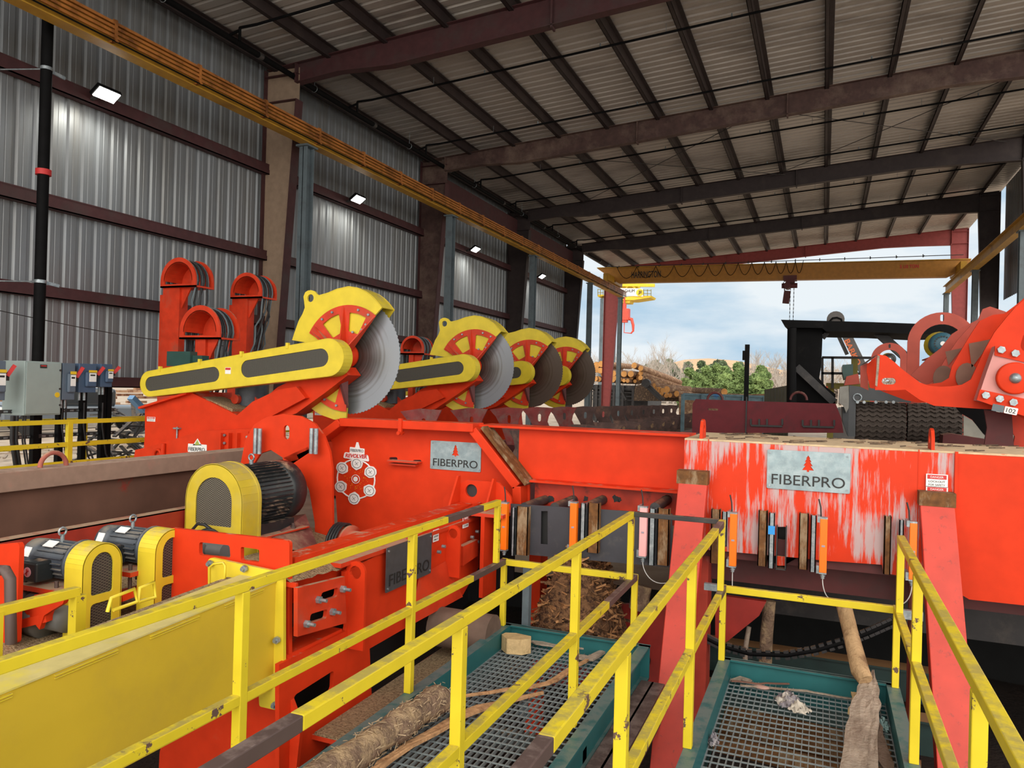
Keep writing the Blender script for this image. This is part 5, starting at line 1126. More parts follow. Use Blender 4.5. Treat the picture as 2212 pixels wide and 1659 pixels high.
# =================== RIGHT ORANGE CRADLE MACHINE ===================
FAD=mat('sun_faded_red',(.40,.060,.035),.55,var=.15,dust=DUST,dd=.4)
Y=8.5
t=TH('cradle_drum','big orange machine with curved cradle arms at right','machine',(3.2,Y,0))
arm=[(1195,1082),(1200,1000),(1212,838),(1270,848),(1320,890),(1380,940),(1440,985),(1500,1028),(1580,1052),(1700,1052),(1790,1045),(1850,1010),(1880,960),(1890,925),(1930,835),(1975,745),(2040,640),(2120,560),(2212,470)]
q=[(1195,1082),(1212,838),(1270,848),(1330,893),(1380,940),(1440,985),(1500,1030),(1560,1052),(1640,1060),(1720,1056),(1790,1045),(1850,1010),(1885,935),(1940,815),(2010,690),(2090,590),(2150,520),(2212,465),(2400,300),(2400,1330),(2212,1275),(2100,1225),(2000,1215),(1900,1210),(1750,1200),(1600,1190),(1500,1150),(1400,1080),(1300,1085)]
G().plate('Y',Y,.035,fy(Y,zz('z5',q)),[slot(*fy(Y,zz('z5',[(1266,1022)]))[0],*fy(Y,zz('z5',[(1312,1022)]))[0],.033,8),rnd(fy(Y,zz('z5',[(2180,800),(2212,690),(2300,640),(2300,860)])),.05)]).obj('cradle_arm',ORG,t)
# inner cradle arms further back, repeated
for k,(dy,m) in enumerate(((.30,ORG),(.8,ORG),(1.3,FAD))):
    Yk=Y+dy
    q2=[(1140,920),(1195,890),(1200,1000),(1240,1090),(1140,1070)] if k==0 else None
    if k==0: G().plate('Y',Yk,.03,fy(Yk,zz('z5',[(1140,905),(1200,860),(1215,1000),(1250,1090),(1160,1065),(1138,960)]))).obj('cradle_arm',ORG,t)
def wing(Yk,pix,m): return G().plate('Y',Yk,.03,fy(Yk,zz('z5',pix))).obj('cradle_arm',m,t)
wing(8.9,[(1240,1090),(1650,1030),(1700,1000),(1720,920),(1790,800),(1850,700),(1910,610),(2000,570),(2080,560),(2160,500),(2400,300),(2400,700),(2100,1000),(1900,1160),(1500,1170),(1400,1150)],ORG)
wing(9.4,[(1550,1050),(1620,1000),(1640,930),(1700,830),(1760,740),(1850,640),(1935,600),(2000,560),(2300,560),(2300,900),(1700,1100)],mat('salmon_plate',(.50,.07,.04),.5,var=.15))
wing(9.9,[(1440,980),(1560,860),(1640,800),(1720,700),(1800,650),(1900,600),(1930,530),(1980,512),(2080,545),(2200,600),(2200,900),(1700,1060),(1550,1060)],FAD)
g=G(); Yk=8.88; g.add([tuple(P(*zz('z5',[p_])[0],Y=8.87)) for p_ in ((1835,765),(1990,735),(1930,830),(1855,930))],[(0,1,2,3)]); g.add([tuple(P(*zz('z5',[p_])[0],Y=9.37)) for p_ in ((1675,820),(1790,795),(1740,860),(1695,915))],[(0,1,2,3)])
g.obj('worn_patch',mat('bare_worn_steel',lin((120,88,74)),.7,var=.2),t)
g=G()
for c,Yq in (((1822,990),8.87),((1662,1003),9.37)):
    p=P(*zz('z5',[c])[0],Y=Yq); g.plate('Y',Yq,.01,[(p.x+.10*math.cos(a),p.z+.14*math.sin(a)) for a in [2*math.pi*i/16 for i in range(16)]])
g.obj('worn_patch',MC['bare_worn_steel'],t)
# edge tip worn & end plates
g=G(); g.plate('Y',Y-.01,.01,fy(Y-.01,zz('z5',[(1196,1050),(1212,845),(1228,850),(1222,940),(1210,1060)]))); g.obj('worn_tip',GREYW,t)
g=G(); a=[P(*zz('z5',[p_])[0],Y=yy) for p_,yy in (((1095,915),9.2),((1180,855),9.2),((1215,840),Y),((1135,900),Y))]; g.add([tuple(x) for x in a],[(0,1,2,3)]); g.obj('tip_plate',MAR,t)
g=G(); g.plate('Y',Y+.5,.03,fy(Y+.5,zz('z5',[(1095,920),(1145,895),(1150,1085),(1095,1060)]))); g.obj('tip_side',FAD,t)
# bearing housing
Yb=8.25
B_=lambda l:fy(Yb,zz('z5',l))
G().plate('Y',Yb+.02,.2,B_([(1895,1155),(1960,960),(2025,780),(2400,860),(2400,1240),(2212,1220)])).obj('bearing_plate',LTP,t,label='pinkish bearing mounting plate')
G().plate('Y',Yb,.03,B_([(2015,780),(2060,782),(2400,860),(2400,935),(2012,845)])).plate('Y',Yb,.03,B_([(1912,1078),(2400,1180),(2400,1320),(2120,1230),(1890,1150)])).obj('clamp_bar',ORG,t,bev=.004)
c=P(*zz('z5',[(2150,1002)])[0],Y=Yb-.02); rb_=abs(P(*zz('z5',[(2022,1002)])[0],Y=Yb-.02).x-c.x)
G().lathe(c,(0,-1,0),[(-.05,0),(-.05,rb_),(.015,rb_),(.02,rb_*.9),(.02,0)],32).obj('bearing_cover',ORG,t)
g=G(); g.lathe(c+Vector((0,-.02,0)),(0,-1,0),[(0,.05),(.02,.045),(.04,.03),(.045,0)],14)
for p_ in ((2056,808),(2152,832),(1950,1118),(2044,1142),(2138,1166)): d=P(*zz('z5',[p_])[0],Y=Yb-.01); g.cyl(d,d+Vector((0,-.025,0)),.035,n=6,sm=False)
g.obj('bearing_bolt',GALV,t)
pc=P(*zz('z5',[(2078,1180)])[0],Y=Yb-.008); mxp=Matrix.Translation((pc.x,Yb-.006,pc.z-.06))@Matrix.Rotation(math.radians(11),4,'Y')
l=G().plate('Y',0,.004,rnd(rect(0,-.02,.105,.045),.008),mx=mxp).obj('number_plate',WHT,t,label='white number plate reading 102')
G().text('102','Y',-.003,(.015,-.008),.04,.002,.075,mx=mxp).obj('plate_lettering',BKL,l)
G().plate('Y',0,.004,rect(-.10,-.02,-.005,.045),mx=mxp).obj('grey_tag',GREY,t)
g=G(); g.plate('Y',8.75,.03,fy(8.75,zz('z5',[(2040,1215),(2212,1262),(2400,1300),(2400,1600),(2120,1560),(2150,1400)]))); g.obj('lower_plate',ORGD,t)
g=G(); g.plate('Y',9.6,.03,fy(9.6,zz('z5',[(1740,1190),(2000,1200),(2000,1420),(1935,1380),(1860,1285),(1780,1240)]))); g.obj('shadow_panel',BLK,t)  # black plate added as the dark void behind the arms
# drum body behind and below
g=G(); d=P(*zz('z5',[(2080,1320)])[0],Y=8.6); g.plate('Y',8.6,.03,fy(8.6,zz('z5',[(1940,1215),(2130,1250),(2145,1500),(1935,1500),(1960,1340)]))); g.obj('lower_plate',MAR,t)
# ring plates with motors
def ring(px,py,r1,r2,Yk,m,lab,mm,legb,off=(0,0)):
    c=P(px,py,Y=Yk); ro=abs(P(px+r1,py,Y=Yk).x-c.x); ri=ro*r2/r1; t=TH('ring_bracket',lab,'bracket',(c.x,Yk,c.z-1),'ring brackets with motors')
    zl_=P(px,legb,Y=Yk).z
    o=[(c.x-ro,zl_)]+[(c.x+ro*math.cos(math.radians(q)),c.z+ro*math.sin(math.radians(q))) for q in range(180,-1,-10)]+[(c.x+ro,zl_)]
    h=[(c.x-ri,zl_+.2)]+[(c.x+ri*math.cos(math.radians(q)),c.z+ri*.96*math.sin(math.radians(q))) for q in range(180,-1,-12)]+[(c.x+ri,zl_+.2)]
    G().plate('Y',Yk,.03,o,[h,slot(c.x,c.z+(ro+ri)/2-(ro-ri)*.16,c.x,c.z+(ro+ri)/2+(ro-ri)*.16,(ro-ri)*.15,8)]).obj('ring_plate',m,t)
    mo=Vector((c.x+off[0],Yk+.1,c.z+off[1])); rm=ri*.60
    G().lathe(mo+Vector((0,.15,0)),(0,-1,0),[(0,rm*1.2),(.02,rm*1.2),(.02,0)],24).obj('flange',YELD,t)
    G().lathe(mo+Vector((0,.1,0)),(0,-1,0),[(0,rm*.9),(.15,rm*.92),(.16,rm),(.26,rm),(.30,rm*.85),(.31,rm*.3),(.31,0)],26).obj('motor_body',mm,t)
    g=G()
    for k in range(18): q=2*math.pi*k/18; g.cyl((mo.x+rm*.62*math.cos(q),mo.y-.205,mo.z+rm*.62*math.sin(q)),(mo.x+rm*.62*math.cos(q),mo.y-.214,mo.z+rm*.62*math.sin(q)),rm*.07,n=6)
    g.obj('vent_hole',BKL,t); G().cyl((mo.x,mo.y-.20,mo.z),(mo.x,mo.y-.218,mo.z),rm*.2,n=12).obj('centre_badge',WHT,t)
    G().box((mo.x-rm*1.2,Yk-.3,mo.z-rm*1.35),(mo.x+rm*1.3,Yk+.4,mo.z-rm*1.25)).obj('motor_shelf',ORGD,t)
    return t
ring(2034,740,76,48,11.2,FAD,'large faded red ring bracket with teal motor at right',MOTT,1180,(.0,-.02))
ring(1921,776,40,24,13.4,FAD,'smaller red ring bracket with dark motor at right',MOT,1175)
# =================== TIRE ROLLS ===================
TIRE=bpy.data.materials.new('tread_rubber'); TIRE.use_nodes=True
def treadmat():
    nt=TIRE.node_tree;b=nt.nodes['Principled BSDF'];L=nt.links.new; b.inputs['Base Color'].default_value=(*lin((72,63,57)),1); b.inputs['Roughness'].default_value=.85
treadmat()
for i,(px0,px1,py0,py1,Yk,lab) in enumerate([(1850,1958,868,945,11.0,'left wide roll covered in herringbone tyre tread'),(1962,2080,870,943,11.0,'right wide roll covered in herringbone tyre tread')]):
    a=P(px0,908,Y=Yk);b=P(px1,908,Y=Yk); r_=(P(px0,py0,Y=Yk).z-P(px0,py1,Y=Yk).z)/2*1.15; cz=a.z-.05; yc=Yk+r_
    t=TH('tread_roll',lab,'roll',((a.x+b.x)/2,yc,cz-r_),'herringbone tread rolls')
    G().cyl((a.x,yc,cz),(b.x,yc,cz),r_,n=36).obj('roll_core',TIRE,t)
    g=G(); w_=b.x-a.x; n=max(6,int(w_/.11))
    for ring_ in range(26):
        th=2*math.pi*ring_/26; 
        if math.cos(th)< -.3: continue
        for j in range(n):
            x0=a.x+w_*j/n;x1_=a.x+w_*(j+1)/n;xm=(x0+x1_)/2
            pt=lambda x,dth,rr: Vector((x,yc-rr*math.cos(th+dth-0)*1,cz+rr*math.sin(th+dth)))
            up=(pt(xm,0,1)-pt(xm,0,0)).normalized()
            g.bar(pt(x0,-.08,r_+.012),pt(xm,.06,r_+.012),.028,.03,tuple(up)); g.bar(pt(xm,.06,r_+.012),pt(x1_,-.08,r_+.012),.028,.03,tuple(up))
    g.obj('tread_bars',TIRE,t)
a=P(1848,865,Y=10.9);b=P(2085,868,Y=10.9)
t=TH('roll_frame','dark grey plate frame above the tread rolls','frame',((a.x+b.x)/2,11,0))
q=[(1062,1060),(1150,1080),(1330,1100),(1440,1175),(1062,1150)]
G().plate('Y',10.95,.04,fy(10.95,zz('z5',[(1020,1050),(1200,1075),(1440,1110),(1440,1170),(1065,1150),(1060,1400),(1010,1400)]))).obj('front_plate',mat('charcoal_paint',(.06,.065,.07),.5,var=.15),t)
g=G()
for px in (1075,1120,1200,1270,1320): p=P(*zz('z5',[(px,1165)])[0],Y=10.9); g.cyl(p,p+Vector((0,-.03,0)),.02,n=8)
g.obj('bolt',GALV,t); g=G(); p=P(*zz('z5',[(1075,1134)])[0],Y=10.94); g.tube([p+Vector((.05*math.cos(q_),0,.05*math.sin(q_))) for q_ in [2*math.pi*i/12 for i in range(13)]],.012,6); g.obj('ring',GALV,t)
G().plate('Y',10.6,.03,fy(10.6,zz('z5',[(1800,1255),(1860,1290),(1945,1395),(1930,1450),(1800,1410)]))).obj('guard_plate',mat('pale_worn_steel',lin((150,150,140)),.6,var=.2),label='pale quarter-round steel plate right of the tread rolls',cat='plate')
q=fy(10.4,zz('z5',[(1660,1390),(1720,1380),(1960,1420),(2060,1480),(2060,1560),(1650,1540)])); G().plate('Y',10.4,.3,q).obj('chute_block',MAR,label='dark red sloped block below the tread rolls',cat='block')
# deck behind beam
G().box((-1.2,8.2,1.45),(4.6,13.4,1.50)).box((-1.2,8.2,-.04),(4.6,8.24,1.45)).obj('transfer_deck',DRK,label='dark steel log deck behind the orange cross beam',cat='deck')  # upright box is a dark skirt added to shade the gap below the deck
g=G()
for k in range(34): x=R.uniform(-.9,4);y=R.uniform(8.3,13);a=R.uniform(0,3); l=R.uniform(.05,.25); g.bar((x-l*math.cos(a),y-l*math.sin(a),1.515),(x+l*math.cos(a),y+l*math.sin(a),1.53),.03,.02)
g.obj('bark_litter',CHIP,label='bark pieces scattered on the dark deck',cat='bark',kind='stuff')
# red far wall plates
Yk=13.6
t=TH('deck_end_wall','long dark red plate wall at the back of the log deck','wall plate',(-1.5,Yk,1))
G().plate('Y',Yk,.06,fy(Yk,[(1496,872),(1503,862),(1610,866),(1805,872),(1818,905),(1822,935),(1495,935)]),[slot(*fy(Yk,[(1531,884)])[0],*fy(Yk,[(1549,885)])[0],.018,6)]).obj('wall_plate',mat('deck_wall_red',(.13,.014,.020),.5,var=.15,stain=(.085,.014,.018),st=(.5,.7),spec=.2),t)
g=G()
for p0 in ((1622,918),(1734,920)):
    for dx in (0,18,35,68):
        p=P(p0[0]+dx,p0[1],Y=Yk-.02);q=P(p0[0]+dx,p0[1]-13,Y=Yk-.02); g.bar(p,q,.03,.02)
    a=P(p0[0],p0[1]+1,Y=Yk-.02);b=P(p0[0]+68,p0[1]+3,Y=Yk-.02); g.bar(a,b,.04,.03)
x=P(1612,900,Y=Yk); g.bar((x.x,Yk-.01,1.2),(x.x,Yk-.01,2.15),.02)
g.obj('slot_marks',BKL,t)
for px in (1545,1725):
    c=P(px,864,Y=Yk+.05); g=G(); g.tube([(c.x+.13*math.cos(q),Yk+.03,c.z+.13*math.sin(q)) for q in [math.pi*i/10 for i in range(11)]],.022,6); g.obj('lifting_ring',MAR,t)
# side part running back to the right conveyor
# black pole with camera box
p=P(1614,744,Y=15);q=P(1614,862,Y=15); G().box((p.x-.04,15,0),(p.x+.04,15.1,p.z)).box((p.x-.08,14.98,p.z-.30),(p.x-.03,15.06,p.z-.12)).obj('sensor_post',BLK,label='slim black post with small box standing behind the deck wall',cat='post')
# =================== BLACK CANOPY STRUCTURE ===================
Yk=15.5
t=TH('black_steel_structure','large black steel canopy structure at centre right','structure',(1,Yk,1))
a=lambda l:fy(Yk,zz('z5',l))
G().plate('Y',Yk,.9,a([(615,650),(838,650),(832,920),(810,990),(860,1010),(930,1110),(925,1285),(960,1330),(640,1260),(618,1250)]) if 0 else a([(615,650),(838,650),(828,900),(812,1000),(860,1060),(925,1110),(925,1175),(615,1170)])).obj('side_panel',BLK,t)
G().plate('Y',Yk-.3,1.6,a([(558,612),(700,616),(1160,628),(1480,640),(1800,650),(1800,700),(1480,710),(1160,695),(860,690),(835,668),(612,664)])).obj('canopy_beam',BLK,t)
g=G(); q0=P(*zz('z5',[(660,925)])[0],Y=Yk-.15);q1=P(*zz('z5',[(915,1165)])[0],Y=Yk-.15); g.bar(q0,q1,.14,.14)
q0=P(*zz('z5',[(1180,660)])[0],Y=Yk+.4);q1=P(*zz('z5',[(1395,850)])[0],Y=Yk+.4); g.bar(q0,q1,.16,.16); q0=P(*zz('z5',[(870,690)])[0],Y=Yk+.2);q1=P(*zz('z5',[(838,730)])[0],Y=Yk+.2); g.bar(q0,q1,.08,.08)
g.obj('brace',DRK,t)
q=[P(*zz('z5',[p_])[0],Y=Yk-.6) for p_ in ((628,660),(624,900),(626,1160),(632,1230),(655,1270))]; G().tube(q,[.08,.08,.09,.10,.02],8).obj('hook_column',BLK,t)
g=G(); q=[P(*zz('z5',[p_])[0],Y=Yk-1.0) for p_ in ((928,1175),(985,1060),(1010,1080),(1008,1230),(995,1238),(975,1190),(950,1190))]; 
g.plate('Y',Yk-1.0,.3,fy(Yk-1.,zz('z5',[(955,1060),(1015,1052),(1018,1200),(998,1238),(980,1190),(948,1170)]))); g.obj('grey_tarp',mat('pale_tarp',lin((150,148,142)),.9,var=.2),label='pale grey tarp hanging beside the black structure',cat='tarp')
G().box((2.0,Yk-.6,0),(2.6,Yk-.1,1.5)).plate('Y',Yk-.8,.7,fy(Yk-.8,zz('z5',[(1018,1075),(1062,1075),(1062,1400),(1010,1400),(975,1300),(970,1200),(1020,1200)]))).obj('dark_cabinet',mat('charcoal_paint',(0,0,0)),label='charcoal block between the black structure and tread rolls',cat='cabinet')
# mezzanine rail
Yk=17
t=TH('mezzanine_rail','olive yellow mezzanine handrail behind the black structure','handrail',(2,Yk,1.6))
OLV=mat('olive_yellow',lin((118,108,40)),.6,var=.1)
g=G()
for py in (860,968): a=P(*zz('z5',[(833,py)])[0],Y=Yk);b=P(*zz('z5',[(1200,py+3)])[0],Y=Yk); g.bar(a,b,.05)
for px in (835,905): a=P(*zz('z5',[(px,860)])[0],Y=Yk);b=P(*zz('z5',[(px,1070)])[0],Y=Yk); g.bar(a,b,.05)
g.obj('rail',DRK,t); a=P(*zz('z5',[(1055,870)])[0],Y=Yk);b=P(*zz('z5',[(1055,1000)])[0],Y=Yk); G().bar(a,b,.12).obj('post',OLV,t)
a=fy(Yk,zz('z5',[(860,1072),(1180,1040)])); G().plate('Y',Yk,.5,rect(a[0][0],a[0][1],a[1][0],a[1][1])).obj('fascia',OLV,t)
for x in (a[0][0]+.1,a[1][0]-.1): G().box((x-.06,Yk+.1,0),(x+.06,Yk+.3,a[0][1]+.05)).obj('support_leg',OLV,t)
G().plate('Y',Yk-.6,.9,fy(Yk-.6,zz('z5',[(975,910),(1045,905),(1045,1000),(985,1010),(973,960)]))).obj('green_cabinet',mat('dark_green',(0,0,0)),label='dark green machine cabinet by the mezzanine rail',cat='cabinet')
G().plate('Y',Yk-.9,.6,fy(Yk-.9,zz('z5',[(985,1050),(1000,990),(1080,970),(1092,1040)]))).obj('red_hood',FAD,label='faded red hood in front of the green cabinet',cat='hood')
# BARKO loader boom
Yk=21
t=TH('knuckle_boom_loader','grey knuckleboom loader arm lettered BARKO behind the canopy','loader',(3,Yk,1))
BM=mat('boom_grey',lin((96,92,90)),.5,var=.15)
j=[P(*zz('z5',[p_])[0],Y=Yk) for p_ in ((925,608),(968,640),(1085,880),(1120,960))]
g=G(); w_=.22
for a,b in zip(j,j[1:]): g.bar(a,b,w_,w_*1.05,(0,1,0))
g.cyl(j[0]-Vector((0,.3,0)),j[0]+Vector((0,.15,0)),.21,n=18); g.obj('boom',BM,t)
g=G(); q=[P(*zz('z5',[p_])[0],Y=Yk-.4) for p_ in ((885,615),(905,592),(935,588),(965,600),(970,625))]; g.tube(q,.025,6); g.obj('hose',BLK,t)
a=P(*zz('z5',[(935,690)])[0],Y=Yk+.3);b=P(*zz('z5',[(1005,840)])[0],Y=Yk+.3); g=G(); g.bar(a,b,.09); g.obj('cylinder',BM,t)
d=(j[2]-j[1]); ang=math.atan2(d.z,d.x)
p=P(*zz('z5',[(1000,738)])[0],Y=Yk-.13)
G().text('BARKO','Y',0,(0,-.07),.14,.01,.70,mx=Matrix.Translation((p.x,Yk-.125,p.z))@Matrix.Rotation(-ang,4,'Y'),bold=.03).obj('maker_lettering',mat('orange_print',(.75,.18,.06),.5,var=0),t)
G().box((j[3].x-.8,Yk-.6,0),(j[3].x+.9,Yk+.6,1.9)).obj('loader_base',BM,t)
# corrugated grey-green fence box right of pines, blue bin wall
Yk=18
t=TH('corrugated_bin','corrugated olive-grey bin wall behind the deck','bin',(0,Yk,1.5))
g=G(); q=[P(*zz('z5',[p_])[0],Y=yy) for p_,yy in (((440,1080),20),((610,1048),17.5))]; n=16
pts=[]
for i in range(n+1):
    p=q[0]+(q[1]-q[0])*i/n; pts+= [(p.x,p.y+(.08 if i%2 else 0),p.z)]
v=[];f=[]
for x,y,z in pts: v+=[(x,y,0),(x,y,z)]
for i in range(len(pts)-1): f.append((2*i,2*i+2,2*i+3,2*i+1))
g.add(v,f); g.obj('panel',mat('bin_green',lin((108,108,92)),.6,var=.15),t); 
g=G(); a=P(*zz('z4',[(1030,1110)])[0],Y=22);b=P(*zz('z4',[(1590,1128)])[0],Y=22); a2=P(*zz('z4',[(1030,1150)])[0],Y=22)
g.bar(a,b,.06,.06); g.box((a.x,22,a2.z),(b.x,22.05,a.z)); 
for k in range(5): x=a.x+(b.x-a.x)*k/4; g.box((x-.05,21.95,0),(x+.05,22,a.z))
g.obj('steel_trough',mat('blue_grey_steel',lin((92,118,128)),.6,var=.3,stain=lin((60,110,160)),st=(.55,.6),ss=1),label='blue-grey steel trough edge below the distant pines',cat='trough')
a=P(*zz('z5',[(820,1130)])[0],Y=16.6); G().box((a.x-.05,16.6,a.z-.3),(a.x+.14,16.7,a.z+.22)).obj('lit_tail_marker',mat('marker_red',(.9,.08,.02),.4,var=0),label='small bright red marker behind the black structure',cat='marker')
# =================== OUTSIDE LOG DECK ===================
LB=mat('log_bark_pale',lin((142,108,84)),.9,var=.3,vs=8,stain=lin((190,160,126)),st=(.5,.65),ss=4)
YL=50
def log(x,y,z,r_,dx,dy,dz,lab,grp,i):
    p=Vector((x,y,z));q=p+Vector((dx,dy,dz)); g=G(); g.cyl(p,q,r_,r_*.88,n=12,caps=False); lo=None
    t=TH('log',lab,'log',(x,y,z-r_),grp); g.obj('bark_surface',LB,t); G().cyl(p-(q-p).normalized()*.01,p+(q-p).normalized()*.0+Vector((0,.001,0)),r_*.97,n=12,sm=False).obj('cut_end',WOODE,t); return t
ends=[(437,913),(470,905),(440,945),(465,950),(430,1005),(452,1008),(550,970),(548,1010),(625,973),(672,973),(650,1020),(625,1018),(700,1022),(570,1000),(695,915),(740,935),(740,965),(738,998)]
for i,(zx,zy) in enumerate(ends):
    p=P(*zz('z4',[(zx,zy)])[0],Y=YL+R.uniform(-.3,.3)); rr=[.23,.21,.19,.2,.18,.19,.22,.2,.2,.21,.13,.12,.12,.14,.2,.18,.17,.16][i]*1.05
    log(p.x,p.y,p.z,rr,R.uniform(.2,.8) if i<14 else 1.6,6,R.uniform(-.05,.05) if i<14 else -.8,'sawn log end in the outdoor rack stack, %s counted from the left'%ORD[sorted(ends).index((zx,zy))],'logs stacked on the outdoor rack',i)
ends2=[(840,1075),(862,1080),(918,1080),(890,1085),(985,1108),(880,1108),(940,1118),(915,1120),(832,1050),(1310,1095)]
for i,(zx,zy) in enumerate(ends2):
    Yq=44 if i<9 else 40
    p=P(*zz('z4',[(zx,zy)])[0],Y=Yq); log(p.x,p.y,p.z,[.16,.17,.22,.15,.18,.13,.14,.14,.12,.18][i],(-1.2 if i%2 else 1.5) if i<9 else -2,3,R.uniform(-.1,.1),'log end in the loose pile right of the rack, %s counted from the left'%ORD[sorted(ends2).index((zx,zy))],'logs in the loose pile',i)
extra=[(500,1012),(590,985),(600,1012),(675,1000),(720,985),(722,1008),(480,975),(520,985),(575,1022),(765,1012)]
for i,(zx,zy) in enumerate(extra):
    p=P(*zz('z4',[(zx,zy)])[0],Y=YL+.5); log(p.x,p.y,p.z,.15,.3,5,0,'smaller dark log end low in the rack stack, %s counted from the left'%ORD[sorted(extra).index((zx,zy))],'logs stacked on the outdoor rack',i)
for i in range(7):
    a=P(*zz('z4',[(760+10*i,985+14*i)])[0],Y=45);b=P(*zz('z4',[(880+18*i,1020+12*i)])[0],Y=45.5); g=G(); g.cyl(a,b,.10,.08,n=8); g.obj('slab_log',LB,label='thin slanting log in the loose pile, %s from the top'%ORD[i],cat='log',group='thin slanting logs')
t=TH('log_rack','dark steel rack carrying the stacked logs outside the gable','rack',(-10,48,0))
g=G(); a=P(*zz('z4',[(400,1045)])[0],Y=49);b=P(*zz('z4',[(780,1050)])[0],Y=49)
g.box((a.x,48.8,a.z-.35),(b.x,55,a.z+.0)); 
for px in (400,440,470,560,620,690): p=P(*zz('z4',[(px,1050)])[0],Y=48.7); g.box((p.x-.08,48.6,-.0),(p.x+.08,48.8,a.z))
p0=P(*zz('z4',[(590,1060)])[0],Y=48.6);p1=P(*zz('z4',[(640,1150)])[0],Y=48.6); g.bar(p0,p1,.12)
for k in range(4): q=P(*zz('z4',[(440,1070+25*k)])[0],Y=48.65); g.box((a.x,48.65,q.z-.03),(b.x,48.7,q.z+.03))
g.box((a.x,49.5,.1),(b.x,54,a.z-.3)); g.obj('frame',DRK,t)
g=G()
for px in (760,735): p0=P(*zz('z4',[(px+20,1035)])[0],Y=43.5);p1=P(*zz('z4',[(px+140,1150)])[0],Y=43.5); g.bar(p0,p1,.14)
g.cyl((p0.x+.2,43.3,p0.z),(p0.x+.2,43.7,p0.z),.25,n=14); g.obj('chain_ramp',DRK,t)
G().plate('Y',46,3.0,fy(46,zz('z4',[(690,1155),(700,1060),(760,1040),(860,1110),(1000,1135),(1000,1160)]))).obj('bark_bank',BARKD,label='dark bank of bark below the loose logs',cat='bark',kind='stuff')
G().plate('Y',41.5,3.5,fy(41.5,zz('z4',[(1000,1118),(1080,1108),(1200,1112),(1330,1106),(1450,1112),(1600,1108),(1600,1420),(1000,1420)]))).obj('log_heap',LB,label='low distant heap of logs behind the steel trough',cat='logs',kind='stuff')
# pedestal log crane
YCR=78
t=TH('pedestal_log_crane','tall yellow pedestal log crane with walkway and white lettered panel','crane',(-20,YCR,0))
YP=mat('far_yellow',(.72,.50,.02),.5,var=.1)
a=lambda l:fy(YCR,zz('z4',l))
G().plate('Y',YCR,2.4,a([(445,430),(480,430),(600,468),(690,468),(805,450),(812,438),(700,440),(600,448),(500,438),(445,445)])).obj('walkway',YP,t)
G().plate('Y',YCR+.2,1.6,a([(585,452),(672,452),(660,486),(600,486)])).obj('slew_base',YP,t)
pn=a([(606,388),(755,390),(758,445),(606,436)]); G().plate('Y',YCR-.1,.1,pn).obj('name_panel',WHT,t,label='white panel lettered LGHUM')
ll=a([(622,418),(700,395)]); G().text('LGHUM','Y',YCR-.15,ll[0],ll[1][1]-ll[0][1],.02,ll[1][0]-ll[0][0]).obj('panel_lettering',BKL,t)
ll=a([(650,436),(700,426)]); G().text('INDUSTRIES','Y',YCR-.15,ll[0],(ll[1][1]-ll[0][1])*.6,.02,ll[1][0]-ll[0][0]).obj('panel_lettering',BKL,t) if 0 else None
c=a([(735,418)])[0]; G().plate('Y',YCR-.15,.03,circ(c[0],c[1],.38,20)).obj('round_logo',YLB,t); G().text('JI','Y',YCR-.2,(c[0]-.16,c[1]-.2),.4,.02,.34,bold=.02).obj('logo_lettering',BKL,t)
G().plate('Y',YCR+.3,1.2,a([(596,360),(700,362),(730,388),(600,388)]),[]).obj('engine_deck',YP,t)
g=G()
for p0,p1 in (((600,384),(640,345)),((640,384),(690,350)),((660,360),(705,388)),((690,355),(735,385))): g.bar(P(*zz('z4',[p0])[0],Y=YCR),P(*zz('z4',[p1])[0],Y=YCR),.14)
g.bar(P(*zz('z4',[(600,365)])[0],Y=YCR),P(*zz('z4',[(835,368)])[0],Y=YCR),.32); g.obj('lattice_arm',YP,t)
g=G()
for zy in (395,418): g.bar(P(*zz('z4',[(445,zy)])[0],Y=YCR-.2),P(*zz('z4',[(485,zy)])[0],Y=YCR-.2),.06); g.bar(P(*zz('z4',[(756,zy+6)])[0],Y=YCR-.2),P(*zz('z4',[(810,zy+8)])[0],Y=YCR-.2),.06)
for zx in (447,465,483,760,785,810): g.bar(P(*zz('z4',[(zx,395)])[0],Y=YCR-.2),P(*zz('z4',[(zx,440)])[0],Y=YCR-.2),.06)
g.obj('walkway_rail',OLV,t)
m0=P(*zz('z4',[(520,486)])[0],Y=YCR+1); G().cyl((m0.x,YCR+1,-.5),(m0.x,YCR+1,m0.z+.4),.9,n=16).obj('pedestal',GREY,t)
g=G(); q0=P(*zz('z4',[(627,500)])[0],Y=YCR); q1=P(*zz('z4',[(627,570)])[0],Y=YCR); g.cyl(q0,(q0.x,YCR,q0.z+.8),.10,n=8); g.box((q1.x-.62,YCR-.4,q1.z-.55),(q1.x+.55,YCR+.4,q0.z-.45)); g.box((q1.x-.8,YCR-.3,q1.z-.8),(q1.x+.35,YCR+.3,q1.z-.5)); g.cyl((q1.x,YCR,q0.z-.5),(q1.x,YCR,q0.z+.1),.22,n=10); g.obj('grapple_head',mat('far_red',(.62,.07,.04),.5,var=.15),t)
q=[P(*zz('z4',[p_])[0],Y=YCR) for p_ in ((640,590),(678,600),(688,640),(688,680),(672,695))]; g=G(); g.tube(q,[.16,.18,.15,.11,.06],8); q=[P(*zz('z4',[p_])[0],Y=YCR) for p_ in ((600,600),(575,600),(568,640))]; g.tube(q,.08,8)
q=[P(*zz('z4',[p_])[0],Y=YCR) for p_ in ((628,620),(626,690),(680,696))]; g.tube(q,.05,6); g.obj('grapple_tine',MC['far_red'],t)
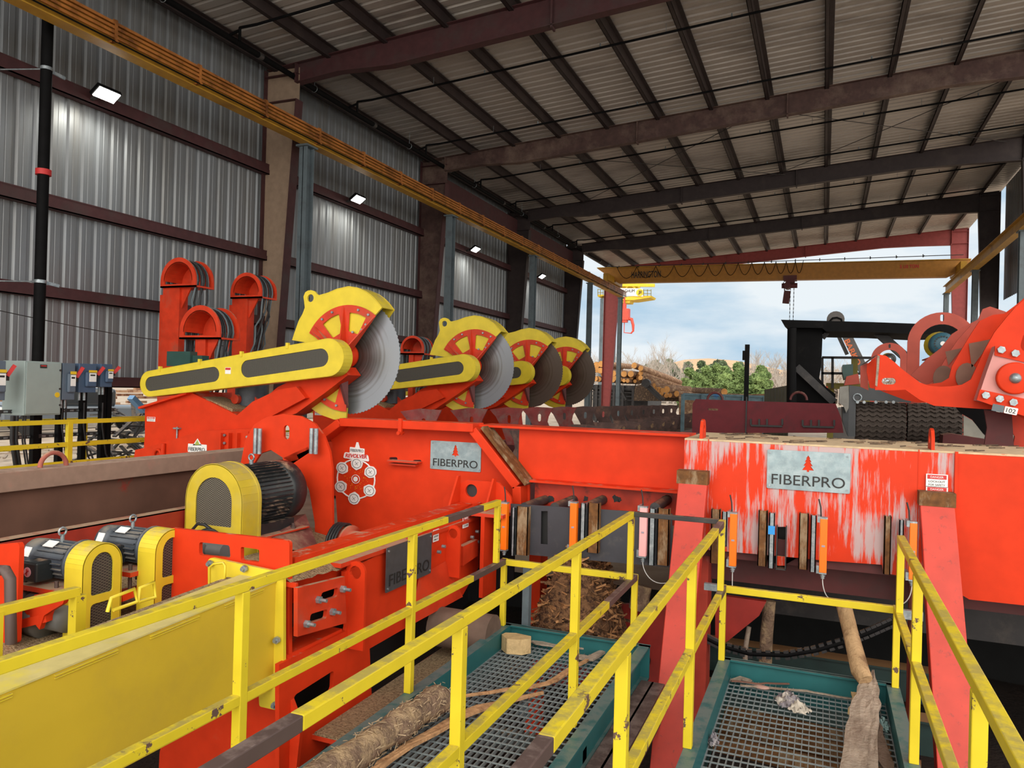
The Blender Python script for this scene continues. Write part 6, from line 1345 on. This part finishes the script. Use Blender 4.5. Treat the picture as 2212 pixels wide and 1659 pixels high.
# =================== HILL AND TREES ===================
v=[];f=[];n=50
prof=[(1180,868),(1300,845),(1350,812),(1400,790),(1440,778),(1480,769),(1530,767),(1590,771),(1650,782),(1700,796),(1760,816),(1850,845),(1950,866)]
for j in range(7):
    for (px,py) in prof:
        p=P(px,py,Y=420); y=420-40+ j*28; s=[0,.45,.85,1,.95,.8,.5][j]; v.append((p.x*(y/420),y,2.2+(p.z-2.2)*s+1.5*noise.noise(Vector((p.x*.05,y*.05,0)))-(2 if j==0 else 0)))
m_=len(prof)
for j in range(6):
    for i in range(m_-1): f.append((j*m_+i,j*m_+i+1,(j+1)*m_+i+1,(j+1)*m_+i))
G().add(v,f,True).obj('hill',mat('tan_hill',lin((190,158,124)),.95,var=.1,vs=.03,stain=lin((160,136,108)),st=(.5,.75),ss=.03,sst=(1,1,4)),label='smooth tan earth mound on the horizon',cat='hill',fix=False)
def leafcloud(c,r_,n,size,g):
    for k in range(n):
        d=Vector((R.gauss(0,1),R.gauss(0,1),R.gauss(0,1))).normalized()*R.uniform(.55,1)**.5
        p=Vector(c)+Vector((d.x*r_[0],d.y*r_[1],d.z*r_[2])); a=Vector((R.gauss(0,1),R.gauss(0,1),R.gauss(0,1))).normalized(); b=a.orthogonal().normalized(); s=size*R.uniform(.6,1.3)
        g.v+=[p-a*s-b*s*.35,p+a*s-b*s*.35,p+a*s*.6+b*s*.5,p-a*s*.6+b*s*.5]; i=len(g.v)-4; g.f.append((i,i+1,i+2,i+3)); g.sm.append(False)
PINE=mat('pine_needles',lin((122,142,84)),.9,var=.35,vs=.6,stain=lin((84,108,60)),st=(.45,.65),ss=.5)
PINED=mat('dark_pine_needles',lin((88,104,72)),.9,var=.3,vs=.6,stain=lin((66,80,60)),st=(.45,.65),ss=.4)
TRB=mat('pale_twigs',lin((178,168,158)),.9,var=.15)
TRK=mat('grey_bark',lin((150,138,128)),.9,var=.2)
def pine(px,ptop,wpx,Y_,m,lab,grp):
    p=P(px,ptop,Y=Y_); w_=wpx/1630*Y_*1.1; h=p.z; t=TH('pine_tree',lab,'tree',(p.x,Y_,0),grp)
    g=G()
    for k in range(9): u=k/8; leafcloud((p.x+R.uniform(-.2,.2)*w_,Y_+R.uniform(-.3,.3)*w_,h*.18+(h*.78)*u),(w_*(.52-.32*u),w_*(.5-.3*u),h*.09),230,.27,g)
    g.obj('foliage',m,t,fix=False); G().cyl((p.x,Y_,0),(p.x,Y_,h*.9),.22,.08,n=8).obj('trunk',TRK,t); return t
pp=[(1497,800,40),(1520,796,36),(1545,792,40),(1570,796,34),(1590,790,38),(1612,800,30),(1636,794,38),(1655,800,30),(1510,812,44),(1560,812,44),(1603,815,44),(1643,812,40),(1480,822,30)]
for i,(a,b,c) in enumerate(sorted(pp)): pine(a,b,c,105+R.uniform(-6,6)-(8 if b>805 else 0),PINE,'bright green pine in the distance, %s from the left in the grove'%ORD[i],'green pines')
for i,(a,b,c) in enumerate(sorted([(1420,782,46),(1455,780,44),(1400,790,40),(1548,782,50),(1565,783,40),(1600,786,40),(1520,784,40),(1485,786,44)])): pine(a,b,c,150+R.uniform(-5,5),PINED,'dull dark pine standing behind the green grove, %s counted from the left'%ORD[i],'dark pines')
def bare(px,ptop,Y_,lab,seed):
    rr=random.Random(seed); p=P(px,ptop,Y=Y_); h=p.z; g=G()
    def br(a,d,l,r_,lv):
        b=a+d*l; g.tube([a,(a+b)/2+Vector((rr.uniform(-.04,.04)*l,0,rr.uniform(-.03,.03)*l)),b],[r_,r_*.8,r_*.62],4)
        if lv==0: return
        for k in range(4 if lv>1 else 5):
            u=rr.uniform(.35,1); q=a+(b-a)*u; dd=(d*1.0+Vector((rr.uniform(-.75,.75),rr.uniform(-.5,.5),rr.uniform(-.0,.5)))).normalized(); br(q,dd,l*rr.uniform(.45,.68),r_*.5,lv-1)
    br(Vector((p.x,Y_,0)),Vector((rr.uniform(-.05,.05),0,1)),h*.52,h*.011+.02,4)
    return g.obj('bare_tree',TRB,label=lab,cat='tree',group='leafless trees',fix=False)
bt=[(1285,755),(1300,770),(1318,760),(1350,752),(1362,770),(1378,745),(1392,765),(1408,748),(1425,742),(1446,740),(1457,762),(1470,775),(1636,750),(1652,760),(1668,752),(1683,768),(1698,758),(1800,758),(1822,752),(1790,772),(1845,768)]
bt=sorted(bt+[(R.uniform(1270,1490),R.uniform(752,790)) for k in range(16)]+[(R.uniform(1625,1705),R.uniform(750,790)) for k in range(8)]+[(1775,765),(1760,775),(1812,770),(1720,770)])
for i,(a,b) in enumerate(bt): bare(a,b,118+R.uniform(-10,16),'leafless grey tree on the horizon, number %d counted from the left'%(i+1),i)
g=G()
for k in range(110):
    px=R.uniform(1190,2000); p=P(px,R.uniform(795,830),Y=165); leafcloud((p.x,165+R.uniform(-8,8),p.z*.55),(3.5,3,p.z*.5),90,.42,g)
g.obj('distant_brush',mat('winter_brush',lin((150,134,120)),.95,var=.2,vs=.3,stain=lin((120,108,98)),st=(.45,.65),ss=.3),label='band of grey-brown winter brush along the horizon',cat='brush',kind='stuff',fix=False)
# =================== ELECTRICAL STATION ===================
XE=-10.2
t=TH('electrical_enclosure','large pale grey electrical enclosure on a pipe stand at left','enclosure',(XE,8,1.0))
a=fx(XE,[(50,898),(134,779)]); y0_,z0_=a[0];y1_,z1_=a[1]; z1_=P(50,779,X=XE).z
G().box((XE-.45,y0_,z0_),(XE,y1_,z1_)).obj('cabinet_body',CAB,t,bev=.01)
G().box((XE,y0_+.02,z0_+.02),(XE+.015,y1_-.02,z1_-.02)).obj('cabinet_door',CAB,t,bev=.004)
a=fx(XE+.02,[(87,795),(102,788)]); l=G().box((XE+.015,a[0][0],a[0][1]),(XE+.02,a[1][0],a[1][1])).obj('warning_label',BKL,t); G().box((XE+.02,a[0][0]+.01,(a[0][1]+a[1][1])/2),(XE+.022,a[1][0]-.01,a[1][1]-.01)).obj('label_header',REDL,l)
c=P(124,853,X=XE+.02); G().cyl((XE+.015,c.y,c.z),(XE+.02,c.y,c.z),.038,n=16).obj('round_warning_label',YLB,t)
g=G()
for p_ in ((130,800),(129,875),(129,840)): d=P(*p_,X=XE+.015); g.cyl(d,d+Vector((.012,0,0)),.015,n=8)
g.obj('door_screw',DRK,t)
def switch(px0,px1,py0,py1,m,lab,hand=1):
    a=fx(XE+.02,[(px0,py1)])[0];b=fx(XE+.02,[(px1,py1)])[0]; zt_=P(px0,py0,X=XE+.02).z
    t=TH('disconnect_switch',lab,'switch box',(XE,a[0],a[1]),'disconnect switches')
    G().box((XE-.20,a[0],a[1]),(XE+.0,b[0],zt_)).obj('switch_body',m,t,bev=.008)
    w_=b[0]-a[0];h=zt_-a[1]
    G().box((XE,a[0]+w_*.30,a[1]+h*.2),(XE+.05,a[0]+w_*.92,a[1]+h*.72)).obj('switch_cover',m,t,bev=.02)
    l=G().box((XE+.05,a[0]+w_*.45,a[1]+h*.38),(XE+.054,a[0]+w_*.86,a[1]+h*.68)).obj('info_label',WHT,t)
    G().box((XE+.05,a[0]+w_*.42,a[1]+h*.70),(XE+.055,a[0]+w_*.9,a[1]+h*.78)).obj('yellow_label',YLB,t)
    G().box((XE+.054,a[0]+w_*.5,a[1]+h*.58),(XE+.056,a[0]+w_*.78,a[1]+h*.63)).obj('label_print',BKL,l)
    G().bar((XE+.0,b[0]+.02,a[1]+h*.62),(XE+.03,b[0]+.10,a[1]+h*.9),.035,.045).obj('lever_handle',REDL,t,label='red lever handle')
    G().box((XE-.1,b[0],a[1]+h*.5),(XE,b[0]+.05,a[1]+h*.72)).obj('handle_bracket',BKL,t)
    g=G()
    for k in (.3,.6): g.cyl((XE-.1,a[0]+w_*k,a[1]),(XE-.1,a[0]+w_*k,a[1]-.12),.02,n=8)
    g.obj('conduit_fitting',GALV,t)
switch(-25,13,778,865,CAB2,'blue-grey disconnect switch cut off by the left picture edge')
switch(136,163,784,864,CAB2,'blue-grey disconnect switch right of the big enclosure')
switch(172,209,785,848,CAB3,'blue disconnect switch, middle one of the right group')
switch(219,244,786,836,CAB3,'rightmost blue disconnect switch on the stand')
g=G(); 
for i,px in enumerate((75,128,178,220,232)):
    p=P(px,900,X=XE-.2)
    G().box((p.x-.04,p.y-.04,-.0),(p.x+.04,p.y+.04,p.z+.5)).obj('stand_post',BLK,label='black stand post of the electrical station, %s from the left'%ORD[i],cat='post',group='electrical stand posts')
for i,(px,w_) in enumerate(((27,2),(36,2),(50,1),(55,1),(135,1),(143,1),(182,1),(222,1))):
    p=P(px,870 if i>3 else 898,X=XE-.1); g=G(); g.tube([p,p+Vector((0,.0,-.35)),p+Vector((.0,.08,-.8)),p+Vector((.02,.35,-1.25)),p+Vector((.03,.5,-1.6))],.026 if w_==2 else .012,8)
    g.obj('flexible_conduit',RUB,label='black flexible conduit dropping from the switch station, %s from the left'%ORD[i],cat='conduit',group='flexible conduits')
for i,py in enumerate((886,944)):
    a=P(-30,py+4,X=XE-.25);b=P(248,py-3,X=XE-.25); t=TH('strut_rail','%s perforated strut rail behind the conduits'%('upper','lower')[i],'strut rail',a)
    G().box((XE-.27,a.y,a.z-.025),(XE-.23,b.y,a.z+.025)).obj('rail',DRK,t)
    g=G(); y=a.y
    while y<b.y: g.box((XE-.23,y,a.z-.012),(XE-.226,y+.06,a.z+.012)); y+=.11
    g.obj('slots',GALV,t)
# yellow yard handrail
t=TH('yard_handrail','yellow handrail behind the electrical station on the left','handrail',(-9.9,9,0))
xr=-9.7
z_a=P(0,916,X=xr).z; z_b=P(0,969,X=xr).z; z_c=P(0,1008,X=xr).z
for z in (z_a,z_b): G().box((xr-.025,3,z-.03),(xr+.025,11.5,z+.03)).obj('rail',YEL,t)
G().box((xr-.01,3,z_c-.04),(xr+.01,11.5,z_c)).obj('toe_board',YEL,t)
for px in (149,): p=P(px,950,X=xr); G().box((xr-.03,p.y-.035,z_c),(xr+.03,p.y+.035,z_a)).obj('post',YEL,t)
t=TH('yard_handrail','second yellow handrail farther back beyond the saws','handrail',(-11.9,12,0))
for z in (1.45,1.0): G().box((-12.0,6,z-.025),(-11.95,20,z+.025)).obj('rail',YEL,t)
for y in (7,9.4,11.8,14.2,16.6,19): G().box((-12.0,y-.03,0),(-11.95,y+.03,1.45)).obj('post',YEL,t)
# =================== YARD BEYOND THE LEFT WALL ===================
G().box((-30,2,0),(-29.5,60,.75)).obj('concrete_wall',CONC,label='low pale concrete wall in the yard beyond the building',cat='wall')
g=G()
for k in range(160): 
    y=R.uniform(14,60);x=-44+R.uniform(-2,2);z=R.uniform(.1,1.9); g.box((x,y,z),(x+.3,y+R.uniform(1,4),z+.16))
g.obj('lumber_stack',mat('pallet_wood',lin((178,142,112)),.9,var=.25,vs=2,stain=lin((120,80,60)),st=(.5,.6),ss=1.5),label='long low stack of pale lumber far across the yard',cat='lumber',kind='stuff')
g=G()
for k in range(220):
    y=R.uniform(10,45);x=-21+R.uniform(-1.6,1.6); a=R.uniform(0,3); l=R.uniform(.1,.5); g.bar((x-l*math.cos(a),y-l*math.sin(a),.03),(x+l*math.cos(a),y+l*math.sin(a),.06),.06,.04)
g.obj('yard_litter',GREYW,label='wood scraps scattered over the yard ground',cat='scrap wood',kind='stuff')
# pickup truck
p=P(178,878,X=-27); t=TH('pickup_truck','dark pickup truck front parked beyond the switch boxes','truck',(-27,p.y,0))
mx=Matrix.Translation((-27,p.y,0.0))@Matrix.Rotation(math.radians(-25),4,'Z')
TB=mat('truck_grey',lin((96,104,112)),.3,var=.05,spec=.6)
G().box((-1.0,-2.8,.5),(1.0,2.6,1.05),mx).box((-1.0,-2.8,1.0),(1.0,-1.0,1.15),mx).obj('body',TB,t,bev=.08)
G().box((-.9,-1.2,1.0),(.9,1.0,1.75),mx).obj('cab',mat('dark_glass',(.03,.035,.04),.1,var=0,spec=.8),t,bev=.15)
G().box((-.7,-2.86,.65),(.7,-2.8,1.0),mx).obj('grille',BKL,t); G().box((-.98,-2.85,.82),(-.7,-2.8,1.0),mx).box((.7,-2.85,.82),(.98,-2.8,1.0),mx).obj('headlamp',WHT,t)
for sx in (-1,1):
    for y in (-2.0,1.8): a=mx@Vector((sx*.8,y,.38));b=mx@Vector((sx*1.02,y,.38)); G().cyl(a,b,.38,n=18).obj('wheel',RUB,t)
# scrap pile with blue beam
p=P(290,900,X=-16); 
g=G(); rr=random.Random(4)
for k in range(60):
    c=Vector((-16+rr.uniform(-1,1),p.y+rr.uniform(-1.1,1.1),rr.uniform(.1,1.3))); d=Vector((rr.gauss(0,1),rr.gauss(0,1),rr.gauss(0,.6))).normalized(); g.bar(c-d*.5,c+d*.5,.10,.04)
g.obj('scrap_heap',DRK,label='heap of twisted dark scrap steel by the yard rail',cat='scrap',kind='stuff')
a=P(283,858,X=-15.6);b=P(312,888,X=-15.6); G().bar(a,b,.18,.12).obj('scrap_beam',mat('pale_blue',lin((110,150,190)),.6,var=.1),label='pale blue steel beam sticking out of the scrap heap',cat='beam')
v=[];f=[]
p=P(262,978,X=-12.6); n=18
g=G()
for j in range(9):
    for i in range(n): a=2*math.pi*i/n; r_=1.1*(1-j/8.5); v.append((p.x+r_*math.cos(a)*(1+.2*noise.noise(Vector((i,j,1)))),p.y+r_*1.2*math.sin(a),.55*(1-(1-j/8)**1.5)+.0))
for j in range(8):
    for i in range(n): f.append((j*n+i,j*n+(i+1)%n,(j+1)*n+(i+1)%n,(j+1)*n+i))
g.add(v,f,True).obj('sawdust_pile',SAWD,label='small cone of sawdust on the yard ground by the rail',cat='sawdust')
p=P(110,962,X=-14); t=TH('red_ladder','red ladder lying on the yard ground behind conduits','ladder',(-14,p.y,.1))
g=G(); 
for dy in (0,.4): g.bar((-14+dy,p.y-.9,.35),(-14+dy,p.y+1.6,.12),.08,.06)
g.obj('side_rail',REDL,t); g=G()
for k in range(7): g.bar((-14,p.y-.8+.35*k,.33-.03*k),(-13.6,p.y-.8+.35*k,.33-.03*k),.04)
g.obj('rung',REDL,t)
a=P(20,1003,X=-13); G().box((-13.5,a.y-.3,0),(-12.8,a.y+1.2,.12)).obj('blue_pallet',mat('dull_blue',lin((30,70,120)),.6,var=.2),label='low blue pallet at the left edge on the ground',cat='pallet')
# =================== PIT AND UNDER-BEAM ===================
def chips(name,x0,x1,y0,y1,zf_,n,lab,s=(.02,.07),m=None,nx=14):
    v=[];f=[];g=G()
    for j in range(nx+1):
        for i in range(nx+1): x=x0+(x1-x0)*i/nx;y=y0+(y1-y0)*j/nx; v.append((x,y,zf_(x,y)+.04*noise.noise(Vector((x*4,y*4,0)))))
    for j in range(nx):
        for i in range(nx): f.append((j*(nx+1)+i,j*(nx+1)+i+1,(j+1)*(nx+1)+i+1,(j+1)*(nx+1)+i))
    g.add(v,f); g2=G()
    for k in range(n):
        x=R.uniform(x0,x1);y=R.uniform(y0,y1);d=Vector((R.gauss(0,1),R.gauss(0,1),R.gauss(0,.5))).normalized(); c=Vector((x,y,zf_(x,y)+R.uniform(0,.04))); l=R.uniform(*s); (g2 if k%2 else g).bar(c-d*l,c+d*l,R.uniform(.008,.03),.006,(R.gauss(0,1),R.gauss(0,1),1))
    g2.obj('bark_shreds',mat('pale_bark_shreds',lin((176,128,84)),.85,var=.4,vs=18,stain=lin((120,78,50)),st=(.5,.6),ss=12),label='pale torn shreds lying on the '+lab,cat='bark',kind='stuff')
    return g.obj(name,m or CHIP,label=lab,cat='wood chips',kind='stuff',fix=False)
chips('chip_mound',-2.5,-1.55,6.15,7.0,lambda x,y:-.75+1.5*math.exp(-((x+2.02)/.42)**2)*min(1,(y-5.95)/.35),900,'steep mound of shredded bark under the left end of the beam',(.03,.09))
chips('chip_floor',-1.25,-.7,2.6,5.6,lambda x,y:-1.0,500,'loose bark chips between the two catwalks',(.02,.08),nx=8)
chips('chip_floor',.55,3.5,1.5,6.3,lambda x,y:-1.15+.1*(x-.5),500,'loose bark chips below the right handrail',(.03,.1),nx=10)
g=G(); a=P(1318,1310,Y=7.3)
G().box((-2.62,6.9,-1.7),(-2.5,7.1,.95)).obj('red_upright',ORG,label='red upright left of the bark mound',cat='post')
G().box((-2.34,6.02,-.6),(-2.28,6.08,P(1140,1222,Y=6.05).z)).obj('grey_upright',GREY,label='thin grey upright in front of the bark mound',cat='post')
G().plate('Y',7.1,.05,fy(7.1,[(1185,1300),(1500,1310),(1500,1480),(1185,1480)])).obj('under_plate',mat('under_red',(.32,.025,.018),.5,var=.2),label='dark red plate under the beam between the catwalks',cat='plate')
c=P(1392,1425,Y=7.08); G().lathe(c,(0,-1,0),[(0,.06),(.03,.06),(.03,.04),(.0,.04)],18).obj('pipe_ring',BKL,label='dark round opening in the under-beam plate',cat='ring')
G().plate('Y',6.95,.06,fy(6.95,[(1545,1285),(1655,1300),(1640,1330),(1572,1385),(1545,1400)])).obj('gusset_plate',mat('under_red',(0,0,0)),label='dark red triangular gusset under the right sign',cat='plate')
for i,(x0,x1,y0,y1,m,l,Yl) in enumerate([(1640,1672,1300,1440,BARK,'short stump log standing behind the sagging chain',7.2),(1605,1618,1355,1430,GREYW,'thin grey stick left of the stump log',7.1),(1362,1404,1268,1312,BARK,'split log end under the beam near the pink sensor',7.0),(1290,1320,1250,1310,BARKD,'small bark chunk in the dark below the plate',7.0)]):
    a=P(x0,y1,Y=Yl);b=P(x1,y0,Y=Yl); r_=(b.x-a.x)/2; g=G(); cx=(a.x+b.x)/2
    g.tube([(cx-.01,Yl,a.z-(.2 if i<2 else 0)),(cx,Yl,(a.z+b.z)/2),(cx+.02,Yl+.02,b.z)],[r_*1.05,r_,r_*.95],12); g.obj('wood_piece',m,label=l,cat='log')
# sagging chain
t=TH('drag_chain','black drag chain sagging under the right side of the beam','chain',(0,6.7,-.2))
q=[P(x,y,Y=6.76) for x,y in ((1522,1376),(1560,1395),(1620,1412),(1700,1415),(1760,1405),(1830,1385),(1880,1365),(1925,1345),(1978,1318))]
g=G(); rl_=G(); g.tube(q,.022,8)
for a,b in zip(q,q[1:]):
    for k in range(4):
        c=a+(b-a)*k/4; d=(b-a).normalized(); rl_.bar(c-d*.02,c+d*.02,.03,.075)
g.obj('chain_core',BLK,t); rl_.obj('chain_links',DRK,t)
# dark green channels in the depth
for i,(py,Yl,lab) in enumerate(((1385,8.2,'dark green beam in the depth behind the chain, upper'),(1480,7.6,'dark green beam in the depth behind the chain, lower'))):
    a=P(1560,py,Y=Yl);b=P(1990,py+30,Y=Yl); g=G(); g.box((a.x-.3,Yl,a.z-.32),(b.x+.4,Yl+.1,a.z-.02)); g.box((a.x-.3,Yl-.06,a.z-.02),(b.x+.4,Yl+.16,a.z)); 
    g.obj('deep_beam',mat('dark_green_beam',(.015,.035,.032),.5,var=.2,dust=lin((150,112,76)),dd=1.4),label=lab,cat='beam')
G().bar(P(1730,1322,Y=8.6),P(1960,1346,Y=8.6),.06,.04).obj('pipe',GREY,label='thin grey pipe in the dark under the beam',cat='pipe')
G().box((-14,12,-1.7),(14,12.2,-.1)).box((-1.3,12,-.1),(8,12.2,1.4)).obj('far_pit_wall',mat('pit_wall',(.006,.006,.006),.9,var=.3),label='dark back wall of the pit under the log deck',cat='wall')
# leaning post
q=[P(1822,1305,Y=6.15),P(1838,1370,Y=6.05),P(1858,1450,Y=5.75),P(1870,1470,Y=5.7)]
G().tube(q,[.055,.055,.062,.05],12).obj('leaning_pole',mat('peeled_pole',lin((176,144,106)),.85,var=.15,vs=10,stain=lin((120,92,66)),st=(.52,.66),ss=7,sst=(1,1,.4),bump=.8,bs=30),label='peeled crooked pole leaning behind the right catwalk',cat='pole')
# =================== ON THE CATWALKS ===================
def splinter(pts,w_,h,m,lab,name='broken_board',seed=1,cat='board'):
    rr=random.Random(seed);g=G();v=[];f=[];n=len(pts)
    for k,p in enumerate(pts):
        p=Vector(p);d=(Vector(pts[min(k+1,n-1)])-Vector(pts[max(k-1,0)])).normalized();s=d.cross(Vector((0,0,1))).normalized(); ww=w_[k] if isinstance(w_,(list,tuple)) else w_
        for i in range(5): u=-1+i/2; v.append(p+s*u*ww/2+Vector((0,0,h*(.5+.25*rr.random()))))
        for i in range(5): u=1-i/2; v.append(p+s*u*ww/2)
    for k in range(n-1):
        for i in range(10): f.append((k*10+i,k*10+(i+1)%10,(k+1)*10+(i+1)%10,(k+1)*10+i))
    f.append(tuple(range(10)));f.append(tuple(range((n-1)*10,n*10))[::-1]); g.add(v,f); return g.obj(name,m,label=lab,cat=cat)
def sub(pts,n,j=.01,seed=2):
    rr=random.Random(seed);o=[];m=len(pts)-1
    for k in range(n+1):
        u=k/n*m;i=min(int(u),m-1);p=Vector(pts[i]).lerp(Vector(pts[i+1]),u-i); o.append(p+Vector((rr.uniform(-j,j),rr.uniform(-j,j),rr.uniform(0,j*.5))))
    return o
zg=.075
# big peeled log on left catwalk
a=P(955,1505,Z=zg+.14); b=P(700,1680,Z=zg+.11)
d=(b-a).normalized(); b=a+d*1.9
pts=sub([a,a.lerp(b,.3)+Vector((0,0,.01)),b],22,.008,5); t=TH('peeled_log','short thick peeled log lying on the left catwalk grating','log',(a.x,a.y,zg))
g=G(); rr=random.Random(9); g.tube(pts,[.062 if k==0 else .08+.012*rr.random()+.008*math.sin(k*.9) for k in range(23)],16); g.obj('log_body',BARK,t)
g=G(); ed=(pts[0]-pts[1]).normalized(); g.cyl(pts[0]-ed*.01,pts[0]+ed*.008,.060,n=14,sm=False); g.obj('cut_end',WOOD,t)
g=G()
for k in range(520):
    i=rr.randrange(0,22);p=pts[i].lerp(pts[i+1],rr.random()); an=rr.uniform(0,6.28); s1=d.cross(Vector((0,0,1))).normalized(); n_=s1*math.cos(an)+s1.cross(d)*math.sin(an); c=p+n_*.086; tt=(d+Vector((rr.gauss(0,.5),rr.gauss(0,.5),rr.gauss(0,.3)))).normalized(); l=rr.uniform(.008,.03); g.bar(c-tt*l,c+tt*l+n_*.012*rr.random(),.005,.003,tuple(n_))
g.obj('bark_fibres',mat('pale_fibres',lin((178,154,124)),.9,var=.25,vs=20),t,kind='stuff')
splinter(sub([P(1290,1415,Z=zg+.02),P(1180,1480,Z=zg+.03),P(960,1512,Z=zg+.02)],14,.012,4),[.012,.02,.03,.04,.05,.05,.05,.045,.04,.035,.03,.03,.028,.02,.015],.02,mat('fresh_split_wood',lin((190,146,104)),.8,var=.25,vs=16,stain=lin((140,98,66)),st=(.5,.65),ss=14,bump=.5),'long thin split strip across the left catwalk grating',seed=3,name='wood_strip',cat='strip')
splinter(sub([P(1170,1500,Z=zg+.02),P(1010,1540,Z=zg+.03),P(830,1650,Z=zg+.03),P(790,1690,Z=zg+.03)],14,.012,6),[.02,.03,.05,.06,.07,.075,.07,.06,.06,.05,.06,.05,.05,.04,.03],.03,MC['fresh_split_wood'],'reddish bark strip lying beside the peeled log',seed=4,name='wood_strip',cat='strip')
# wood block
c=P(1112,1392,Z=zg+.05); o=[(-.11,-.02),(-.03,-.10),(.09,-.07),(.14,.0),(.12,.05),(-.02,.07),(-.10,.04)]
G().plate('Z',zg,.12,[(c.x+x,c.y+y) for x,y in o]).obj('wood_block',WOOD,label='cut pale wood block at the far end of left catwalk',cat='block',bev=.006)
splinter(sub([P(1150,1388,Z=zg+.02),P(1190,1396,Z=zg+.02),P(1280,1404,Z=zg+.02)],8,.01,8),[.03,.06,.07,.06,.05,.05,.06,.05,.02],.02,GREYW,'grey weathered slab behind the wood block',seed=5)
splinter(sub([P(1245,1420,Z=zg+.02),P(1275,1425,Z=zg+.02),P(1310,1408,Z=zg+.02)],6,.01,9),[.04,.07,.08,.07,.06,.05,.03],.03,GREYW,'short grey slab at right corner of left catwalk',seed=6)
# right catwalk boards
A=P(1865,1455,Z=.30);B_2=P(1855,1560,Z=.16);C2=P(1840,1700,Z=.10)
splinter(sub([P(1872,1462,Z=.24),P(1858,1560,Z=.16),P(1838,1700,Z=.10)],12,.01,11),[.02,.05,.08,.10,.11,.12,.13,.13,.13,.13,.13,.14,.14],.035,GREYW,'long grey splintered board on the right catwalk, left half of the split pair',seed=7)
splinter(sub([P(1886,1455,Z=.25),P(1888,1540,Z=.17),P(1880,1700,Z=.10)],12,.01,12),[.015,.04,.06,.07,.07,.07,.07,.07,.07,.07,.08,.08,.08],.035,GREYW,'long grey splintered board on the right catwalk, right half of the split pair',seed=8)
splinter(sub([P(1892,1560,Z=.12),P(1905,1620,Z=.11),P(1916,1668,Z=.10)],8,.01,13),[.03,.05,.06,.07,.07,.07,.08,.08,.05],.025,mat('brown_board',lin((112,92,78)),.85,var=.2,bump=.6),'brown broken board right of the grey split boards',seed=9)
splinter(sub([P(1846,1500,Z=.14),P(1843,1525,Z=.12),P(1838,1545,Z=.10)],5,.008,14),.035,.02,WOOD,'small upright splinter left of the grey split boards',seed=10)
splinter(sub([P(1578,1472,Z=zg+.02),P(1640,1478,Z=zg+.02),P(1705,1478,Z=zg+.02)],8,.006,15),.018,.012,mat('thin_brown_stick',lin((120,84,70)),.8,var=.2),'thin brown stick along the end of the right catwalk',seed=11,name='stick',cat='stick')
splinter(sub([P(1600,1482,Z=zg+.01),P(1740,1494,Z=zg+.01),P(1845,1512,Z=zg+.01)],10,.008,16),.022,.012,GREYW,'long pale splinter at the end of the right catwalk',seed=12,name='stick',cat='stick')
splinter(sub([P(1578,1474,Z=zg+.005),P(1600,1466,Z=zg+.02),P(1625,1474,Z=zg+.02)],6,.006,17),[.02,.05,.06,.06,.05,.04,.02],.012,GREYW,'pale bark scrap in the far left corner of right catwalk',seed=13,name='bark_scrap',cat='bark')
c=P(1645,1482,Z=zg+.02); G().ball((c.x,c.y,zg+.012),.06,12,(1,.55,.2)).obj('bark_scrap',mat('pinkish_scrap',lin((176,140,128)),.85,var=.2,vs=20),label='flat oval pinkish scrap beside the thin brown stick',cat='bark')
def rag(px,py,rx,ry,seed,m,lab):
    c=P(px,py,Z=zg+.03); n=18;v=[];f=[]
    for j in range(n+1):
        for i in range(n+1):
            u=i/n*2-1;w_=j/n*2-1; q=Vector((u*2.2,w_*2.2,seed)); x=c.x+rx*u*(1+.35*noise.noise(q*1.3))+.02*noise.noise(q*3); y=c.y+ry*w_*(1+.35*noise.noise(q*1.3+Vector((5,5,0)))); rad=math.hypot(u,w_)
            v.append((x,y,zg+.004+max(0,(1.2-rad))*.05*(1+1.2*noise.noise(q*2.2))*1.0+.012*abs(noise.noise(q*5))))
    for j in range(n):
        for i in range(n):
            if math.hypot((i+.5)/n*2-1,(j+.5)/n*2-1)<1.05+.25*noise.noise(Vector((i*.5,j*.5,seed))): f.append((j*(n+1)+i,j*(n+1)+i+1,(j+1)*(n+1)+i+1,(j+1)*(n+1)+i))
    g=G(); g.add(v,f,True); o=g.obj('crumpled_rag',m,label=lab,cat='rag',fix=False)
rag(1702,1508,.075,.13,3,CLOTH,'crumpled grey rag on the right catwalk grating')
rag(1726,1528,.07,.06,8,mat('pale_fibre_rag',lin((196,186,172)),.95,var=.25,vs=20),'pale torn fibre lump touching the crumpled grey rag')
rag(1541,1598,.03,.05,5,CLOTH,'small grey scrap at left edge of the right catwalk')
rag(1905,1565,.04,.06,6,mat('pale_teal_rag',lin((140,168,166)),.9,var=.2),'small pale teal rag right of the grey boards')
